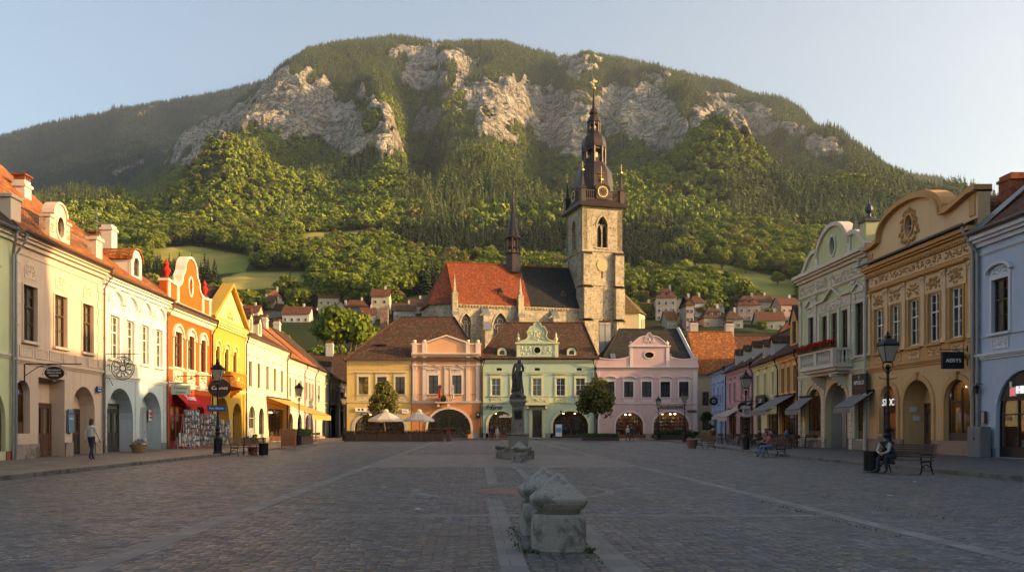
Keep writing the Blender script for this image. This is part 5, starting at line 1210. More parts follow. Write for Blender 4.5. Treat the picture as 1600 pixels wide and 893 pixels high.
def house_rose():
    pl = Plane('B', 110, 931.5, 1090.5); H = House('rose_house', 'rose pink house with a low central gable and two wide shop arches', 'house', pl, 13)
    m = plaster("rose_plaster", (.62, .43, .41), .4); tr = plaster("rose_white_trim", (.74, .60, .56), .4); w = pl.w; c = H.u(1014.5)
    for i, (a, b) in enumerate(((945, 960), (975, 989.5), (1003, 1018), (1032, 1047), (1061, 1076))): H.win(H.u(a), H.u(b), 5.65, 7.75, DARKF, sur='hood', smat=tr, rmat=m, curtain=(1, 1, 3, 0, 0)[i], seed=i, sw=.2); H.panel(H.u(a) - .12, H.u(b) + .12, 4.98, 5.45, tr, tr, None, i, 'apron_panel')
    H.shop(H.u(962), H.u(1005), .12, 3.6, 1.7, wood("red_brown_frame", (.16, .05, .02)), seed=45, lights=4, lit=5); H.shop(H.u(1021), H.u(1076.5), .12, 3.7, 1.9, DARKF, seed=46, lights=5, lit=6)
    H.wall(rect(H.x0, H.x1, 0, 9.7), m, eave=9.6); H.plinth(.75); H.cornice(9.5, .28, .32, tr); H.cornice(9.28, .1, .1, tr); H.cornice(4.65, .24, .14, tr, name='string_course')
    for a, b, z in ((962, 1005, 3.6), (1021, 1076.5, 3.7)): t = MB(); t.band(archpath(H.u(a), H.u(b), .12, z, 1.8), -.26, -.07, -.003); H.part('arch_surround', t, tr)
    for u in (.3, w - .4): H.pilaster(u, .5, .75, 9.2, tr, cap=False, d=.05)
    x0, x1 = H.u(983.5), H.u(1046); g = MB(); zz = 12.55
    top = [(x1 + .1, zz)] + [(c + 2.6 - 1.9 * k / 8, zz + .15 + 1.2 * sin(k / 8 * pi / 2) ** 1.3) for k in range(9)] + [(c + .25, 14.0), (c + .12, 14.35)]
    ol = [(x0, 9.75), (x1, 9.75), (x1, zz)] + top[1:] + [(2 * c - x, z) for x, z in top[::-1][:-1]] + [(x0, zz)]
    ovl = [(c + .62 * cos(2 * pi * k / 20), 11.35 + .4 * sin(2 * pi * k / 20)) for k in range(20)]
    g.prism(ol, -.02, .5, 0, [ovl])
    for s_ in (0, 1):
        e0, e1 = (H.x0, x0) if not s_ else (x1, H.x1); n = 8; pl_ = [(e0, 9.75), (e1, 9.75)] + ([(e1, 11.3)] + [(e1 - (e1 - e0) * k / n, 11.05 - .3 * sin(pi * k / n) + (.25 if k == 0 or k == n else 0)) for k in range(1, n)] + [(e0, 11.2)])
        g.prism(pl_, .0, .4)
    gb = H.part('gable', g, m, uv=True); t = MB(); t.band(ol[3:-1], .12, -.12, .55, off=-.07); t.band(ovl, -.13, -.08, .0, closed=True); t.box(x0 - .12, x1 + .12, -.22, -.023, zz - .1, zz + .1)
    for u in (x0 + .25, x1 - .25): t.box(u - .2, u + .2, -.08, -.023, 9.8, zz - .1); t.lathe([(.2, zz + .1), (.12, zz + .2), (.26, zz + .45), (.1, zz + .65), (0, zz + .75)], u, .2, 8)
    for e0, e1 in ((H.x0, x0 - .1), (x1 + .1, H.x1)): t.band([(e1 - (e1 - e0) * k / 8, 11.05 - .3 * sin(pi * k / 8)) for k in range(9)], -.12, -.1, .5, off=.05)
    relief(t, c, zz + .8, 1.5, 1.0, -.03, 7, 0, .06, 16); H.part('gable_trim', t, tr, gb); bk = MB(); bk.box(c - .7, c + .7, .2, .24, 10.9, 11.8); H.part('oval_window', bk, DARK, gb)
    H.roof(9.7, 15.7, T_DK, ov=.0, yf=.3, x0=H.x0 + .2, x1=H.x1 - .05, hl=4.2, hr=1.0, yb=14); H.pipe(.12, 9.4, IRON, side=-1)
    v = MB(); a = Vector((H.x1 + .02, .3, 9.8)); b = Vector((H.x1 - .9, 7.1, 15.85)); v.tube([a, b], .28, 4); H.part('roof_verge', v, plaster("white_verge", (.6, .58, .55), 1), H.rf)
    for u in (H.u(962), H.u(1052)): mb = MB(); zc = 11.1; k = 5.7 / 6.85; mb.face([(u - .35, .3 + 1.2 / k - .1, 11.0), (u + .35, .3 + 1.2 / k - .1, 11.0), (u + .35, .3 + 2 / k - .1, 11.8), (u - .35, .3 + 2 / k - .1, 11.8)]); H.part('skylight', mb, GREYZ, H.rf)
    for x in (964, 974): H.chimney(H.u(x) - .6, 9.2, .75, .7, 16.9, PCH, 'brick', z0=12.5)
house_ochre(); house_peach(); house_mint(); house_rose()

# ---------------------------------------------------------------- right row
def house_blue_right():
    pl = Plane('R', pxl=1528, pxr=738 + FPX * 24.6 / 28.6); H = House('blue_house', 'light blue house with white trim cut off by the right edge of the photo', 'house', pl, 13)
    m = plaster("light_blue_plaster", (.48, .54, .64), .4); tr = plaster("blue_white_trim", (.64, .64, .68), .4); w = pl.w
    for i in range(3): u = 1.15 + .55 + i * 3.1; H.win(u - .6, u + .6, 5.95, 8.45, BROWNF, sur='hood', smat=tr, rmat=tr, style='six', curtain=1, seed=i, sw=.16); H.panel(u - .6, u + .6, 5.2, 5.7, tr, tr, tr, 70 + i, 'apron_panel', 8)
    H.shop(1.35, 5.3, .14, 4.1, 'a', flat("black_frame", (.015, .014, .014), .4), seed=47, lights=3, lit=2, depth=3);
    H.wall(rect(H.x0, H.x1, 0, 10.9), m, eave=10.9); H.plinth(.55, granite("grey_plinth", (.2, .21, .22), .25)); H.cornice(10.2, .6, .45, tr); H.cornice(9.75, .12, .1, tr); H.cornice(4.75, .3, .2, tr, name='string_course'); H.cornice(5.78, .08, .08, tr, name='string_course')
    f = MB(); f.prism([(p[0], p[1]) for p in arch(1.42, 5.23, 2.75, 4.03, 1.28)], .12, .17); H.part('shop_fascia', f, flat("dark_fascia", (.022, .018, .016), .5))
    H.roof(10.9, 16.6, T_RB, ov=.55, yb=14, yr=7); H.gable_ends(10.9, 16.6, 7, -.5, 13.9, plaster("grey_gable", (.42, .40, .38), 1)); H.gutter(10.9, GREYZ, y=-.62); H.pipe(.18, 10.8, GREYZ, side=-1, r=.08)
    H.chimney(1.4, 4.2, 1.1, .9, 16.6, BRICK, 'slab'); H.chimney(6.5, 7.5, 1, .9, 18, BRICK, 'slab')
    fl = MB(); fl.face([(-.02, -.4, 11.0), (1.1, -.4, 11.0), (.5, 3.0, 13.9), (-.02, 3.0, 13.9)]); o = H.part('lead_flashing', fl, GREYZ, H.rf); o.location = (0, 0, .05)
def house_tan_right():
    pl = Plane('R', pxl=1357, pxr=1528); H = House('tan_house', 'orange-tan house with a great curved gable and wreathed oval window', 'house', pl, 13)
    m = plaster("tan_plaster", (.60, .34, .14), .5); cr = plaster("cream_tan_panel", (.72, .50, .28), .5); lo = plaster("warm_tan_low", (.66, .42, .20), .7); orn = plaster("ochre_ornament", (.54, .29, .10), .6); w = pl.w; c = w / 2
    us = ((1368, 1380.5), (1393, 1406.5), (1421, 1436), (1451, 1469), (1485, 1505))
    us = [(H.u(a), H.u(b)) for a, b in us]
    for i, (a, b) in enumerate(us):
        mid = (a + b) / 2; H.win(mid - .52, mid + .52, 6.1, 8.65, WHITEF, sur=None, style='six', curtain=(0, 1, 0, 0, 1)[i], seed=i)
        t = MB(); t.box(mid - .85, mid + .85, -.05, -.003, 8.72, 9.75, 1); relief(t, mid, 9.2, 1.3, .75, -.06, 80 + i, 0, .06, 14); t.box(mid - 1.0, mid + 1.0, -.25, -.003, 9.8, 9.92, 0); t.box(mid - .92, mid + .92, -.16, -.003, 9.75, 9.8, 0); t.box(mid - .68, mid - .53, -.06, -.003, 6.0, 8.72, 0); t.box(mid + .53, mid + .68, -.06, -.003, 6.0, 8.72, 0); t.box(mid - .75, mid + .75, -.16, -.003, 5.88, 6.0, 0)
        H.part('window_surround', t, [orn, cr]); H.panel(mid - .62, mid + .62, 5.32, 5.78, cr, m, orn, 90 + i, 'apron_panel', 9)
    for k in range(6):
        u = [us[0][0] - .65] + [(us[i][1] + us[i + 1][0]) / 2 for i in range(4)] + [us[4][1] + .75]; H.pilaster(u[k], .34, 5.95, 9.72, cr, d=.1)
    H.shop(H.u(1376) , H.u(1402), .75, 4.0, 'a', DARKF, seed=49, lights=2, lit=2.5); H.arcade(H.u(1413), H.u(1457), .1, 4.15, 'a', 1.1, lo); H.shop(H.u(1477), H.u(1518.5), .75, 3.95, 'a', wood("brown_shop_frame", (.07, .04, .025)), seed=50, lights=3, lit=2)
    uu = H.u(1413); H.door(uu + .25, uu + 1.85, .14, 2.9, BROWNF, y=.98, hole=False, fan=.3)
    H.wall(rect(H.x0, H.x1, 0, 11.35), m, lo, 4.95, eave=11.3); H.plinth(.85, granite("pinkish_plinth", (.27, .18, .13), .25)); H.cornice(4.9, .34, .22, m, name='string_course')
    for a, b, z in ((1376, 1402, 4.0), (1413, 1457, 4.15), (1477, 1518.5, 3.95)):
        t = MB(); t.band(archpath(H.u(a), H.u(b), .85, z), -.28, -.09, -.003); um = (H.u(a) + H.u(b)) / 2; t.box(um - .12, um + .12, -.18, -.003, z + .02, z + .42); H.part('arch_surround', t, m)
    fr = MB(); fr.box(H.x0 + .1, H.x1 - .1, -.04, -.003, 10.1, 10.7)
    for i in range(4): relief(fr, 1.7 + i * (w - 3.4) / 3, 10.4, 2.6, .46, -.05, 120 + i, 1, .05, 18)
    H.part('frieze', fr, [cr, orn]); H.cornice(10.85, .5, .5, m, dent=True, dmat=orn); H.gutter(11.48, GREYZ, y=-.66); H.pipe(w - .1, 11.3, GREYZ, side=-1, r=.09, y=-.2); H.quoins(w - .45, .7, 5.3, 9.7, orn)
    pr = MB(); pr.prism([(H.x0, 0), (H.x1, 0), (H.x1, 1), (H.x0, 1)], 0, 1); pr = MB(); pr.face([(H.x0, -.62, 11.42), (H.x1, -.62, 11.42), (H.x1, .05, 11.75), (H.x0, .05, 11.75)]); H.part('cornice_tiles', pr, T_RB)
    # big curved gable
    zl = 12.55; n = 16; ctr = H.u(1421); hw = 3.3; pts = []
    for k in range(n + 1):
        a = pi * k / n; pts.append((ctr + hw * cos(a), zl + .15 + 1.6 * sin(a) ** .85))
    right = [(H.x1, 11.36), (H.x1, 13.1), (H.x1 - .4, 13.1), (ctr + hw + .7, zl + .12)]
    ol = [(H.x0, 11.36)] + right + pts + [(ctr - hw - .6, zl + .02), (H.x0 + .3, zl), (H.x0, zl)]
    ov_ = [(ctr + .38 * cos(2 * pi * k / 20), 12.9 + .56 * sin(2 * pi * k / 20)) for k in range(20)]
    g = MB(); g.prism(ol, .0, .6, 0, [ov_]); gb = H.part('gable', g, cr, uv=True)
    t = MB(); path = ol[2:]; t.band(path, .34, -.22, .7, off=-.26); t.band(path, .1, -.34, .72, off=.0); t.band(ov_, -.12, -.09, .0, closed=True); t.band([(H.x1 - .1, 11.7), (H.x0 + .1, 11.7)], .16, -.08, -.003)
    for u in (.35, w - .4): t.box(u - .22, u + .22, -.06, -.003, 11.9, 12.2 if u < 1 else 12.9)
    H.part('gable_trim', t, m, gb)
    o = MB()
    for k in range(26):
        a = 2 * pi * k / 26; rr = 1.0 + .12 * sin(k * 2.4); x = ctr + .66 * rr * cos(a) * (1.35 if sin(a) < -.2 else 1); z = 12.82 + .86 * rr * sin(a)
        o.ell((x, -.03, z), (.13, .08, .12), 0, 7, 5); o.tube([(x, -.06, z), (x + .16 * cos(a + 1.2), -.1, z + .16 * sin(a + 1.2)), (x + .2 * cos(a), -.05, z + .2 * sin(a))], .05, 4, r1=.02)
    H.part('wreath', o, orn, gb); wd = MB(); wd.box(ctr - .45, ctr + .45, .2, .24, 12.25, 13.55, 1); wd.box(ctr - .025, ctr + .025, .14, .2, 12.25, 13.55); wd.box(ctr - .4, ctr + .4, .14, .2, 12.87, 12.92); H.part('oval_window', wd, [CURT, DARKGL], gb)
    H.roof(11.3, 14.9, T_RB, ov=.0, yf=.55, yb=13.5, yr=7); H.gable_ends(11.3, 14.9, 7, .6, 13.4, m)
    bl = MB()   # barrel roof behind the curved gable
    for k in range(n):
        a, b = pts[k], pts[k + 1]; bl.face([(a[0], .6, a[1] - .02), (a[0], 5.5, a[1] - .02), (b[0], 5.5, b[1] - .02), (b[0], .6, b[1] - .02)][::1])
    H.part('barrel_roof', bl, T_RB, H.rf, uv=True); H.chimney(w - 2.6, 3.4, 1.0, .8, 14.6, BRICK, 'slab')
def house_green_right():
    pl = Plane('R', pxl=1249, pxr=1357); H = House('lime_green_house', 'pale lime green house with arched gable and a flowered stone balcony', 'house', pl, 13)
    m = plaster("lime_plaster", (.54, .56, .31), .5); tr = plaster("pinkish_white_trim", (.68, .60, .48), .5); lo = plaster("lime_low", (.56, .53, .30), .7); w = pl.w
    W3 = ((H.u(1287), H.u(1294)), (H.u(1300), H.u(1308)), (H.u(1313.5), H.u(1321)))
    a = H.u(1268); H.win(a - .5, a + .5, 6.1, 9.5, BROWNF, sur='tri', smat=tr, rmat=tr, curtain=1, seed=1)
    a3 = (W3[0][0] + W3[2][1]) / 2
    for i in range(3): u = a3 + (i - 1) * 1.55; H.win(u - .5, u + .5, 5.9, 9.3, BROWNF, sur=None, curtain=1, seed=2)
    b_ = w - 1.15; H.win(b_ - .55, b_ + .55, 6.1, 9.45, BROWNF, sur='tri', smat=tr, rmat=tr, curtain=1, seed=4)
    t = MB()
    for k in range(4): t.box(a3 - 2.33 + k * 1.55 - .16, a3 - 2.33 + k * 1.55 + .16, -.1, -.003, 5.9, 9.5)
    t.box(a3 - 2.5, a3 + 2.5, -.06, -.003, 9.55, 10.25); relief(t, a3, 9.9, 4.4, .6, -.07, 33, 0, .06, 22); t.band([(a3 + 2.7, 10.25), (a3 + 1.3, 10.25), (a3, 10.95), (a3 - 1.3, 10.25), (a3 - 2.7, 10.25)], -.14, -.26, -.003); H.part('window_surround', t, tr)
    c1 = ((H.u(1260), H.u(1284.5)), (H.u(1291), H.u(1326)), (H.u(1337), H.u(1354.5)))
    H.shop(c1[0][0], c1[0][1], .8, 4.3, 'a', BROWNF, seed=51, lights=2, lit=2); H.arcade(c1[1][0], c1[1][1], .1, 4.55, 'a', 1.1, plaster("grey_passage", (.42, .38, .32), 1)); H.shop(c1[2][0], c1[2][1], .8, 4.3, 'a', BROWNF, seed=52, lights=1, lit=2)
    H.door(c1[1][0] + .9, c1[1][0] + 1.9, .14, 2.7, DARKF, y=.98, hole=False, leaves=1)
    H.wall(rect(H.x0, H.x1, 0, 12.2), m, lo, 5.1, eave=12.1); H.plinth(.7); H.cornice(5.05, .26, .16, tr, name='string_course'); H.cornice(5.75, .1, .1, tr, name='string_course')
    for a, b in c1: t = MB(); t.band(archpath(a, b, .8, 4.55 if b - a > 2.6 else 4.3), -.3, -.09, -.003); H.part('arch_surround', t, tr if b - a < 2.6 else plaster("peach_arch", (.66, .45, .26)))
    for u in (.3, (c1[0][1] + c1[1][0]) / 2, (c1[1][1] + c1[2][0]) / 2, w - .25): H.pilaster(u, .42, .1, 5.0, tr, cap=False, rust=True, d=.12)
    for u in (.3, a3 - 2.95, a3 + 2.95, w - .25): H.pilaster(u, .4, 5.9, 10.9, tr, d=.1, ornate=tr)
    fr = MB(); fr.box(H.x0, H.x1, -.05, -.003, 11.1, 12.1)
    for i in range(4): relief(fr, 1.5 + i * (w - 3) / 3, 11.55, 2.7, .7, -.06, 140 + i, 1, .07, 20)
    H.part('frieze', fr, [plaster("pale_frieze", (.62, .56, .38), .6), tr]); H.cornice(12.15, .6, .6, tr); H.cornice(10.95, .16, .16, tr)
    # arched gable of three bays
    cc = 5.7; zb = 12.76; R_ = 2.5; big = [(cc + R_ * cos(pi * k / 16), 13.2 + 2.1 * sin(pi * k / 16)) for k in range(17)]
    lobeR = [(cc + R_ + 2.3 * (1 - k / 8), 12.9 + 1.2 * sin(k / 8 * pi * .62)) for k in range(0, 9)]; lobeL = [(2 * cc - x, z) for x, z in lobeR[::-1]]
    ol = [(lobeL[-1][0], zb), (lobeR[0][0], zb)] + lobeR + big[1:-1] + lobeL
    ov_ = [(cc + .4 * cos(2 * pi * k / 20), 13.9 + .62 * sin(2 * pi * k / 20)) for k in range(20)]
    g = MB(); g.prism(ol, .0, .5, 0, [ov_]); gb = H.part('gable', g, m, uv=True); t = MB(); t.band(ol[2:], .28, -.18, .6, off=-.18); t.band(ov_, -.14, -.1, .0, closed=True); t.box(cc - R_ - .2, cc - R_ + .2, -.1, -.003, zb, 14.0); t.box(cc + R_ - .2, cc + R_ + .2, -.1, -.003, zb, 14.0); H.part('gable_trim', t, tr, gb)
    bk = MB(); bk.box(cc - .5, cc + .5, .2, .24, 13.2, 14.6); H.part('oval_window', bk, DARKGL, gb)
    for (u, z, s_) in ((.5, 12.76, .9), (cc - R_ - .1, 14.1, .8), (cc + R_ + .1, 14.1, .9)):
        f = MB(); f.lathe([(.32 * s_, z), (.32 * s_, z + .12), (.26 * s_, z + .2), (.0, z + 1.5 * s_)], u, .3, 4, rot=pi / 4); H.part('spike', f, GREYZ2, gb)
    f = MB(); f.box(w - .95, w - .1, -.1, .7, 12.76, 14.35, 1); f.box(w - 1.05, w - .0, -.2, .8, 14.35, 14.5); f.lathe([(.5, 14.5), (.3, 14.62), (.12, 14.75), (.1, 14.9), (.24, 15.1), (.2, 15.35), (.05, 15.55), (.0, 16.0)], w - .52, .3, 10); H.part('corner_turret', f, [GREYZ2, m], gb)
    f = MB(); f.box(.1, .9, -.1, .6, 12.76, 13.0, 1); H.part('corner_base', f, [GREYZ2, tr], gb)
    H.roof(12.2, 15.6, GREYZ2, ov=0, yf=.5, yb=13.4, yr=7, ridge=False); H.gable_ends(12.2, 15.6, 7, .6, 13.3, plaster("grey_gable", (.42, .40, .38), 1))
    # stone balcony
    b0, b1 = a3 - 2.75, a3 + 2.75; b = MB(); b.box(b0, b1, -1.3, -.003, 5.45, 5.7); b.box(b0 + .15, b1 - .15, -1.1, -.003, 5.25, 5.45); b.box(b0 + .5, b1 - .5, -.8, -.003, 5.05, 5.25); b.box(b0, b1, -1.35, -1.1, 6.55, 6.7); b.box(b0, b0 + .22, -1.1, -.003, 6.55, 6.7); b.box(b1 - .22, b1, -1.1, -.003, 6.55, 6.7)
    for u in (b0 + .17, a3, b1 - .17): b.box(u - .17, u + .17, -1.33, -1.05, 5.7, 6.55)
    k = b0 + .5
    while k < b1 - .4:
        if abs(k - a3) > .3: b.lathe([(.08, 5.7), (.05, 5.8), (.1, 6.0), (.05, 6.35), (.08, 6.55)], k, -1.2, 8)
        k += .3
    for x in (b0 + .1, b1 - .1):
        for k in range(4): b.lathe([(.08, 5.7), (.05, 5.8), (.1, 6.0), (.05, 6.35), (.08, 6.55)], x, -.9 + k * .26, 8)
    for u in (a3 - 1.6, a3 + 1.6):
        for k in range(5): b.box(u - .16, u + .16, -1.0 + k * .2, -.003, 5.05 - .18 * (k + 1) + .2 - .2, 5.05 - .18 * k)
    H.part('balcony', b, tr, bevel=.01); fl = flower_strip(b0, b1, -1.3, 6.75, H.root)
    H.pipe(w + .02, 11.9, plaster("pale_pipe", (.45, .42, .36)), side=-1, r=.08, y=-.2)
GREYZ2 = flat("dark_roof_metal", (.06, .065, .07), .45, .4)
REDF = leafmat("red_geranium", (.30, .008, .012), (.55, .03, .03), .2); GRNF = leafmat("planter_leaves", (.02, .05, .01), (.06, .11, .02), .2)
def leafblob(boxes, n, s, mat, seed=0):
    rr = random.Random(seed); V = []; F = []; LV = []
    for _ in range(n):
        b = boxes[rr.randrange(len(boxes))]; p = Vector([rr.uniform(b[i], b[i + 1]) for i in (0, 2, 4)]); a = Vector((rr.gauss(0, 1), rr.gauss(0, 1), rr.gauss(0, 1))).normalized(); q = a.orthogonal().normalized(); ss = s * rr.uniform(.5, 1.3); i = len(V)
        V += [p + a * ss, p + q * ss * .7, p - a * ss, p - q * ss * .7]; F.append((i, i + 1, i + 2, i + 3)); LV += [rr.random()] * 4
    me = bpy.data.meshes.new("leaves"); me.from_pydata(V, [], F); at = me.attributes.new("leafv", 'FLOAT', 'POINT'); at.data.foreach_set('value', LV); me.materials.append(mat); me.update(); return me
def flower_strip(x0, x1, y, z, parent):
    o = link('flower_box', None, parent); m = MB(); m.box(x0, x1, y - .12, y + .16, z - .06, z + .12); m.build('trough', BROWNF, o)
    link('flowers', leafblob([(x0, x1, y - .22, y + .2, z + .1, z + .5)], int((x1 - x0) * 170), .07, REDF, 3), o); link('leaves', leafblob([(x0, x1, y - .2, y + .18, z + .0, z + .34)], int((x1 - x0) * 110), .07, GRNF, 4), o); return o
house_blue_right(); house_tan_right(); house_green_right()
def small_right(name, label, a, b, col, wins, ze, zr, tile, wz=(4.3, 6.3), arches=(), dorm=(), chim=(), kind='S', dpt=10, hl=0, hr=0, low=None, sur='cornice', fm=BROWNF, door=None):
    pl = Plane(kind, pxl=a, pxr=b); H = House(name, label, 'house', pl, dpt); m = plaster(name + "_plaster", col, .6); tr = plaster(name + "_trim", sc_(col, 1.25), .5)
    for i, u in enumerate(wins): H.win(u - .45, u + .45, wz[0], wz[1], fm, sur=sur, smat=tr, curtain=(1, 2, 3, 0)[i % 4], seed=i, sw=.13)
    for i, (x0, x1, r) in enumerate(arches): H.shop(x0, x1, .3, 3.1 if r != 'r' else 2.7, r, DARKF, seed=60 + i + int(a), lit=2)
    if door: H.door(door[0], door[1], .12, 2.7, BROWNF, fan=.3)
    H.wall(rect(H.x0, H.x1, 0, ze), m, plaster(name + "_low", low, .7) if low else None, 3.5 if low else None, eave=ze); H.plinth(.5); H.cornice(ze - .42, .42, .35, tr); H.cornice(3.45, .16, .12, tr, name='string_course')
    H.roof(ze, zr, tile, ov=.4, yb=dpt + .5, hl=hl, hr=hr)
    if not (hl or hr): H.gable_ends(ze, zr, dpt / 2, -.35, dpt + .4, m)
    H.gutter(ze - .05, IRON, y=-.46); H.pipe(pl.w - .1, ze - .1, IRON)
    for u in dorm: H.dormer(u, .95, ze + .7, 1.15, plaster("dormer_white", (.62, .55, .45)), tile, wmat=BROWNF)
    for (u, y, z) in chim: H.chimney(u, y, 1.2, .8, z, PCH, 'brick')
    return H
H3 = small_right('peach_orange_house', 'narrow peach house with a big gabled dormer beside the lime green house', 1218, 1249, (.66, .36, .14), (1.2, 3.0, 4.8), 7.3, 12.0, T_BR, arches=((.7, 5.2, 'r'),), low=(.6, .3, .12), chim=((3.4, 6, 13.8),))
H3.dormer(2.4, 2.3, 8.1, 1.9, plaster("peach_orange_house_plaster", (.66, .36, .14)), T_BR, wmat=BROWNF)
small_right('butter_yellow_house', 'butter yellow house with a black sign board between pink and peach houses', 1178, 1218, (.70, .60, .32), (1.8, 4.7, 7.6), 7.25, 11.2, T_BR, arches=((1.0, 3.0, 'a'), (5.2, 8.8, 'r')), dorm=(1.5, 4.6), fm=WHITEF, chim=((7.8, 5, 12.6),))
small_right('pink_cafe_house', 'raspberry pink house with three little dormers and a cream awning', 1136, 1178, (.54, .32, .32), (1.8, 4.4, 8.2, 11.4), 7.6, 11.6, T_BR, arches=((1.2, 5, 'r'), (7, 12, 'r')), dorm=(2.2, 6.6, 10.6), low=(.5, .32, .32))
small_right('blue_grey_house', 'small blue-grey house at the far end of the right row', 1112, 1136, (.34, .42, .60), (1.6, 4.6, 7.6), 8.2, 10.6, T_BR, arches=((1, 3.6, 'r'),), fm=WHITEF, door=(6, 7.4))
pl = Plane('R', pxl=738 + FPX * 24.6 / 28.55, pxr=1600); pl.w = 51; H = House('unseen_shade_house', 'tall unseen grey-beige house added past the right row to cast shade', 'house', pl, 13); m = plaster("grey_beige_plaster", (.45, .42, .38))  # added out of view, made tall to shade the left row and foreground
for k in range(42): a = 2 + (k % 14) * 3.7; z = (5.6, 10.2, 14.8)[k // 14]; H.win(a, a + 1.1, z, z + 2.3, BROWNF, sur='cornice', smat=m, curtain=1)
for k in range(7): H.shop(1.6 + k * 6.2, 4.6 + k * 6.2, .3, 3.6, 'a', seed=5)
H.wall(rect(H.x0, H.x1, 0, 19.4), m, eave=19.4); H.cornice(18.9, .5, .4, m); H.roof(19.4, 24.5, T_RB, ov=.5); H.gable_ends(19.4, 24.5, 6.5, -.4, 13.4, m)
# alley house and the big roofs behind the right corner
def back_house(name, label, X0, Y, w, d, ze, zr, tile, col, hl=0, hr=0, rz=0, wins=(), chim=(), fm=BROWNF):
    pl = Plane('B', Y, 738, 800); pl.X0 = X0; pl.loc = (X0, Y, 0); pl.w = w; pl.rz = rz; H = House(name, label, 'house', pl, d); m = plaster(name + "_plaster", col, .8)
    for i, (u, z) in enumerate(wins): H.win(u - .45, u + .45, z, z + 1.9, fm, sur=None, curtain=i % 3, seed=i)
    H.wall(rect(H.x0, H.x1, 0, ze), m, eave=ze); H.cornice(ze - .4, .4, .3, sc and m); H.roof(ze, zr, tile, ov=.4, yb=d + .4, hl=hl, hr=hr)
    if not hl: H.gable_ends(ze, zr, d / 2, -.35, d + .35, m, True, not hr)
    elif not hr: H.gable_ends(ze, zr, d / 2, -.35, d + .35, m, False, True)
    for (u, y, z) in chim: H.chimney(u, y, 1.2, .9, z, PCH, 'brick')
    return H
sc = True
hh = back_house('beige_corner_house', 'beige house with a wrought balcony at the mouth of the right alley', XZ(1089, 113), 113, 6.5, 10, 8.9, 15.4, T_OR, (.58, .46, .30), wins=((1.2, 4.6), (3.2, 4.6), (1.2, 1.0)))
back_house('broad_orange_roof_house', 'broad house with a weathered orange tile roof behind the rose house', 30.5, 118, 16, 14, 9.5, 15.6, T_RB, (.55, .42, .3), chim=((9, 7, 17.5), (3.5, 7, 17.6)))
back_house('brown_hip_roof_house', 'house with a tall brown hipped roof behind the pink cafe house', 35.5, 104, 15, 13, 8.6, 16.3, T_RB, (.5, .4, .3), hl=7, hr=7, rz=-.1)
back_house('right_rear_house', 'long roofed house behind the butter yellow house', 44, 104, 18, 12, 8.5, 13.5, T_BR, (.5, .42, .34), chim=((6, 6, 15), (11, 6, 15)))
back_house('left_rear_house', 'brown roofed house behind the left alley', -27.5, 128, 13, 12, 8.8, 13.6, T_BR, (.5, .45, .38), chim=((4, 6, 15.4),))
back_house('left_orange_rear_house', 'orange roofed house behind the cream house', -42, 96, 14, 12, 9.5, 14.5, T_OR, (.55, .45, .35), chim=((9, 6, 16.5),), rz=pi / 2 * 0)
back_house('chimneyed_rear_house', 'dark roofed house rising between the rose house and the church tower', XZ(936, 126), 126, 14, 12, 9, 16.8, T_DK, (.5, .4, .36), hl=5, chim=((1.5, 4, 18.0),))

# ================================================================== CHURCH
STONE = stonewall("tower_stone", (.44, .37, .25), (.30, .245, .165), .75, .38, .02); STONE2 = stonewall("nave_stone", (.40, .34, .24), (.30, .25, .175), .8, .42, .02)
T_CH = tiles("church_red_tiles", (.34, .085, .03), (.26, .062, .024), (.12, .05, .03), .35); T_SL = tiles("dark_slate", (.030, .030, .032), (.022, .022, .024), (.04, .036, .03), .3)
CUP = None
def copper_mat():
    m, t, b = newmat("dark_copper"); o = tc(t, 'Object'); n = noise(t, mapping(t, o, (1, 1, .3)), .9, 5, .7)
    t.links.new(mixc(t, n, (.014, .010, .008), (.080, .044, .026)), b.inputs[0]); b.inputs["Roughness"].default_value = .42; b.inputs["Metallic"].default_value = .45
    bump(t, b, noise(t, o, 3, 3), .3, .03); return m
CUP = copper_mat(); GOLD = flat("gilding", (.85, .55, .14), .3, 1.0); LOUV = wood("louvre_wood", (.05, .032, .022)); LEADW = flat("leaded_glass", (.035, .036, .035), .25, 0, .6)
def lancet(c, w, z0, z1, n=8):
    h = w * .95; zs = z1 - h; r = w; pts = [(c - w / 2, z0), (c + w / 2, z0), (c + w / 2, zs)]
    for k in range(1, n): a = k / n * (pi / 3); pts.append((c - w / 2 + w * cos(a), zs + h / .866 * sin(a)))
    pts.append((c, zs + h))
    for k in range(n - 1, 0, -1): a = k / n * (pi / 3); pts.append((c + w / 2 - w * cos(a), zs + h / .866 * sin(a)))
    pts.append((c - w / 2, zs)); return pts
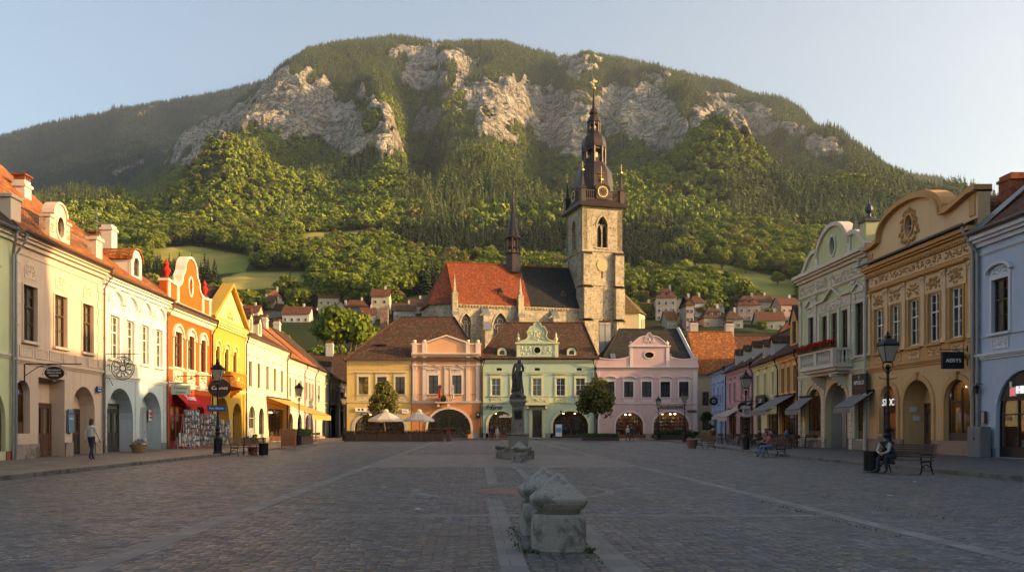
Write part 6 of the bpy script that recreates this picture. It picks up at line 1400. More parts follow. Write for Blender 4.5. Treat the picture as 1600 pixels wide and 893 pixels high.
def church():
    TX, TY, A = 25.4, 170.0, 4.4; root = thing('church', 'gothic stone church with red and dark roofs and a tall clock tower', 'church', (TX, TY, 0), radians(15))
    top = 46.6
    tw = link('tower', None, root); tw.location = (0, 0, 0)
    for face in range(4):
        mb = MB(); holes = [lancet(0, 2.3, 38.2, 44.6)] if face in (0, 1, 3) else []
        if face in (0, 3):
            for (x, z) in ((-.1, 32.0), (.2, 22.2), (.1, 15)): holes.append(rect(x - .16, x + .16, z, z + 1.5))
        mb.prism(rect(-A, A, 0, top), 0, 1.1, 0, holes)
        rr = random.Random(face)      # flat dark patches put the shade of putlog holes and lost stones into colour
        for k in range(26): x = rr.uniform(-A + .4, A - .4); z = rr.uniform(12, top - 1); mb.box(x - .1, x + .1, -.004, -.001, z, z + rr.uniform(.15, .3), 1)
        M = Matrix.Rotation(pi / 2 * face, 4, 'Z') @ Matrix.Translation((0, -A, 0)); mb.xf(M); part = mb.build('tower_wall', [STONE, DARK], tw, uv=True)
    for face in (0, 1, 3):
        mb = MB(); ol = lancet(0, 2.3, 38.2, 44.6); mb.band([(p[0], p[1]) for p in ol[2:]], -.35, -.12, .3, 0); mb.box(-1.6, 1.6, -.2, .3, 37.9, 38.2)
        mb.tube([(0, .45, 38.2), (0, .45, 43)], .13, 6); mb.band([(x * .5 - .56, z) for x, z in lancet(0, 2, 40, 43)[2:]], -.12, .35, .55); mb.band([(x * .5 + .56, z) for x, z in lancet(0, 2, 40, 43)[2:]], -.12, .35, .55)
        k = 38.4
        while k < 43.8: mb.face([(-1.1, .5, k), (1.1, .5, k), (1.1, .85, k + .3), (-1.1, .85, k + .3)], 1); k += .42
        mb.xf(Matrix.Rotation(pi / 2 * face, 4, 'Z') @ Matrix.Translation((0, -A, 0))); mb.build('belfry_window', [STONE, LOUV], tw)
    # buttresses and string courses
    for (cx_, cy_) in ((-A, -A), (A, -A), (-A, A), (A, A)):
        sx, sy = (1 if cx_ > 0 else -1), (1 if cy_ > 0 else -1); mb = MB()
        for (z0, z1, d) in ((0, 23.6, 1.5), (23.6, 30.4, 1.15), (30.4, 37.2, .8)):
            mb.box(cx_ - sx * 1.9, cx_ + sx * .05, cy_, cy_ + sy * d, z0, z1 - .6); mb.box(cx_, cx_ + sx * d * .5, cy_ + sy * .05, cy_ - sy * 1.9, z0, z1 - .6)
            xa, xb = sorted((cx_ - sx * 1.95, cx_ + sx * .1)); y2 = cy_ + sy * (d + .08)
            p = [(xa, y2, z1 - .6), (xb, y2, z1 - .6), (xb, cy_, z1 + .2), (xa, cy_, z1 + .2)]; mb.face(p if sy < 0 else p[::-1], 1)
        mb.build('buttress', [STONE, CUP], tw, uv=True)
    mb = MB()
    for z in (23.7, 30.4, 37.3, 46.1):
        q = A + .16
        mb.box(-q, q, -q, -A - .003, z, z + .28); mb.box(-q, q, A + .003, q, z, z + .28); mb.box(-q, -A - .003, -A, A, z, z + .28); mb.box(A + .003, q, -A, A, z, z + .28)
    mb.build('string_course', STONE2, tw, uv=True)
    mb = MB(); mb.lathe([(0, 0), (1.25, 0), (1.25, .06), (0, .06)], 0, 0, 28); mb.xf(Matrix.Translation((0, -A - .05, 34.6)) @ Matrix.Rotation(pi / 2, 4, 'X')); mb.build('painted_dial', flat("faded_dial", (.46, .36, .18), .95), tw)
    # spire
    sp = link('spire', None, root); sp.location = (0, 0, 0)
    mb = MB(); mb.lathe([(5.2 * 1.414, 46.4), (5.3 * 1.414, 46.7), (4.5 * 1.414, 47.8), (4.4 * 1.414, 48.0)], 0, 0, 4, 0, rot=pi / 4); mb.build('skirt_roof', CUP, sp)
    mb = MB()
    for f in range(4):
        q = MB(); q.box(-4.2, 4.2, -4.3, -4.15, 48.0, 48.2); q.box(-4.2, 4.2, -4.3, -4.15, 49.7, 49.9); x = -4.1
        while x < 4.2: q.box(x, x + .13, -4.26, -4.18, 48.2, 49.7); x += .42
        q.xf(Matrix.Rotation(pi / 2 * f, 4, 'Z')); mb.add(q)
    mb.build('gallery_railing', CUP, sp)
    mb = MB(); mb.lathe([(3.9, 47.9), (3.9, 50.2), (4.1, 50.35), (3.95, 50.6), (3.95, 52.0), (3.85, 53.4), (3.6, 54.6), (3.1, 55.6), (2.6, 56.2), (2.45, 56.5)], 0, 0, 8, 0, rot=pi / 8); mb.build('lower_dome', CUP, sp)
    for f in (0, 1, 3):
        q = MB(); q.box(-1.35, 1.35, -4.5, -3.6, 48.1, 50.3); q.band(arch(-1.5, 1.5, 49.9, 51.1, 1.0, 12)[2:], -.2, -4.6, -3.4); q.prism(arch(-1.4, 1.4, 50.2, 51.0, .8, 12), -4.5, -3.5)
        c = MB(); c.lathe([(0, 0), (1.1, 0), (1.1, .08), (0, .08)], 0, 0, 28, 0)
        for k in range(12): a = 2 * pi * k / 12; c.box(.84 * cos(a) - .07, .84 * cos(a) + .07, .84 * sin(a) - .07, .84 * sin(a) + .07, .08, .13, 1)
        n = 28
        for k in range(n):
            a, b = 2 * pi * k / n, 2 * pi * (k + 1) / n; c.face([(1.0 * cos(a), 1.0 * sin(a), .12), (1.12 * cos(a), 1.12 * sin(a), .12), (1.12 * cos(b), 1.12 * sin(b), .12), (1.0 * cos(b), 1.0 * sin(b), .12)], 1)
        for (a, L_, w) in ((2.1, .5, .06), (.3, .8, .045)): c.box(-w, w, 0, L_, .10, .14, 1) if 0 else c.tube([(0, 0, .13), (L_ * cos(a), L_ * sin(a), .13)], w, 4, 1)
        RZ = Matrix.Rotation(pi / 2 * f, 4, 'Z'); c.xf(RZ @ Matrix.Translation((0, -4.52, 49.55)) @ Matrix.Rotation(pi / 2, 4, 'X')); q.xf(RZ)
        d = q.build('clock_dormer', CUP, sp); c.build('clock_face', [flat("clock_black", (.02, .016, .012), .6), GOLD], d)
    for sx in (-1, 1):
        for sy in (-1, 1):
            q = MB(); x, y = sx * 4.25, sy * 4.25; q.box(x - .5, x + .5, y - .5, y + .5, 47.2, 50.0); q.lathe([(.95, 50.0), (.9, 50.15), (.45, 50.6), (.3, 51.6), (.05, 53.6)], x, y, 4, 0, rot=pi / 4); q.ell((x, y, 53.8), (.22, .22, .22), 1)
            q.tube([(x, y, 53.8), (x, y, 55.5)], .06, 5, 1); q.tube([(x - .5, y, 54.9), (x + .5, y, 54.9)], .06, 5, 1); q.tube([(x - .3, y, 54.5), (x + .3, y, 54.5)], .05, 5, 1); q.build('corner_turret', [CUP, GOLD], sp)
    for sx, sy in ((0, -1),):
        q = MB(); y = -3.9; q.tube([(0, y, 51.2), (0, y, 54.9)], .07, 5); q.tube([(-.75, y, 53.6), (.75, y, 53.6)], .07, 5); q.ell((0, y, 52.2), (.28, .28, .28)); q.tube([(-.45, y, 52.9), (.45, y, 52.9)], .06, 5); q.build('gilt_cross', GOLD, sp)
    def lantern(r, z0, z1, nm):
        q = MB(); q.lathe([(r + .25, z0), (r + .28, z0 + .15), (r + .05, z0 + .25)], 0, 0, 8, 0, rot=pi / 8); q.lathe([(r + .05, z1 - .55), (r + .05, z1 - .1), (r + .3, z1 + .05), (r + .3, z1 + .2)], 0, 0, 8, 0, rot=pi / 8); q.lathe([(r * .4, z0), (r * .4, z1)], 0, 0, 8, 0)
        for k in range(8): a = 2 * pi * k / 8 + pi / 8; x, y = r * cos(a), r * sin(a); q.tube([(x, y, z0), (x, y, z1)], r * .13, 6); 
        q.lathe([(r * .98, z0 + .2), (r * .98, z0 + .2 + (z1 - z0) * .25)], 0, 0, 8, 0, rot=pi / 8); q.build(nm, CUP, sp)
    lantern(2.25, 56.4, 59.7, 'lower_lantern'); 
    mb = MB(); mb.lathe([(2.5, 59.8), (2.6, 60.2), (2.5, 61.2), (2.15, 62.0), (1.6, 62.6), (1.35, 63.0)], 0, 0, 8, 0, rot=pi / 8); mb.build('middle_dome', CUP, sp)
    lantern(1.2, 63.0, 65.2, 'upper_lantern'); mb = MB(); mb.lathe([(1.45, 65.3), (1.3, 65.8), (1.15, 66.3), (.7, 66.8), (.95, 67.2), (.8, 67.8), (.4, 68.3), (.3, 69.5), (.14, 71.8), (.06, 72.4)], 0, 0, 8, 0, rot=pi / 8); mb.build('needle', CUP, sp)
    mb = MB(); mb.ell((0, 0, 72.4), (.42, .42, .42), 0, 10, 7); mb.tube([(0, 0, 72.4), (0, 0, 74.5)], .05, 5); mb.tube([(-.4, 0, 73.6), (.5, 0, 73.6)], .05, 5); mb.prism([(.1, 73.8), (.7, 73.7), (.85, 74.2), (.5, 74.0), (.2, 74.4)], -.05, .05); mb.build('weather_vane', GOLD, sp)
    # nave
    nv = link('nave', None, root); nv.location = (0, 0, 0); F_, B_, RY, XL, ZE, ZR = -4.0, 9.2, 2.6, -31.0, 25.6, 35.0
    holes = [lancet(-x, w, 15.5, z) for x, w, z in ((21.6, 3.0, 24.2), (28.6, 2.0, 23.8), (13.8, 2.4, 22.6), (6.8, 2.2, 22.2))]
    mb = MB(); mb.prism(rect(XL, -4.4, 0, ZE), F_, F_ + 1.0, 0, holes); AP = [(XL, F_), (-35.3, -1.4), (-35.3, 6.6), (XL, B_)]
    for a, b in zip(AP[:-1], AP[1:]): mb.face([(b[0], b[1], 0), (a[0], a[1], 0), (a[0], a[1], ZE), (b[0], b[1], ZE)][::-1] if 0 else [(b[0], b[1], 0), (a[0], a[1], 0), (a[0], a[1], ZE), (b[0], b[1], ZE)])
    mb.face([(-4.4, B_, 0), (XL, B_, 0), (XL, B_, ZE), (-4.4, B_, ZE)]); mb.build('nave_wall', STONE2, nv, uv=True)
    for x, w, z in ((21.6, 3.0, 24.2), (28.6, 2.0, 23.8), (13.8, 2.4, 22.6), (6.8, 2.2, 22.2)):
        q = MB(); q.band(lancet(-x, w, 15.5, z)[2:], -.3, F_ - .12, F_ + .4); zz = z - w * .9
        for k in (1, 2): xx = -x - w / 2 + w * k / 3; q.box(xx - .07, xx + .07, F_ + .4, F_ + .55, 15.5, zz)
        for k in range(8):
            for (dx, dz, r) in ((-w * .22, 0, w * .17), (w * .22, 0, w * .17), (0, w * .36, w * .2)):
                a, b = 2 * pi * k / 8, 2 * pi * (k + 1) / 8; q.tube([(-x + dx + r * cos(a), F_ + .47, zz + dz + r * sin(a)), (-x + dx + r * cos(b), F_ + .47, zz + dz + r * sin(b))], .06, 4)
        q.box(-x - w / 2, -x + w / 2, F_ + .7, F_ + .75, 15.5, z, 1); q.build('gothic_window', [STONE, LEADW], nv)
    for x, pin in ((31, 1), (24.9, 0), (17.6, 1), (10.4, 0)):
        q = MB(); x0, x1 = -x - .6, -x + .6; q.box(x0, x1, F_ - 2.6, F_ + .02, 0, 20.5); q.box(x0 + .05, x1 - .05, F_ - 1.3, F_ + .02, 20.5, 23.6)
        q.face([(x0 - .15, F_ - 2.8, 20.4), (x1 + .15, F_ - 2.8, 20.4), (x1 + .15, F_ - 1.1, 22.4), (x0 - .15, F_ - 1.1, 22.4)], 1); q.face([(x0 - .15, F_ - 1.4, 23.4), (x1 + .15, F_ - 1.4, 23.4), (x1 + .15, F_ + .1, 25.2), (x0 - .15, F_ + .1, 25.2)], 1)
        if pin: q.box(-x - .55, -x + .55, F_ - .9, F_ + .2, 23.6, 27.4); q.lathe([(.9, 27.4), (.85, 27.6), (.5, 27.7), (.28, 29.2), (.0, 31.6)], -x, F_ - .35, 4, 0, rot=pi / 4)
        q.build('nave_buttress', [STONE, GREYZ], nv, uv=True)
    q = MB(); k = -30.5
    while k < -4.8: q.box(k, k + .3, F_ - .25, F_ - .003, ZE - .55, ZE - .2); k += .62
    q.box(XL, -4.4, F_ - .35, F_ - .003, ZE - .2, ZE); q.build('eaves_course', STONE, nv)
    q = MB(); o = .4; E1, E2 = (XL, RY, ZR), (-15.4, RY, ZR); q.face([(XL, F_ - o, ZE), (-15.4, F_ - o, ZE), E2, E1]); q.face([(-15.4, B_ + o, ZE), (XL, B_ + o, ZE), E1, E2])
    P2 = [(XL, F_ - o, ZE), (-35.8, -1.6, ZE), (-35.8, 6.8, ZE), (XL, B_ + o, ZE)]
    for a, b in zip(P2[:-1], P2[1:]): q.face([b, a, E1])
    q.build('red_roof', T_CH, nv, uv=True)
    q = MB(); q.face([(-15.4, F_ - o, ZE + .002), (-4.41, F_ - o, ZE + .002), (-4.41, RY, ZR), (-15.4, RY, ZR)]); q.face([(-4.41, B_ + o, ZE), (-15.4, B_ + o, ZE), (-15.4, RY, ZR), (-4.41, RY, ZR)]); q.build('slate_roof', T_SL, nv, uv=True)
    q = MB(); q.tube([(XL, RY, ZR + .05), (-4.5, RY, ZR + .05)], .18, 6); 
    q.tube([(XL, RY, ZR), (XL, F_ - o, ZE)], .12, 5); q.build('ridge_tiles', T_CH, nv)
    for x in (-26.5 + 5.5, -7.7): q = MB(); y = F_ + 2.0; z = ZE + 2.0 * 9.4 / 6.6 + .6; q.prism([(x - .6, z - .6), (x + .6, z - .6), (x, z + .5)], y - .4, y + 1.2, 0); q.prism([(x - .35, z - .5), (x + .35, z - .5), (x, z + .2)], y - .43, y - .41, 1); q.build('roof_hatch', [CUP, DARK], nv)
    # ridge turret
    f = link('ridge_turret', None, root); f.location = (-16.9, RY, 0); q = MB(); q.lathe([(2.0, 33.4), (1.6, 35.2), (1.45, 37.2), (1.7, 37.4), (1.7, 37.6)], 0, 0, 8, 0, rot=pi / 8); q.build('turret_base', CUP, f)
    q = MB()
    for k in range(8): a = 2 * pi * k / 8 + pi / 8; q.tube([(1.4 * cos(a), 1.4 * sin(a), 37.5), (1.4 * cos(a), 1.4 * sin(a), 40.6)], .16, 5)
    q.lathe([(.5, 37.5), (.5, 40.6)], 0, 0, 8); q.lathe([(1.45, 38.6), (1.5, 38.8)], 0, 0, 8, 0, rot=pi / 8); q.lathe([(1.6, 40.4), (1.75, 40.7), (1.3, 41.2)], 0, 0, 8, 0, rot=pi / 8); q.build('turret_lantern', CUP, f)
    q = MB(); q.lathe([(1.35, 41.0), (.8, 43.4), (.4, 46.5), (.06, 49.8)], 0, 0, 8, 0, rot=pi / 8); q.ell((0, 0, 50), (.2, .2, .2)); q.tube([(0, 0, 50), (0, 0, 51)], .05, 4); q.build('turret_spire', CUP, f)
    # chapel right of the tower
    c = link('chapel', None, root); c.location = (0, 0, 0); q = MB(); PL = [(4.4, -2.6), (8.6, -3.6), (11.2, -1.0), (11.2, 5), (4.4, 7)]; ZC = 25.4
    for a, b in zip(PL[:-1], PL[1:]): q.face([(a[0], a[1], 0), (b[0], b[1], 0), (b[0], b[1], ZC), (a[0], a[1], ZC)])
    q.build('chapel_wall', plaster("chapel_plaster", (.60, .50, .30), .8), c, uv=True); q = MB(); ap = (4.42, 1.5, 32.9); P3 = [(4.42, -3.0, ZC - .1), (8.8, -4.1, ZC - .1), (11.7, -1.2, ZC - .1), (11.7, 5.4, ZC - .1), (4.42, 7.3, ZC - .1)]
    for a, b in zip(P3[:-1], P3[1:]): q.face([a, b, ap])
    q.build('chapel_roof', tiles("ochre_shingles", (.20, .13, .06), (.15, .10, .05)), c, uv=True); q = MB()
    for (x, y) in ((9.9, -2.45),): q.box(x - .35, x + .35, y - .35, y + .35, 0, 24.2)
    q.build('chapel_buttress', STONE, c)
church()

# ================================================================== HILLSIDE TOWN
def find_Y(px, row, ya=215, yb=660):
    for _ in range(40):
        ym = (ya + yb) / 2; x = XZ(px, ym); r = HY - (tz(x, ym) - EYE) * FPX / ym
        if r > row: ya = ym
        else: yb = ym
    return ym
def hill_house(name, label, px, row, wpx, floors, col, tile, style='gable', rot=0, d=9):
    Y = find_Y(px, row); X = XZ(px, Y); w = wpx * Y / FPX; z0 = tz(X, Y) - .6; ze = floors * 2.9 + .8; root = thing(name, label, 'house', (X, Y, z0), rot); m = plaster("hill_plaster_%02d" % int(col[0] * 50 + col[2] * 30), col, .5)
    zr = ze + (3.8 if style != 'mansard' else 4.6); x0, x1 = -w / 2, w / 2; b = MB(); b.box(x0, x1, 0, d, -4, ze)
    if style == 'front': b.prism([(x0, ze), (x1, ze), (0, zr)], .0, d)
    elif style == 'gable': 
        for x, fl in ((x0, 1), (x1, 0)): p = [(x, 0, ze), (x, d, ze), (x, d / 2, zr)]; b.face(p if not fl else p[::-1])
    b.build('wall', m, root, uv=True); r = MB(); o = .5
    if style == 'front':
        for s_ in (-1, 1): q = [(s_ * (w / 2 + o), -o, ze - .3), (0, -o, zr + .2), (0, d + o, zr + .2), (s_ * (w / 2 + o), d + o, ze - .3)]; r.face(q if s_ > 0 else q[::-1])
    else:
        h = {'gable': 0, 'hip': 2.6, 'mansard': 3.0}[style]; e = o if style == 'gable' else o
        A_, B, C, D = (x0 - e, -o, ze), (x1 + e, -o, ze), (x1 + e, d + o, ze), (x0 - e, d + o, ze); E, G = (x0 - e * (style == 'gable') + h, d / 2, zr), (x1 + e * (style == 'gable') - h, d / 2, zr)
        r.face([A_, B, G, E]); r.face([C, D, E, G]); 
        if h: r.face([D, A_, E]); r.face([B, C, G])
    rf = r.build('roof', tile, root, uv=True)
    ww = cached(('hw',), lambda: (lambda q: (q.box(-.5, .5, -.06, -.01, 0, 1.35, 1), q.box(-.42, .42, -.1, -.06, .08, 1.27, 0), q.mesh('window', [DARKGL, WHITEF]))[2])(MB()))
    n = max(2, int(w / 2.4))
    for f in range(floors):
        for k in range(n): link('window', ww, root, (x0 + (k + .5) * w / n, 0, .9 + f * 2.9))
    if style == 'mansard':
        for k in range(max(2, n - 1)):
            q = MB(); x = x0 + 1.5 + (k + .5) * (w - 3) / max(2, n - 1); y = .9; z = ze + 1.0; q.box(x - .6, x + .6, y, y + 1.8, z, z + 1.1, 1); q.box(x - .35, x + .35, y - .03, y, z + .15, z + .95, 2); q.prism([(x - .8, z + 1.1), (x + .8, z + 1.1), (x, z + 1.7)], y - .2, y + 2.2); q.build('dormer', [tile, m, DARKGL], rf)
    q = MB(); x = w * .22; q.box(x - .4, x + .4, d / 2 - .4, d / 2 + .4, zr - 1.2, zr + 1.1); q.build('chimney', PCH, rf)
CR, WH, YL, PK, GR = (.50, .43, .30), (.52, .49, .43), (.52, .42, .20), (.48, .32, .26), (.30, .30, .28)
for a in (('long_hill_house', 'long low yellowish house under a red roof, leftmost of the hillside houses', 402, 494, 50, 2, YL, T_RB, 'gable', .06),
          ('red_peak_house', 'small house with a steep bright red pyramid roof above the long low house', 426, 481, 16, 2, CR, T_OR, 'hip', 0),
          ('dormered_hill_house', 'white house with a row of roof dormers on the hillside left of the church', 475, 489, 40, 2, WH, T_RB, 'mansard', -.05),
          ('cream_hill_house', 'cream house with a brown roof beside the dormered white house', 513, 487, 32, 2, CR, T_RB, 'gable', .05),
          ('low_white_hill_house', 'white house with orange roof just below the dormered white house', 462, 503, 42, 1, WH, T_RB, 'gable', 0),
          ('grey_hill_house', 'grey walled house with hipped roof between the trees left of the tall cream block', 556, 492, 40, 1, GR, T_RB, 'hip', .1),
          ('tall_cream_block', 'tall narrow cream house of three floors left of the church', 594, 498, 28, 3, CR, T_RB, 'gable', 0),
          ('small_brown_hill_house', 'low brown roofed house next to the church apse', 632, 498, 34, 1, GR, T_BR, 'gable', .1),
          ('pale_terraced_house', 'large pale pink house with balconied floors right of the tower', 1041, 500, 32, 3, (.62, .46, .36), T_RB, 'mansard', -.15),
          ('white_villa', 'white villa with brown hipped roof on the hillside', 1091, 495, 26, 2, WH, T_RB, 'hip', 0),
          ('white_gabled_house', 'white house turning its pointed gable to the square', 1122, 493, 20, 2, WH, T_RB, 'front', 0),
          ('brown_mansard_house', 'broad brown house with a dormered roof below the white gabled house', 1119, 510, 38, 1, (.42, .34, .26), T_BR, 'mansard', .05),
          ('little_orange_house', 'tiny orange walled house above the rose house roof', 1050, 513, 16, 1, (.62, .34, .10), T_OR, 'gable', 0),
          ('pink_hill_house', 'pink house with dormers on the hillside at the right', 1171, 500, 34, 2, PK, T_RB, 'mansard', -.1),
          ('narrow_pink_tower_house', 'narrow pink tower-like house above the orange roof', 1078, 516, 12, 3, PK, T_BR, 'hip', 0),
          ('reddish_edge_house', 'reddish roofed house half hidden by the lime green house', 1235, 500, 30, 2, PK, T_RB, 'gable', .1),
          ('white_far_house', 'small white house between the trees right of the chapel', 1014, 496, 14, 1, WH, T_RB, 'gable', 0),
          ('brown_middle_house', 'dark brown roofed house between the pink and the white gabled house', 1148, 512, 26, 1, GR, T_BR, 'hip', 0),
          ('low_eaves_house', 'low house with a long dull red roof at the left end of the hillside row', 388, 500, 30, 1, CR, T_RB, 'gable', 0),
          ('squat_cream_house', 'squat cream house between the long low house and the low white house', 432, 496, 34, 1, CR, T_BR, 'gable', .05),
          ('small_gable_house', 'small cream house with pointed front gable near the linden tree top', 532, 497, 24, 1, CR, T_RB, 'front', 0),
          ('apse_side_house', 'brown roofed house partly behind the church apse', 650, 490, 24, 1, CR, T_BR, 'gable', 0),
          ('lower_brown_house', 'low brown house below the tall cream block', 575, 505, 22, 1, GR, T_RB, 'gable', .1),
          ('upper_red_house', 'small red roofed house between the pale pink house and the white villa', 1062, 488, 20, 1, CR, T_RB, 'front', 0),
          ('right_cream_house', 'cream house with red roof between the two pink hillside houses', 1196, 494, 26, 2, CR, T_RB, 'gable', .1),
          ('upper_brown_house', 'small brown roofed house above and right of the white gabled house', 1150, 488, 20, 1, GR, T_BR, 'gable', 0),
          ('low_tan_house', 'low tan house with long roof above the little dormers', 1206, 514, 40, 1, CR, T_RB, 'gable', -.1)):
    hill_house(*a)
# ------------------------------------------------------------------ trees one can tell apart
big_dec = [crown("big_crown", 300 + i, 5.5, 5.0, 7.5, 42, 60, .55, LEAF_NEAR) for i in range(3)]
big_trunk = [trunk(310 + i, 4.5, .38, 4, 6.5).mesh("trunk", BARK, True) for i in range(2)]
def tree(name, label, x, y, z, s, k=0, group=None, cm=None, tm=None, sz=1.0):
    t = thing(name, label, 'tree', (x, y, z), k * 1.7, group); t.scale = (s, s, s * sz); link('trunk', tm or big_trunk[k % 2], t); link('crown', cm or big_dec[k % 3], t); return t
for i, (px, cy, r) in enumerate(((538, 437, 34), (590, 442, 28), (616, 425, 26), (500, 432, 22), (566, 402, 24), (455, 395, 20), (425, 376, 22), (380, 362, 20), (232, 370, 24), (212, 366, 16), (655, 420, 20), (603, 392, 22),
                                 (1065, 456, 20), (1002, 462, 16), (1040, 440, 20), (1140, 452, 20), (1165, 402, 20), (1128, 396, 20), (1090, 398, 16), (1215, 430, 12), (1190, 505, 12), (1013, 480, 14), (1205, 486, 14), (490, 400, 22), (1052, 420, 16))):
    Y = find_Y(px, min(cy + r * 1.25, 525)); s = r * Y / FPX / 5.6
    tree('deciduous_tree', 'round leafy tree standing out on the hillside above the town roofs', XZ(px, Y), Y, tz(XZ(px, Y), Y) - 2.5 * s, s, i, 'round trees on the hillside')
tree('linden_tree', 'big spreading green tree rising behind the roofs left of the ochre house', XZ(538, 150), 150, 0, 1.0, 1, None, crown('linden_crown', 333, 6.6, 4.4, 19.6, 60, 70, .5, LEAF_NEAR), trunk(334, 15, .5, 5, 18).mesh('trunk', BARK, True))
X, Y = sample(2600, -.6, .66, 205, 352); Z = low_z(X, Y); cn = fbm(X / 18, Y / 18, 2, 99); PXs = CX + X / Y * FPX; RWs = HY - (Z - EYE) / Y * FPX
ok = (cn > .34) & village_clear(X, Y)
scatter("garden_trees", "dark green garden trees and bushes between the hillside houses", "trees", X[ok], Y[ok], Z[ok] - .5, rg.uniform(.35, .75, ok.sum()), mid_dec, 9)

# ================================================================== STREET FURNITURE
LAMPGL = cloth("lamp_panes", (.62, .58, .48), .6)
def lamp_mesh():
    b = MB(); b.lathe([(.26, 0), (.26, .08), (.22, .12), (.21, .75), (.24, .8), (.17, .88)], 0, 0, 8); b.lathe([(.15, .85), (.11, 1.0), (.15, 1.1), (.1, 1.2), (.14, 1.35), (.085, 1.5), (.07, 1.9), (.09, 1.95), (.055, 2.05), (.045, 3.45), (.08, 3.5), (.05, 3.58), (.1, 3.7), (.05, 3.8)], 0, 0, 12)
    for k in range(8): a = 2 * pi * k / 8; b.tube([(.2 * cos(a), .2 * sin(a), .15), (.2 * cos(a), .2 * sin(a), .7)], .022, 4)
    for s_ in (-1, 1): b.tube([(0, 0, 3.5), (s_ * .14, 0, 3.6), (s_ * .2, 0, 3.75), (s_ * .16, 0, 3.9)], .018, 5); b.tube([(0, 0, 3.25), (s_ * .3, 0, 3.28), (s_ * .34, 0, 3.34)], .015, 5)
    h = MB(); h.lathe([(.16, 3.88), (.19, 3.93)], 0, 0, 4, rot=pi / 4); h.lathe([(.40, 4.52), (.43, 4.56), (.40, 4.6), (.2, 4.78), (.12, 4.82), (.13, 4.9), (.05, 4.95), (.06, 5.0), (.0, 5.12)], 0, 0, 4, rot=pi / 4)
    for k in range(4): a = pi / 4 + k * pi / 2; h.tube([(.19 * cos(a), .19 * sin(a), 3.92), (.4 * cos(a), .4 * sin(a), 4.53)], .017, 4); h.lathe([(.03, 4.58), (.0, 4.72)], .38 * cos(a), .38 * sin(a), 5)
    g = MB(); g.lathe([(.175, 3.94), (.37, 4.51)], 0, 0, 4, rot=pi / 4)
    return b.mesh("post", IRON), h.mesh("lantern_head", IRON), g.mesh("panes", LAMPGL)
LM = lamp_mesh()
def lamp(label, x, y, z=.12, s=1.0, group=None):
    t = thing('street_lamp', label, 'street lamp', (x, y, z), 0, group); t.scale = (s,) * 3; link('post', LM[0], t); h = link('lantern', LM[1], t); link('panes', LM[2], h); return t
lamp('black iron lamp post in front of the yellow house, carrying a blue street sign', -13.75, 43.9)
lamp('black iron lamp post beside the wooden menu board on the left', -13.75, 64.5)
lamp('black iron lamp post at the corner by the left alley', -13.9, 88)
lamp('tall black iron lamp post beside the man on the bench', 15.95, 31.2)
lamp('black iron lamp post beside the woman reading on a bench', 17.5, 52.0)
lamp('black iron lamp post in front of the rose house, between its two arches', 21.4, 93.5, s=1.0)
lamp('black iron lamp post before the right arch of the rose house, near the potted shrub', 20.9, 80)
# benches: seat, backrest, legs
SLAT = wood("bench_slats", (.20, .085, .035)); SLATD = wood("dark_bench_slats", (.085, .045, .03))
def bench(label, x, y, rz, mat, z=0, L=1.7, group=None):
    t = thing('bench', label, 'bench', (x, y, z), rz, group); m = MB()
    for k in range(6): m.box(-L / 2, L / 2, -.42 + k * .082, -.42 + k * .082 + .062, .43 + .004 * abs(k - 2), .46 + .004 * abs(k - 2))
    m.build('seat', mat, t, bevel=.005); m = MB()
    for k in range(6): zz = .54 + k * .075; yy = .09 + k * .022; m.box(-L / 2, L / 2, yy, yy + .028, zz, zz + .055)
    m.build('backrest', mat, t, bevel=.005)
    for sx in (-1, 1):
        x_ = sx * (L / 2 - .14); m = MB()
        m.tube([(x_, -.48, 0), (x_, -.40, .1), (x_, -.36, .25), (x_, -.42, .40), (x_, -.1, .42), (x_, .08, .42), (x_, .13, .6), (x_, .24, 1.0)], .024, 6); m.tube([(x_, .22, 0), (x_, .16, .12), (x_, .1, .25), (x_, .08, .42)], .024, 6); m.tube([(x_, -.36, .22), (x_, -.15, .33), (x_, .1, .22)], .018, 6)
        m.tube([(x_, -.40, .42), (x_, -.43, .58), (x_, -.38, .64), (x_, -.1, .65), (x_, .13, .64)], .02, 6); m.build('leg_frame', IRON, t)
    return t
bench('dark slatted bench with a man sitting at its end, near the right kerb', 14.32, 26.75, radians(-62), SLATD, L=1.75)
bench('slatted bench with a woman reading, in front of the cafe tables on the right', 15.75, 42.4, radians(-72), SLATD)
bench('empty slatted bench beside the shrub in a clay pot, farthest right', 16.6, 57.6, radians(-70), SLATD)
bench('brown slatted bench beside the left lamp post, seen from its open side', -12.6, 44.4, radians(62), SLAT)
bench('brown slatted bench seen from behind, next to the dark litter bin on the left', -11.95, 44.4, radians(200), SLAT, L=1.3)
def litter_bin(label, x, y, h=.85, r=.26):
    t = thing('litter_bin', label, 'litter bin', (x, y, 0)); m = MB(); m.lathe([(r - .03, .06), (r - .03, h - .05), (r - .06, h - .05), (r - .06, .1), (0, .1)], 0, 0, 20); m.build('liner', flat("bin_liner", (.01, .01, .012), .5), t)
    m = MB()
    for k in range(24): a = 2 * pi * k / 24; m.box(-.02, .02, -r - .012, -r, .05, h - .04); n0 = len(m.v) - 8; m.xf(Matrix.Rotation(a, 4, 'Z'), n0)
    m.lathe([(r - .02, h - .05), (r + .025, h - .05), (r + .025, h), (r - .04, h)], 0, 0, 24); m.lathe([(r - .02, .04), (r + .02, .04), (r + .02, .09), (r - .02, .09)], 0, 0, 24)
    for k in range(3): a = k * 2.1; m.tube([(r * .7 * cos(a), r * .7 * sin(a), 0), (r * .7 * cos(a), r * .7 * sin(a), .1)], .02, 5)
    m.build('slatted_shell', IRON, t); return t
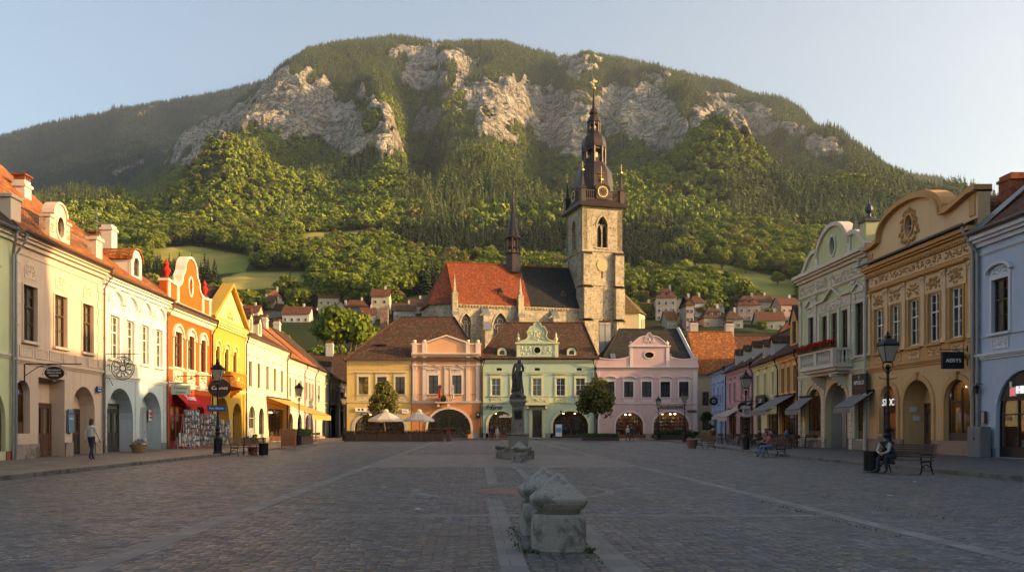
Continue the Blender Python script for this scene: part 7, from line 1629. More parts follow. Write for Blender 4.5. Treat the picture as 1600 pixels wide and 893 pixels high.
litter_bin('black slatted litter bin at the kerb beside the man on the bench', 13.62, 27.7, .72, .245); litter_bin('dark round litter bin at the end of the left benches', -11.3, 44.0, .68, .24)
# granite bollards with pyramid heads
GRAN = granite("bollard_granite", (.27, .24, .205), 1.0)
def bollard(label, x, y, s=1.0, seed=0, group=None):
    t = thing('stone_bollard', label, 'bollard', (x, y, 0), radians(4 if seed else -2), group); t.scale = (s,) * 3; rr = random.Random(seed)
    b = MB(); n = 4; b.lathe([(.455, -.02), (.462, .1), (.46, .40), (.452, .432), (.43, .447), (.0, .45)], 0, 0, 32)
    def sq(v, p):   # squircle
        x_, y_, z_ = v; r = sqrt(x_ * x_ + y_ * y_)
        if r < 1e-6: return v
        a = atan2(y_, x_); q = (abs(cos(a)) ** p + abs(sin(a)) ** p) ** (-1 / p); k = r * .715 * q; j = 1 + .01 * sin(a * 5 + z_ * 9 + seed) ; return (k * cos(a) * j, k * sin(a) * j, z_)
    b.v = [sq(v, 9) for v in b.v]; b.build('block', GRAN, t, smooth=False, bevel=.012)
    c = MB(); c.lathe([(.33, .450), (.35, .47), (.42, .515), (.475, .57), (.492, .615), (.485, .64), (.30, .762), (.14, .868), (.03, .94), (.0, .945)], 0, 0, 48); c.v = [sq(v, 5) for v in c.v]; o = c.build('pyramid_head', GRAN, t)
    return t
bollard('nearest big granite bollard with pyramid head, standing in front of its twin', 1.07, 10.15, 1.0, 0); bollard('granite bollard half hidden behind the nearest one', 1.02, 11.65, 1.0, 3)
bollard('small granite bollard in front of the statue pedestal', 2.06, 35.6, .98, 5); bollard('granite bollard at the left rear corner of the statue pedestal', 1.45, 40.9, .9, 7); bollard('granite bollard right behind the statue pedestal', 2.75, 41.6, .85, 8)
# ------------------------------------------------------------------ people
SKIN = flat("skin", (.42, .25, .17), .6); SHOE = flat("shoe", (.03, .025, .022), .5)
def skin_body(name, J, E, mats, region, parent, sub=2):
    """one continuous body: joints J {name: (co, radius)}, bones E, region(co) -> material"""
    names = list(J); me = bpy.data.meshes.new(name); me.from_pydata([J[n][0] for n in names], [(names.index(a), names.index(b)) for a, b in E], [])
    tmp = bpy.data.objects.new(name + "_t", me); COL.objects.link(tmp); sk_ = tmp.modifiers.new("s", 'SKIN'); 
    for i, n in enumerate(names):
        sv = me.skin_vertices[0].data[i]; r = J[n][1]; sv.radius = r if isinstance(r, tuple) else (r, r); sv.use_root = (n == 'pelvis')
    sb = tmp.modifiers.new("u", 'SUBSURF'); sb.levels = sub; sb.render_levels = sub
    dg = bpy.context.evaluated_depsgraph_get(); dg.update(); m2 = bpy.data.meshes.new_from_object(tmp.evaluated_get(dg)); m2.name = name; bpy.data.objects.remove(tmp)
    m2.materials.clear()
    for m in mats: m2.materials.append(m)
    segs = [(Vector(J[a][0]), Vector(J[b][0]), a, b) for a, b in E]
    for p in m2.polygons:
        c = p.center; best = min(segs, key=lambda s: seg_d(c, s[0], s[1])); p.material_index = region(c, best[2], best[3]); p.use_smooth = True
    return m2
def seg_d(p, a, b):
    d = b - a; t = max(0, min(1, (p - a).dot(d) / max(1e-9, d.length_squared))); return (p - a - d * t).length
def hand(mb, w, d, side, s=1.0, curl=.5):
    """palm and five separate bent fingers growing from the wrist w along d"""
    w = Vector(w); d = Vector(d).normalized(); a = d.cross(Vector((0, 1, .2))).normalized() if abs(d.y) < .9 else Vector((1, 0, 0)); n = a.cross(d).normalized()
    mb.tube([w - d * .02, w + d * .045 * s, w + d * .09 * s], [.026, .036, .033], 8)
    for k, L in enumerate((.068, .080, .074, .056)):
        r = w + d * .085 * s + a * (k - 1.5) * .019 * s; p1 = r + d * L * .45 + n * .01 * curl; p2 = p1 + (d * (1 - curl * .5) + n * curl).normalized() * L * .33; p3 = p2 + (d * (1 - curl) + n * (.3 + curl)).normalized() * L * .25
        mb.tube([r, p1, p2, p3], [.0095, .009, .008, .006], 6)
    r = w + d * .03 * s + a * -.03 * side; mb.tube([r, r + d * .03 + a * -.022 * side, r + d * .06 + a * -.024 * side + n * .008], [.012, .011, .007], 6)
def person(label, loc, rz, pose='stand', top=(.3, .3, .3), legs=(.05, .06, .1), hair=(.04, .025, .015), bald=False, s=1.0, skirt=False, long=False, group=None, arms=None, seat=.45, lean=0.0):
    t = thing('person', label, 'person', loc, rz, group); t.scale = (s,) * 3
    key = "%.2f%.2f%.2f" % top; mt = flat("top_" + key, top, .9); ml = flat("legs_%.2f%.2f%.2f" % legs, legs, .9); mh = flat("hair_%.2f" % hair[0], hair, .8)
    J = {}
    if pose in ('stand', 'walk'):
        st = .2 if pose == 'walk' else .02
        J = dict(pelvis=((0, 0, .95), (.155, .11)), waist=((0, .0, 1.1), (.135, .10)), chest=((0, 0, 1.3), (.165, .115)), shl=((0, .01, 1.42), (.12, .085)), neck=((0, -.005, 1.5), (.052, .055)), head0=((0, -.02, 1.58), (.068, .078)), head=((0, -.025, 1.66), (.078, .094)), crown=((0, -.02, 1.72), (.055, .065)))
        for sd, q in (('l', 1), ('r', -1)):
            ph = st * q
            J['hip' + sd] = ((.09 * q, 0, .9), .095); J['knee' + sd] = ((.10 * q, -ph * .55 - .02, .5), .062); J['ank' + sd] = ((.10 * q, -ph * 1.1 + (.05 if ph < 0 else 0), .09 + (.05 if ph < -.1 else 0)), .042); J['toe' + sd] = ((.11 * q, -ph * 1.1 - .14 + (.03 if ph < 0 else 0), .035), .035)
            J['sho' + sd] = ((.175 * q, .01, 1.40), .062); J['elb' + sd] = ((.235 * q, ph * .35 + .02, 1.13), .044); J['wri' + sd] = ((.24 * q, ph * .7 - .05, .88), .03)
    else:
        hz = seat + .08; F_ = lean; cx_ = -.18 * F_ - 0
        J = dict(pelvis=((0, 0, hz), (.165, .12)), waist=((0, -.07 * F_ + .02, hz + .16), (.145, .115)), chest=((0, -.25 * F_, hz + .37), (.17, .13)), shl=((0, -.34 * F_, hz + .49), (.13, .10)), neck=((0, -.42 * F_ - .01, hz + .57), (.054, .058)), head0=((0, -.47 * F_ - .03, hz + .635), (.07, .08)), head=((0, -.50 * F_ - .05, hz + .70), (.08, .096)), crown=((0, -.48 * F_ - .04, hz + .765), (.056, .066)))
        for sd, q in (('l', 1), ('r', -1)):
            J['hip' + sd] = ((.1 * q, -.04, hz - .0), .1); J['knee' + sd] = ((.13 * q, -.46, hz - .0), .07); J['ank' + sd] = ((.12 * q, -.5 + (.12 if q > 0 else -.06), .09), .044); J['toe' + sd] = ((.125 * q, -.65 + (.12 if q > 0 else -.06), .035), .036)
            J['sho' + sd] = ((.18 * q, -.33 * F_, hz + .47), .064); J['elb' + sd] = ((.23 * q, -.32 - .1 * F_, hz + .2), .046); J['wri' + sd] = ((.10 * q, -.44 - .03 * F_, hz + (.14 if F_ > .4 else .24)), .031)
    E = [('pelvis', 'waist'), ('waist', 'chest'), ('chest', 'shl'), ('shl', 'neck'), ('neck', 'head0'), ('head0', 'head'), ('head', 'crown')]
    for q in 'lr': E += [('pelvis', 'hip' + q), ('hip' + q, 'knee' + q), ('knee' + q, 'ank' + q), ('ank' + q, 'toe' + q), ('shl', 'sho' + q), ('sho' + q, 'elb' + q), ('elb' + q, 'wri' + q)]
    def reg(c, a, b):
        if 'head' in (a, b) or 'head0' in (a, b) or b == 'neck' and c.z > J['neck'][0][2] - .03: return 0
        if a.startswith('ank'): return 3
        if a[:3] in ('hip', 'kne') or b[:3] == 'hip': return 2
        if arms and (a[:3] in ('sho', 'elb') or b[:3] == 'elb'): return 4
        return 1 if b != 'waist' or c.z > J['pelvis'][0][2] + .04 else 2
    me = skin_body('body', J, E, [SKIN, mt, ml, SHOE] + ([flat('sleeve_%.2f' % arms[0], arms, .9)] if arms else []), reg, t); body = link('body', me, t)
    hd = Vector(J['head'][0]); f = MB(); f.ell((hd.x, hd.y - .098, hd.z - .015), (.012, .022, .022)); 
    for q in (-1, 1): f.ell((hd.x + q * .080, hd.y, hd.z - .01), (.012, .02, .032))
    for q in (-1, 1): f.ell((hd.x + q * .03, hd.y - .087, hd.z + .012), (.012, .008, .007), 1)
    f.ell((hd.x, hd.y - .088, hd.z - .052), (.026, .008, .006), 2); f.build('face', [SKIN, flat("eye", (.02, .015, .01)), flat("lips", (.3, .11, .09))], t)
    h = MB()
    if bald: h.ell((hd.x, hd.y + .035, hd.z + .0), (.088, .075, .06))
    else: h.ell((hd.x, hd.y + .022, hd.z + .035), (.094, .098, .088), 0, 12, 8)
    if long: h.ell((hd.x, hd.y + .05, hd.z - .07), (.092, .065, .13), 0, 12, 8)
    h.build('hair', mh, t, smooth=True); hm = MB()
    for sd, q in (('l', 1), ('r', -1)): hand(hm, J['wri' + sd][0], Vector(J['wri' + sd][0]) - Vector(J['elb' + sd][0]), q)
    hm.build('hands', SKIN, t, smooth=True)
    if skirt: k = MB(); k.lathe([(.2, .5), (.18, .8), (.15, 1.0)], 0, 0, 12, sy=.8); k.build('skirt', ml, t, smooth=True)
    return t
person('woman in a pale grey jacket and dark jeans walking away along the left pavement', (-16.4, 35.0, .12), radians(168), 'walk', (.50, .47, .42), (.025, .03, .05), (.07, .04, .025), long=True, s=1.0)
person('man with a dark waistcoat leaning forward on the end of the dark bench', (14.02, 27.15, 0), radians(-68), 'sit', (.035, .035, .04), (.03, .03, .035), (.09, .07, .06), bald=True, lean=.95, arms=(.42, .38, .35))
person('woman in a striped red top and blue jeans reading on a bench by the cafe', (15.45, 42.25, 0), radians(-75), 'sit', (.36, .13, .09), (.10, .17, .28), (.05, .03, .02), lean=.3, long=True)
person('person in a pale coat walking before the left arch of the rose house', (17.5, 91.5, 0), radians(200), 'walk', (.50, .44, .38), (.03, .03, .04), (.55, .5, .42), s=1.0)
person('person in dark clothes walking close beside the one in the pale coat', (18.05, 92.1, 0), radians(195), 'walk', (.04, .035, .04), (.03, .03, .035), (.05, .03, .02))
person('person in black standing at the left arch of the mint house', (2.45, 101.5, 0), radians(10), 'stand', (.025, .022, .025), (.03, .028, .03), (.05, .03, .02), s=1.03)
person('person in a light brown coat beside the one in black at the mint house', (3.1, 101.2, 0), radians(30), 'stand', (.42, .35, .26), (.40, .34, .27), (.2, .12, .06), long=True, s=.95)
# ------------------------------------------------------------------ statue
def statue():
    t = thing('statue', 'weathered stone statue of a robed figure on a tall pedestal in the square', 'statue', (2.22, 39.6, 0)); G = granite("pedestal_stone", (.25, .205, .155), .5); D = granite("statue_stone", (.13, .118, .10), .7)
    p = MB(); p.box(-.74, .74, -.74, .74, 0, .45); p.box(-.62, .62, -.62, .62, .45, .55); p.box(-.47, .47, -.47, .47, .55, 1.15); p.box(-.52, .52, -.52, .52, 1.15, 1.24); p.build('plinth', G, t, bevel=.03)
    p = MB(); p.lathe([(.52, 1.24), (.49, 1.35), (.44, 2.35), (.47, 2.42), (.42, 2.46), (.44, 2.52), (.6, 2.72), (.64, 2.74), (.64, 2.84), (.5, 2.88)], 0, 0, 4, rot=pi / 4 * 1)
    p.v = [(x * .88, y * .88, z) for x, y, z in p.v]; p.build('shaft', G, t, bevel=.02)
    q = MB(); q.box(-.18, .18, -.345, -.26, 1.95, 2.32); relief(q, 0, 2.13, .3, .3, -.355, 3, 0, .02, 8); q.build('bronze_plaque', flat("bronze", (.03, .03, .028), .5, .5), t)
    q = MB()
    for k in range(7): a = k * .9; q.ell((.22 * cos(a), .22 * sin(a), 2.98 + .05 * (k % 3)), (.2, .2, .15), 0, 8, 6)
    q.lathe([(.36, 2.86), (.36, 2.98), (.26, 3.25)], 0, 0, 10); q.build('rock_base', D, t)
    J = dict(pelvis=((0, 0, 4.12), (.17, .14)), waist=((.02, 0, 4.27), (.145, .12)), chest=((.03, 0, 4.47), (.18, .13)), shl=((.03, .01, 4.59), (.13, .09)), neck=((.05, 0, 4.68), (.06, .06)), head0=((.06, -.02, 4.74), (.07, .08)), head=((.07, -.03, 4.82), (.085, .1)), crown=((.07, -.02, 4.9), (.08, .08)), cap=((.07, -.02, 4.97), (.06, .06)),
             hem=((-.0, .02, 3.7), (.22, .2)), hem2=((-.02, .03, 3.25), (.27, .23)), shol=((.2, 0, 4.57), .075), elbl=((.27, -.05, 4.28), .06), wril=((.12, -.2, 4.22), .04), shor=((-.14, .02, 4.56), .08), elbr=((-.24, .02, 4.28), .07), wrir=((-.22, -.06, 4.05), .045), clk=((-.22, .06, 3.8), .09))
    E = [('pelvis', 'waist'), ('waist', 'chest'), ('chest', 'shl'), ('shl', 'neck'), ('neck', 'head0'), ('head0', 'head'), ('head', 'crown'), ('crown', 'cap'), ('pelvis', 'hem'), ('hem', 'hem2'), ('shl', 'shol'), ('shol', 'elbl'), ('elbl', 'wril'), ('shl', 'shor'), ('shor', 'elbr'), ('elbr', 'wrir'), ('elbr', 'clk')]
    me = skin_body('figure', J, E, [D], lambda *a: 0, t); b = link('figure', me, t); q = MB()
    for k in range(16): a = 2 * pi * k / 16; q.tube([(.13 * cos(a) + .02, .1 * sin(a), 4.3), (.19 * cos(a), .16 * sin(a), 3.9), (.26 * cos(a + .1) - .02, .22 * sin(a + .1), 3.5), (.3 * cos(a + .1) - .02, .25 * sin(a + .1), 3.2)], .028, 5)
    for q_ in (-1, 1): q.tube([(q_ * .1 + .03, -.1, 4.6), (.02 * q_, -.17, 4.3), (-.05, -.2, 3.9), (-.1, -.22, 3.4)], .035, 5)
    q.ell((.07, -.11, 4.72), (.05, .05, .09)); q.build('robe_folds', D, t, smooth=True); q = MB(); q.tube([(.13, -.22, 3.2), (.2, -.22, 4.25), (.34, -.24, 4.45)], .016, 5); q.build('sceptre', D, t); return t
statue()
# ------------------------------------------------------------------ cafe parasols, terrace, trees
CANV = cloth("parasol_canvas", (.80, .70, .58), .45)
def parasol(label, x, y, s=1.0):
    t = thing('parasol', label, 'parasol', (x, y, 0)); m = MB(); R_ = 2.1 * s; pts = []
    for k in range(8):
        a0, a1 = 2 * pi * k / 8 + pi / 8, 2 * pi * (k + 1) / 8 + pi / 8; n = 5
        for j in range(n):
            r0, r1 = R_ * j / n, R_ * (j + 1) / n; z = lambda r, e: 3.45 - (r / R_) * 1.0 + .03 * sin(pi * r / R_) 
            if j == 0: r0 = .22
            m.face([(r0 * cos(a0), r0 * sin(a0), z(r0, 0)), (r1 * cos(a0), r1 * sin(a0), z(r1, 0)), (r1 * cos(a1), r1 * sin(a1), z(r1, 0)), (r0 * cos(a1), r0 * sin(a1), z(r0, 0))])
        m.face([(R_ * cos(a0), R_ * sin(a0), 2.45), (R_ * cos(a0), R_ * sin(a0), 2.22), (R_ * cos(a1), R_ * sin(a1), 2.22), (R_ * cos(a1), R_ * sin(a1), 2.45)])
    m.lathe([(.36, 3.38), (.24, 3.58), (.06, 3.66), (0, 3.67)], 0, 0, 8, rot=pi / 8); m.build('canopy', CANV, t); m = MB(); m.tube([(0, 0, 0), (0, 0, 3.6)], .035, 8); m.box(-.3, .3, -.3, .3, 0, .07); m.build('pole', WOODD, t); m = MB()
    for k in range(8): a = 2 * pi * k / 8 + pi / 8; m.tube([(0, 0, 3.38), (R_ * cos(a), R_ * sin(a), 2.44)], .014, 4); m.tube([(0, 0, 2.6), (R_ * .5 * cos(a), R_ * .5 * sin(a), 2.9)], .012, 4)
    m.build('ribs', WOODD, t); return t
parasol('left cream parasol over the flower-fenced cafe terrace', XZ(603, 93), 93); parasol('right cream parasol over the cafe terrace, in front of the peach house', XZ(655, 93), 93, .88)
REDD = leafmat('dark_red_flowers', (.05, .02, .012), (.28, .03, .025), .2)
# terrace planters
for i in range(9):
    x0 = -14.0 + i * 1.21; y0 = 88.3; t = thing('terrace_planter', 'dark slatted planter of red flowers, %s from the left along the cafe terrace front' % ('first', 'second', 'third', 'fourth', 'fifth', 'sixth', 'seventh', 'eighth', 'ninth')[i], 'planter', (x0, y0, 0), 0, 'planters fencing the cafe terrace')
    m = MB(); m.box(0, 1.16, 0, .4, .05, .85); k = .02
    while k < 1.14: m.box(k, k + .09, -.025, -.001, .06, .83); k += .115
    m.box(-.02, 1.18, -.04, .42, .85, .9); m.build('box', SLATD, t); link('flowers', leafblob([(0, 1.16, -.05, .4, .88, 1.22)], 200, .055, REDD, 10 + i), t); link('leaves', leafblob([(0, 1.16, -.05, .42, .82, 1.12)], 170, .08, GRNF, 30 + i), t)
for i, y0 in enumerate((89.6, 92.2, 94.8)):
    t = thing('terrace_planter', 'flower planter set sideways at the terrace\'s right end, %s to the camera' % ('nearest', 'second nearest', 'third nearest')[i], 'planter', (-2.9, y0, 0), 0, 'planters at the right end of the terrace'); m = MB(); m.box(0, .4, 0, 1.9, .05, .85); m.box(-.03, .43, -.02, 1.92, .85, .9); m.build('box', SLATD, t); link('flowers', leafblob([(0, .4, 0, 1.9, .88, 1.2)], 200, .06, REDD, 50 + i), t)
CHR = wood("cafe_chair", (.07, .035, .02))
def chair_proto(mat):
    t = thing('cafe_chair', 'x', 'chair'); m = MB(); m.box(-.21, .21, -.2, .2, .44, .47); m.build('seat', mat, t); m = MB(); m.box(-.2, .2, .19, .215, .66, .9); m.tube([(-.19, .2, .45), (-.19, .22, .92)], .015, 5); m.tube([(.19, .2, .45), (.19, .22, .92)], .015, 5); m.build('backrest', mat, t)
    for sx in (-1, 1):
        for sy in (-1, 1): m = MB(); m.tube([(sx * .18, sy * .17, .44), (sx * .2, sy * .2, 0)], .014, 5); m.build('leg', mat, t)
    return t
def table_proto(mat):
    t = thing('cafe_table', 'x', 'table'); m = MB(); m.lathe([(.38, .72), (.38, .75)], 0, 0, 20); m.build('tabletop', mat, t); m = MB(); m.tube([(0, 0, .02), (0, 0, .72)], .03, 8); m.lathe([(.24, 0), (.22, .03), (.05, .05)], 0, 0, 14); m.build('pedestal', IRON, t); return t
CP = chair_proto(CHR); TP = table_proto(CHR); first = [True, True]
def put(proto, idx, loc, rz, label, group):
    o = proto if first[idx] else copy_tree(proto); first[idx] = False; o.location = loc; o.rotation_euler = (0, 0, rz); o['label'] = label; o['group'] = group; return o
def table_set(x, y, z, n, where, g, a0=0):
    put(TP, 1, (x, y, z), 0, 'small round cafe table ' + where, 'cafe tables ' + g)
    for k in range(n): a = a0 + 2 * pi * k / n; put(CP, 0, (x + .68 * cos(a), y + .68 * sin(a), z), a - pi / 2, 'dark cafe chair ' + where, 'cafe chairs ' + g)
for i, (x, y) in enumerate(((-12.6, 91.5), (-9.9, 91.6), (-7.4, 91.4), (-5.4, 91.8), (-11.5, 95), (-6.2, 95))): table_set(x, y, 0, 3, 'under the parasols of the flower-fenced terrace', 'on the terrace', i)
for i, (dx, dy) in enumerate(((0, 0), (1.9, 3.2), (-.2, 5.2), (1.6, 8), (-.1, 11), (2.0, 13.2), (.3, 16), (2.2, 18.5), (-.0, 20.5), (3.6, 5.5), (3.8, 10.5), (4.1, 16))): table_set(18.9 + dx + dy * .155, 51.5 + dy, .12, 3, 'in the crowded cafe rows before the pink and yellow houses', 'on the right pavement', i * .8)
for i, (x, y) in enumerate(((-17.2, 80.2), (-16.4, 83.4))): table_set(x, y, .12, 3, 'under the big yellow awning on the left', 'under the yellow awning', i)
for (lb, x, y, c, rz, z) in (('seated guest in white on the terrace under the left parasol', -10.4, 92.1, (.6, .58, .55), 40, 0), ('seated guest in a pale shirt under the right parasol', -6.3, 91.2, (.58, .56, .54), 20, 0), ('seated guest in white at the right end of the terrace', -5.0, 91.0, (.62, .6, .58), -60, 0),
                             ('seated guest in grey facing the square beside the reading woman\'s lamp post', 19.6, 54.2, (.2, .2, .21), -40, .12), ('seated guest in blue between the butter yellow house and the lamp', 22.4, 58.2, (.06, .10, .2), 80, .12), ('seated guest in ochre near the far end of the right cafe rows', 23.4, 66.5, (.35, .22, .08), 30, .12),
                             ('seated guest in red at the right hand cafe rows', 20.6, 56.4, (.4, .06, .05), -70, .12), ('seated guest in dark clothes in the right hand cafe rows', 21.5, 60.6, (.03, .03, .04), -100, .12), ('seated guest in a pale shirt in the right hand cafe rows', 22.9, 62.6, (.5, .46, .42), 160, .12), ('seated guest in black under the yellow awning', -16.8, 79.6, (.03, .028, .03), 120, .12)):
    person(lb, (x, y, z), radians(rz), 'sit', c, (.04, .04, .05), (.06, .035, .02), lean=.15)
SQT = [crown("square_tree_crown", 400, 1.95, 3.1, 4.1, 64, 100, .15, LEAF_ORN, 1), crown("square_tree_crown_b", 401, 2.35, 3.0, 3.9, 60, 100, .17, LEAF_ORN)]
tree('square_tree', 'cone-shaped golden green tree standing behind the left parasol', XZ(600.5, 99), 99, 0, 1.05, 0, None, SQT[0], trunk(402, 2.6, .11, 1.2, 4).mesh("trunk", BARK, True), 1.05)
tree('square_tree', 'round reddish green tree in front of the join of the mint and rose houses', XZ(932, 98), 98, 0, 1.05, 1, None, SQT[1], trunk(403, 2.4, .12, 1.4, 3.8).mesh("trunk", BARK, True), 1.1)
def hedge(name, label, x0, x1, y0, y1, h, z=0):
    t = thing(name, label, 'planter', (0, 0, z)); m = MB(); m.box(x0, x1, y0, y1, 0, h * .55); m.box(x0 - .04, x1 + .04, y0 - .04, y1 + .04, h * .55, h * .55 + .06); m.build('trough', SLATD, t); link('hedge', leafblob([(x0, x1, y0, y1, h * .45, h * 1.1)], int((x1 - x0) * (y1 - y0) * 260), .09, GRNF, int(x1 * 7)), t)
hedge('hedge_planter', 'long low planter of clipped green under the reddish tree', XZ(912, 95.5), XZ(967, 95.5), 95.2, 97.2, .75); hedge('hedge_planter', 'long planter of loose greenery before the right arch of the rose house', XZ(1027, 94), XZ(1068, 94), 93.6, 95.6, .95, .12)
hedge('flower_planter', 'planter with yellow-flowering bushes next to the menu board', -15.2, -14.0, 66.5, 71.5, 1.15, .12)
def pot(label, x, y, z, r, h, bush, zb=None, tall=False):
    t = thing('potted_plant', label, 'plant pot', (x, y, z)); m = MB(); m.lathe([(r * .7, 0), (r, h * .9), (r * 1.08, h * .9), (r * 1.08, h), (r * .9, h), (r * .85, h * .85), (0, h * .85)], 0, 0, 18); m.build('pot', flat("terracotta", (.26, .10, .055), .85), t, smooth=False)
    if tall: m = MB(); m.tube([(0, 0, h * .8), (0, 0, h + .9)], .03, 6); m.build('stem', BARK, t)
    link('foliage', crown("pot_bush", int(x * 13), bush, bush * .85, h + bush * .7 + (.9 if tall else 0), 14, 60, bush * .12, GRNF), t); return t
pot('clipped round shrub in a big clay pot beside the farthest right bench', 16.35, 60.5, 0, .42, .62, .52); pot('small bushy tree in a dark tall pot at the mouth of the right alley', 26.6, 92.5, .12, .5, .9, .95, tall=True); pot('leafy plant in a clay pot before the beige alley house', 25.9, 88.2, .12, .45, 1.1, .5, tall=False)
pot('potted plant by the wide arch of the peach house', XZ(731, 107.5), 107.5, .12, .4, .55, .4); pot('spiky plant in a pot on the bench side of the left litter bin', -12.3, 45.6, 0, .3, .4, .5)
b = thing('green_bin', 'green wheeled bin against the rose house corner', 'bin', (XZ(1101, 104.5), 104.5, .12)); m = MB(); m.prism([(-.35, .08), (.35, .08), (.42, 1.0), (-.42, 1.0)], -.35, .35); m.build('body', flat("bin_green", (.02, .13, .08), .5), b); m = MB(); m.box(-.46, .46, -.4, .4, 1.0, 1.08); m.build('lid', flat("bin_green", (.02, .13, .08), .5), b); m = MB(); m.tube([(-.3, .3, .1), (.3, .3, .1)], .1, 10); m.build('wheels', IRON, b)
# wooden menu board
t = thing('menu_board', 'brown wooden A-frame menu board with a white heading on the left pavement', 'sign board', (-13.0, 57.5, 0), radians(8)); SGN = wood("menu_wood", (.42, .17, .06))
for s_ in (-1, 1):
    m = MB(); m.box(-.48, .48, -.02, .02, .22, 1.42); m.box(-.5, -.42, -.035, .03, 0, 1.45); m.box(.42, .5, -.035, .03, 0, 1.45); m.box(-.42, .42, -.034, .03, 1.36, 1.45)
    for k in range(5): m.box(-.38, .38, -.03, -.021, .35 + k * .15, .37 + k * .15, 1)
    m.xf(Matrix.Translation((0, s_ * .28, 0)) @ Matrix.Rotation(-s_ * .16, 4, 'X')); o = m.build('panel', [SGN, WOODD], t)
m = MB(); m.box(-.3, .3, -.19, -.17, 1.16, 1.34); m.build('heading_plate', flat("heading_white", (.6, .6, .58)), t); text('lettering', 'MENIU', .14, IRON, t, (0, -.2, 1.25))
# ------------------------------------------------------------------ awnings
def awning(label, pl_root, u0, u1, z1, out, z0, mat, val=.35, name='awning', frame=True):
    t = thing(name, label, 'awning', pl_root.location, pl_root.rotation_euler.z); m = MB(); n = 6
    q = [(u0, -.05, z1), (u1, -.05, z1), (u1, -out, z0), (u0, -out, z0)]; m.face(q[::-1]); m.face([(a, b_, c - .015) for a, b_, c in q])
    k = u0; 
    while k < u1 - .01: kk_ = min(u1, k + .3); m.face([(k, -out, z0), (kk_, -out, z0), (kk_, -out - .01, z0 - val), ((k + kk_) / 2, -out - .01, z0 - val - .05), (k, -out - .01, z0 - val)][::-1]); k += .3
    m.build('canopy', mat, t); m = MB(); m.tube([(u0, -.1, z1 + .05), (u1, -.1, z1 + .05)], .07, 8)
    m.tube([(u0, -out + .02, z0 - .02), (u1, -out + .02, z0 - .02)], .03, 6)
    for u in (u0 + .15, (u0 + u1) / 2, u1 - .15): m.tube([(u, -.05, z1 - .5), (u, -out * .5, z0 + (z1 - z0) * .35 - .1), (u, -out + .05, z0 - .03)], .02, 5)
    m.build('frame', IRON, t); return t
RT = {o.name: o for o in bpy.data.objects if o.get('category') == 'house'}
YAW = cloth("yellow_awning", (.85, .52, .14), .5); CAW = cloth("cream_awning", (.60, .52, .42), .35); GAW = cloth("grey_awning", (.28, .26, .25), .3); RAW_ = cloth("red_awning", (.55, .02, .02), .3)
awning('big deep yellow awning over the cafe of the cream house', RT['cream_house'], 7.2, 17.5, 4.5, 4.5, 2.85, YAW, .5)
ra = awning('short red awning with white writing over the souvenir shop', RT['orange_house'], .9, 4.5, 4.0, 1.0, 3.1, RAW_, .12); text('lettering', 'Xuner', .72, flat("white_letters", (.8, .78, .74)), ra, (2.75, -.62, 3.56), (radians(48), 0, 0), .01, .3)
awning('wide cream awning hanging over the pink cafe house', RT['pink_cafe_house'], 8.2, 13.2, 4.0, 2.4, 2.6, CAW, .4)
awning('cream awning at the far shop of the pink cafe house', RT['pink_cafe_house'], .9, 5.2, 3.5, 1.8, 2.75, CAW, .3)
awning('grey awning over the cafe of the butter yellow and peach houses', RT['peach_orange_house'], -.9, 5.0, 4.1, 2.2, 2.85, GAW, .35)
awning('grey awning at the left shop arch of the lime green house', RT['lime_green_house'], .3, 2.7, 3.75, 1.2, 2.85, GAW, .35)
aw = awning('grey awning with pale edge at the right shop arch of the lime green house', RT['lime_green_house'], 9.1, 11.5, 3.75, 1.5, 2.8, GAW, .35); text('lettering', 'CAFFE', .3, flat("pinkish_letters", (.5, .3, .25)), aw, (10.2, -1.54, 2.62), (pi / 2, 0, 0), .004)
# ------------------------------------------------------------------ signs
WL = flat("white_letters", (.8, .78, .74)); BLK = flat("black_sign", (.010, .010, .012), .5); LIT = emit("lit_letters", (.95, .93, .9), .22); REDL = emit("red_letters", (.8, .05, .04), .8)
def onwall(H, u, y, z): r = RT[H]; M = Matrix.Translation(r.location) @ Matrix.Rotation(r.rotation_euler.z, 4, 'Z'); return M @ Vector((u, y, z)), r.rotation_euler.z
def wallsign(name, label, H, u, z, w, h, mat, lines=(), y=-.12, d=.08, turn=0, frame=None):
    p, rz = onwall(H, u, y, z); t = thing(name, label, 'sign', p, rz + turn); m = MB(); m.box(-w / 2, w / 2, -d / 2, d / 2, -h / 2, h / 2); 
    if frame: 
        for q in ((-w / 2 - .03, w / 2 + .03, h / 2, h / 2 + .03), (-w / 2 - .03, w / 2 + .03, -h / 2 - .03, -h / 2), (-w / 2 - .03, -w / 2, -h / 2, h / 2), (w / 2, w / 2 + .03, -h / 2, h / 2)): m.box(q[0], q[1], -d / 2 - .02, d / 2 + .02, q[2], q[3], 1)
    m.build('board', [mat, frame or mat], t)
    for (s_, size, lz, lm, sh) in lines: text('lettering', s_, size, lm, t, (0, -d / 2 - .006, lz), (pi / 2, 0, 0), .006, sh)
    return t
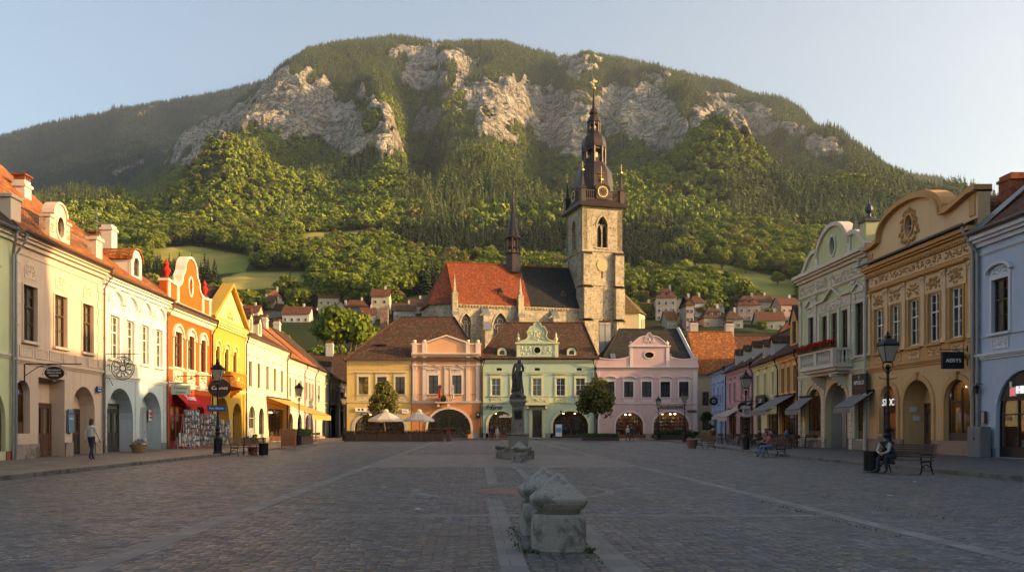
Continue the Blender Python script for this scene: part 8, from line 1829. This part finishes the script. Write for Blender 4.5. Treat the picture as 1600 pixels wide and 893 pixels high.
def bladesign(name, label, H, u, z, w, h, mat, lines=(), out=None, shape='rect', d=.1):
    """sign that sticks out from the wall on an arm, its faces towards the camera"""
    out = out or w / 2 + .25; p, rz = onwall(H, u, -out, z); t = thing(name, label, 'sign', p, 0); m = MB(); wx = onwall(H, u, 0, z)[0] - p
    if shape == 'rect': m.box(-w / 2, w / 2, -d / 2, d / 2, -h / 2, h / 2)
    else: m.prism([(w / 2 * cos(2 * pi * k / 28), h / 2 * sin(2 * pi * k / 28)) for k in range(28)], -d / 2, d / 2)
    m.build('board', mat, t, bevel=.01); q = MB(); zt = h / 2 + .12; q.tube([(wx.x, wx.y, zt), (-wx.x * .9, 0, zt)], .025, 6); q.tube([(wx.x, wx.y, zt - .55), (wx.x * .5, wx.y * .5, zt - .1), (0, 0, zt)], .018, 5)
    for k in (-1, 1): q.tube([(k * w * .3, 0, h / 2 - (.05 if shape == 'rect' else .12 * h)), (k * w * .3, 0, zt)], .01, 4)
    q.box(wx.x - .03, wx.x + .03, wx.y - .03, wx.y + .03, zt - .8, zt + .2); q.build('bracket', IRON, t)
    for (s_, size, lz, lm, sh) in lines: text('lettering', s_, size, lm, t, (0, -d / 2 - .006, lz), (pi / 2, 0, 0), .006, sh)
    return t
bladesign('projecting_sign', 'black square sign with pale capital letters hanging off the tan house', 'tan_house', 10.1, 4.85, 1.08, .84, BLK, (('AERYS', .27, -.02, WL, 0),), out=.75, d=.16)
s_ = bladesign('oval_hanging_sign', 'dark oval hanging sign with three pale lines on an iron arm at the beige-pink house', 'pink_beige_house', 1.0, 3.95, .86, .56, flat("dark_red_oval", (.035, .012, .010), .5), (('RESTAURANT', .10, .12, WL, 0), ('MĂRULUI VECHI', .085, 0, WL, 0), ('CAFENEA', .10, -.12, WL, 0)), out=1.35, shape='oval')
m = MB()
for k in range(20): a, b_ = pi * k / 19, pi * (k + 1) / 19; m.tube([(.52 * cos(a), 0, .36 * sin(a)), (.52 * cos(b_), 0, .36 * sin(b_))], .012, 4)
m.tube([(-.5, 0, 0), (-.56, 0, -.05), (-.5, 0, -.1)], .02, 5); m.tube([(.5, 0, 0), (.56, 0, -.05), (.5, 0, -.1)], .02, 5); m.ell((0, 0, -.34), (.08, .02, .06)); m.build('scrollwork', flat("pale_iron", (.35, .32, .27), .5), s_)
# round wrought sign of the white house
p, rz = onwall('white_arcade_house', .35, -.95, 4.75); t = thing('wrought_iron_sign', 'large round lacy wrought iron sign hanging from the white arcade house', 'sign', p, 0); m = MB(); rr = random.Random(4)
def ring(mb, r, tr, n=32, c=(0, 0)):
    for k in range(n): a, b_ = 2 * pi * k / n, 2 * pi * (k + 1) / n; mb.tube([(c[0] + r * cos(a), 0, c[1] + r * sin(a)), (c[0] + r * cos(b_), 0, c[1] + r * sin(b_))], tr, 4)
ring(m, .62, .022); ring(m, .54, .012); ring(m, .16, .03, 16)
for k in range(12):
    a = 2 * pi * k / 12; ring(m, .1 + .03 * (k % 3), .013, 10, (.36 * cos(a), .36 * sin(a))); m.tube([(.16 * cos(a), 0, .16 * sin(a)), (.54 * cos(a + .3), 0, .54 * sin(a + .3))], .012, 4)
m.build('round_grille', IRON, t); q = MB(); q.tube([(-.95, 0, .78), (.85, 0, .78), (.92, 0, .72)], .022, 5); q.tube([(-.3, 0, .6), (-.3, 0, .78)], .012, 4); q.tube([(.3, 0, .6), (.3, 0, .78)], .012, 4); q.tube([(-.95, 0, .9), (-.95, 0, -.9)], .025, 5)
q.tube([(-.93, 0, .1), (-.78, 0, .18), (-.66, 0, .08)], .018, 5); q.tube([(-.93, 0, -.5), (-.75, 0, -.55), (-.62, 0, -.75), (-.55, 0, -.95)], .018, 5); q.build('bracket', IRON, t)
bladesign('shop_sign', 'pale green rectangular sign with two dark lines between the white and orange houses', 'orange_house', .15, 4.0, 1.25, .62, flat("pale_green_sign", (.45, .52, .44)), (('Flanteur', .27, .12, BLK, 0), ('Dolanum', .17, -.16, BLK, 0)), out=.9)
wallsign('number_plate', 'small dark blue house number plate at the left edge of the beige-pink house', 'pink_beige_house', .25, 3.05, .2, .28, flat("blue_plate", (.02, .05, .16)), (('1', .2, 0, WL, 0),))
wallsign('street_name_plate', 'dark blue street name plate at the right end of the beige-pink house', 'pink_beige_house', 8.0, 3.55, .5, .3, flat("blue_plate", (.02, .05, .16)), (('STRADA', .09, .07, WL, 0), ('MUREȘ', .11, -.06, WL, 0)))
wallsign('wall_poster', 'tall poster of red and blue on the pier of the beige-pink house', 'pink_beige_house', 4.95, 1.85, .5, 1.15, flat("poster_blue", (.10, .20, .30)), (('VINO', .16, .35, flat("poster_red", (.5, .06, .05)), 0), ('GUSTA', .13, .1, WL, 0)))
p, rz = onwall('white_arcade_house', 8.1, .6, 2.3); t = thing('arch_sign', 'small red round logo sign with dark line under the second white arch', 'sign', p, rz); m = MB(); m.box(-.32, .32, -.02, .02, -.35, .35); m.build('board', flat("light_sign", (.42, .45, .48)), t); m = MB(); m.prism([(.22 * cos(2 * pi * k / 20), .1 + .12 * sin(2 * pi * k / 20)) for k in range(20)], -.04, -.021); m.build('logo', flat("logo_red", (.5, .03, .03)), t); text('lettering', 'BIROMET', .12, BLK, t, (0, -.03, -.14))
# street sign plate and round sign on the first left lamp
t = thing('street_sign', 'blue street sign fixed to the first left lamp post', 'sign', (-13.75, 43.7, 2.55)); m = MB(); m.box(-.5, .5, -.02, .02, -.17, .17); m.build('plate', flat("sign_blue", (.03, .10, .26)), t); text('lettering', 'Piata Sfatului', .15, WL, t, (0, -.03, 0)); m = MB(); m.box(-.1, .1, .02, .16, -.04, .04); m.build('clamp', IRON, t)
p, rz = onwall('yellow_house', .25, -1.15, 4.15); t = thing('round_hanging_sign', 'dark oval hanging sign seen just behind the first left lamp post', 'sign', (-17.1, 55.0, 4.2)); m = MB(); m.prism([(.78 * cos(2 * pi * k / 28), .62 * sin(2 * pi * k / 28)) for k in range(28)], -.06, .06); m.build('board', flat("dark_red_oval", (.035, .012, .010), .5), t); q = MB(); ring(q, .7, .02); q.build('rim', flat("pale_iron", (.35, .32, .27), .5), t); text('lettering', 'Cafenea', .34, WL, t, (0, -.08, 0), shear=.3); q = MB(); q.tube([(-2.95, 0, .8), (.9, 0, .8)], .03, 5); q.tube([(0, 0, .6), (0, 0, .8)], .02, 4); q.tube([(-2.95, 0, .2), (-1.6, 0, .78)], .02, 4); q.build('bracket', IRON, t)
# mint house letters
def letters(name, label, H, u, y, z, body, size, mat, shear=0, sx=1, rot=None, ext=.05):
    p, rz = onwall(H, u, y, z); t = thing(name, label, 'sign', p, rz); text('lettering', body, size, mat, t, (0, 0, 0), rot or (pi / 2, 0, 0), ext, shear, sx=sx); return t
letters('shop_lettering', 'black script letters on the mint wall left of the statue', 'mint_house', (XZ(771, 110) - XZ(752.5, 110)), -.1, 4.28, 'Hire', .95, BLK, .35, 1.3)
letters('arch_lettering', 'white slanted letters inside the left arch of the mint house', 'mint_house', (XZ(789, 110) - XZ(752.5, 110)), -.02, 3.1, 'office', .62, WL, .35, 1.25)
letters('shop_lettering', 'dark gold capital letters above the right arch of the rose house', 'rose_house', (XZ(1050, 110) - XZ(931.5, 110)), -.12, 4.3, 'AUDOHIL', .62, flat("dark_gold", (.12, .08, .02), .4, .5), 0, 1.25)
letters('shop_lettering', 'small black letters with a hat shape at the right end of the rose house', 'rose_house', (XZ(1081, 110) - XZ(931.5, 110)), -.14, 3.75, 'VIORIEL', .5, BLK, 0, .75)
letters('lit_lettering', 'glowing white letters in the left arch window of the tan house', 'tan_house', 2.05, .1, 3.0, 'ASTOC', .58, LIT, 0, .9, ext=.02)
t = letters('shop_lettering', 'white letters with a red square emblem on the dark fascia of the blue house', 'blue_house', 3.55, .06, 3.2, 'HEAUH', .5, emit("fascia_letters", (.8, .78, .76), .4), 0, 1.0); m = MB(); m.box(-1.22, -.92, -.02, .03, -.24, .12, 1); m.box(-1.25, -1.18, -.04, .03, -.26, .42); m.box(-.95, -.88, -.04, .03, -.26, .12); m.box(-1.25, -.88, -.04, .03, .10, .16); m.box(-1.12, -1.02, -.05, -.02, -.22, -.1); m.build('emblem', [WL, REDL], t)
wallsign('hanging_sign', 'black sign board with white and red writing in the lime green right arch', 'lime_green_house', 10.15, 4.55 - .3, 1.9, 1.25, BLK, (('Y', .3, .38, WL, 0), ('APOLLO', .36, .08, WL, 0), ('bar & grill', .22, -.25, flat("sign_red", (.4, .05, .03)), .2)), y=-.3, d=.1)
wallsign('lit_screen', 'small glowing pale blue screen in the shop window of the lime green house', 'lime_green_house', 10.6, 2.2, .62, .95, emit("screen", (.55, .66, .9), 1.3), (('24', .26, .2, flat("screen_ink", (.05, .08, .2)), 0),), y=.1, d=.05)
wallsign('passage_sign', 'small dark framed sign in the passage arch of the lime green house', 'lime_green_house', 5.6, 2.95, .75, .6, BLK, (('27', .3, 0, WL, 0),), y=.92, frame=flat("sign_frame", (.16, .12, .08)))
wallsign('wall_sign_board', 'large black sign board with white script on the butter yellow house', 'butter_yellow_house', 4.3, 3.75, 3.6, 1.35, BLK, (('Caffé', .6, .12, WL, .3), ('CAFENEA', .2, -.4, WL, 0)), y=-.35, d=.1)
wallsign('small_wall_sign', 'small red plaque on the peach house under its windows', 'peach_orange_house', 3.4, 3.75 - .1, .95, .42, flat("plaque_red", (.45, .06, .04)), (('TUI', .28, 0, WL, 0),))
for i, (H_, u, z, lab, tx) in enumerate((('butter_yellow_house', 6.6, 3.2, 'round dark sign with ring over the tables before the butter yellow house', 'C'), ('pink_cafe_house', 12.6, 3.45, 'round dark sign beside the cream awning of the pink house', 'JC'), ('blue_grey_house', 6.2, 4.6, 'round green-black sign on the blue-grey house', 'O'))):
    bladesign('round_sign', lab, H_, u, z, 1.0, 1.0, BLK, ((tx, .5, 0, WL, 0),), out=.8, shape='oval')
wallsign('number_plate', 'dark number plate between the arches of the tan house', 'tan_house', 8.95, 3.15, .28, .42, BLK, (('9', .24, 0, WL, 0),))
wallsign('menu_case', 'small brown framed menu case right of the last arch of the tan house', 'tan_house', 11.55, 2.0, .26, .55, flat("menu_paper", (.35, .31, .25)), (), frame=BROWNF)
wallsign('small_black_plaque', 'small black plaque at the left edge of the tan house', 'tan_house', .3, 3.55, .55, .32, BLK, (('ATM', .2, 0, WL, 0),), y=-.35)
RTU = Plane('R', pxl=1357, pxr=1528).u(1413) + .03
for i, z in enumerate((2.55, 2.05)): wallsign('paper_notice', ['upper', 'lower'][i] + ' white paper notice on the passage wall of the tan house', 'tan_house', RTU, z, .42, .3, flat("paper", (.6, .57, .5)), (), y=.5 + .2 * i, d=.02, turn=pi / 2)
wallsign('wall_sign', 'white sign with two black dots high on the left side of the ochre house', 'ochre_house', 1.9, 3.95, 1.5, .5, WL, (('● ●', .4, 0, BLK, 0),)); wallsign('wall_sign', 'small black sign under the dotted sign of the ochre house', 'ochre_house', 2.4, 3.4, .9, .36, BLK, (('PIZZA', .24, 0, WL, 0),))
wallsign('wall_sign', 'white and red sign on the right side of the ochre house', 'ochre_house', 7.9, 3.75, .9, .55, WL, (('GRILL', .26, 0, flat("sign_red", (.4, .05, .03)), 0),)); wallsign('wall_plaque', 'black framed plaque right of the big arch of the peach house', 'peach_house', 9.0, 3.2, .5, .85, BLK, (('M', .3, .1, WL, 0),))
t = thing('info_panel', 'white and blue standing panel in the right arch of the mint house', 'sign board', (XZ(873, 108.5), 108.5, .12), radians(-10)); m = MB(); m.box(-.42, .42, -.03, .03, .25, 1.85); m.build('panel', flat("panel_white", (.62, .65, .7)), t); m = MB(); m.box(-.36, .36, -.045, -.031, .8, 1.4); m.build('picture', flat("panel_blue", (.12, .28, .45)), t); m = MB(); m.box(-.45, .45, -.25, .25, 0, .05); m.box(-.03, .03, -.03, .03, .05, .3); m.build('foot', IRON, t)
t = thing('standing_sign', 'white notice board clamped to the lamp post by the reading woman', 'sign', (17.45, 51.75, 2.55)); m = MB(); m.box(-.24, .24, -.03, .03, -.35, .35); m.build('board', flat("notice_pink", (.52, .42, .38)), t); text('lettering', 'ZONA\nPIETO\nNALA', .13, BLK, t, (0, -.04, 0))
# flags
for (lab, px, c, lean_) in (('red and blue flag hanging from its pole on the peach house', 686, 0, -.5), ('white flag hanging from its pole on the peach house', 709, 1, .5)):
    x = XZ(px, 110); t = thing('flag', lab, 'flag', (x, 109.2, 5.6)); m = MB(); a = Vector((0, .7, -.25)); b_ = Vector((-lean_ * .3, -.35, 1.75)); m.tube([a, b_], .022, 6); m.build('pole', WOODD, t); m = MB(); n = 8
    for i in range(n):
        for j in range(5):
            def q(i, j): 
                tt = i / n; return (b_.x + (lean_ * .55) * tt * (1 - tt) - lean_ * .25 * tt * 0 + (j / 5 - .5) * .42 * (1 - .25 * sin(tt * 3)) + .0, b_.y + .05 * sin(j * 2.1 + i * .4) + .15 * tt, b_.z - .1 - 1.75 * tt - .12 * abs(j / 5 - .5))
            m.face([q(i, j), q(i, j + 1), q(i + 1, j + 1), q(i + 1, j)], 1 if (c == 0 and i < 2) else 0)
    m.build('cloth', [cloth("flag_red", (.45, .02, .03), .3) if c == 0 else cloth("flag_white", (.62, .6, .56), .3), flat("flag_blue", (.02, .03, .12))], t)
# souvenir racks
def rack(label, x, y, rz, seed, w=1.0, h=1.9):
    t = thing('souvenir_rack', label, 'display rack', (x, y, .12), rz); m = MB(); m.tube([(-w / 2, 0, 0), (-w / 2, .1, h)], .02, 5); m.tube([(w / 2, 0, 0), (w / 2, .1, h)], .02, 5); m.tube([(-w / 2, .5, 0), (-w / 2, .1, h)], .02, 5); m.tube([(w / 2, .5, 0), (w / 2, .1, h)], .02, 5)
    for k in range(6): z = .2 + k * (h - .3) / 5; m.box(-w / 2, w / 2, -.02, .1, z, z + .02); m.box(-w / 2 + .02, w / 2 - .02, .06, .07, z + .02, z + (h - .3) / 5 - .01, 1)
    m.build('frame', [flat("white_wire", (.40, .39, .37), .5), flat("rack_back", (.10, .10, .11))], t); rr = random.Random(seed); m = MB(); mats = [flat("card_%d" % i, c, .6) for i, c in enumerate(((.42, .41, .39), (.10, .16, .26), (.25, .12, .09), (.3, .26, .18), (.14, .16, .13), (.45, .44, .42), (.16, .15, .15)))]
    for k in range(6):
        z = .22 + k * (h - .3) / 5; xx = -w / 2 + .03
        while xx < w / 2 - .08: ww = rr.uniform(.05, .1); hh = rr.uniform(.14, .3); zo = rr.uniform(-.05, .1); m.box(xx, xx + ww - .012, -.06 - rr.random() * .08, -.03, z + zo, z + zo + hh, rr.randrange(7)); xx += ww
    m.build('postcards', mats, t); return t
rack('tall white rack of postcards at the doorway of the souvenir shop', -18.7, 54.2, radians(60), 1, 1.3, 2.3); rack('postcard rack with blue pictures in the middle of the souvenir display', -18.0, 55.4, radians(40), 2, 1.2, 2.1); rack('slanting white rack at the right end of the souvenir display', -17.5, 57.2, radians(50), 3, 1.1, 1.7); rack('low rack of grey trinkets at the left of the souvenir display', -18.5, 52.6, radians(50), 4, 1.2, .8)
for i, (x, y, s_) in enumerate(((-18.6, 45.3, .5), (-18.9, 46.2, .38))):
    t = thing('souvenir_basket', ['basket of white trinkets by the first white arch', 'smaller basket of trinkets farther inside the first white arch'][i], 'basket', (x, y, .12)); m = MB(); m.lathe([(s_ * .6, 0), (s_, s_ * .9), (s_ * .9, s_ * .9), (s_ * .5, .1), (0, .1)], 0, 0, 14); m.build('basket', flat("wicker", (.25, .16, .08)), t); rr = random.Random(i); m = MB()
    for k in range(22): a = rr.uniform(0, 6.28); r_ = rr.uniform(0, s_ * .75); m.ell((r_ * cos(a), r_ * sin(a), s_ * .85 + rr.uniform(0, .3)), (.08, .08, .1), rr.randrange(2), 6, 4)
    m.build('trinkets', [GOODS[0], GOODS[4]], t)
t = thing('utility_box', 'grey steel utility cabinet standing between the tan and blue houses', 'cabinet', (24.15, 38.75, .12), -pi / 2); m = MB(); m.box(-.5, .5, -.25, .25, .0, 1.45); m.build('cabinet', flat("cabinet_grey", (.17, .175, .17), .6), t, bevel=.012); m = MB(); m.box(-.45, -.01, -.27, -.252, .1, 1.38); m.box(.01, .45, -.27, -.252, .1, 1.38); m.build('door', flat("cabinet_grey_b", (.15, .155, .15), .6), t); m = MB(); m.box(.05, .09, -.3, -.27, .8, .95); m.build('handle', IRON, t)
# wall lanterns, antennas
for (H_, u, z, lab) in (('tan_house', 11.3, 3.35, 'small black wall lantern right of the last arch of the tan house'), ('grey_green_house', 1.0, 5.4, 'black wall lantern on the grey-green house'), ('mint_house', 10.7, 3.6, 'black wall lantern right of the mint house door')):
    p, rz = onwall(H_, u, -.3, z); t = thing('wall_lantern', lab, 'lantern', p, rz); m = MB(); m.tube([(0, .3, .25), (0, 0, .3), (0, 0, .2)], .015, 5); m.lathe([(.06, -.2), (.12, .1), (.15, .12), (.02, .24)], 0, 0, 4, rot=pi / 4); m.build('lantern', IRON, t)
for (H_, u, y, z, h, lab) in (('white_arcade_house', 9.1, 4.5, 13.2, 2.6, 'thin rooftop aerial on the white arcade house'), ('blue_house', 4.2, 6.5, 15.9, 2.2, 'thin rooftop aerial on the blue house roof')):
    p, rz = onwall(H_, u, y, z); t = thing('aerial', lab, 'aerial', p, rz); m = MB(); m.tube([(0, 0, 0), (0, 0, h)], .02, 5)
    for k in range(4): m.tube([(-.35, 0, h - .2 - k * .22), (.35, 0, h - .2 - k * .22)], .01, 4)
    m.build('mast', GREYZ, t)
for i, (x, y) in enumerate(((-15.0, 37.6), (-1.0, 14.9), (-2.2, 20.4), (9.2, 17.9), (12.3, 22.6))):
    t = tag((lambda q: (q.box(-.05, .05, -.03, .03, 0, .012), q.build('litter', flat("paper", (.6, .57, .5)), None, loc=(x, y, .124 if x < -13.6 else .012), rz=i))[1])(MB()), 'scrap of white paper lying on the paving', 'litter', 'scraps of paper on the ground')
# weeds in the joints around the bollards and the bands
me = leafblob([(1.36, 1.46, 9.7, 9.85, .0, .06), (.62, .8, 9.72, 9.82, .0, .04), (.5, .64, 9.7, 12.2, 0, .05), (1.42, 1.46, 9, 12.5, 0, .035), (5.8, 5.9, 11, 17, 0, .03), (7.5, 7.9, 13, 18, 0, .025)], 420, .018, GRNF, 77); o = link('weeds', me); tag(o, 'tufts of green weeds in the joints of the paving', 'weeds', kind='stuff')
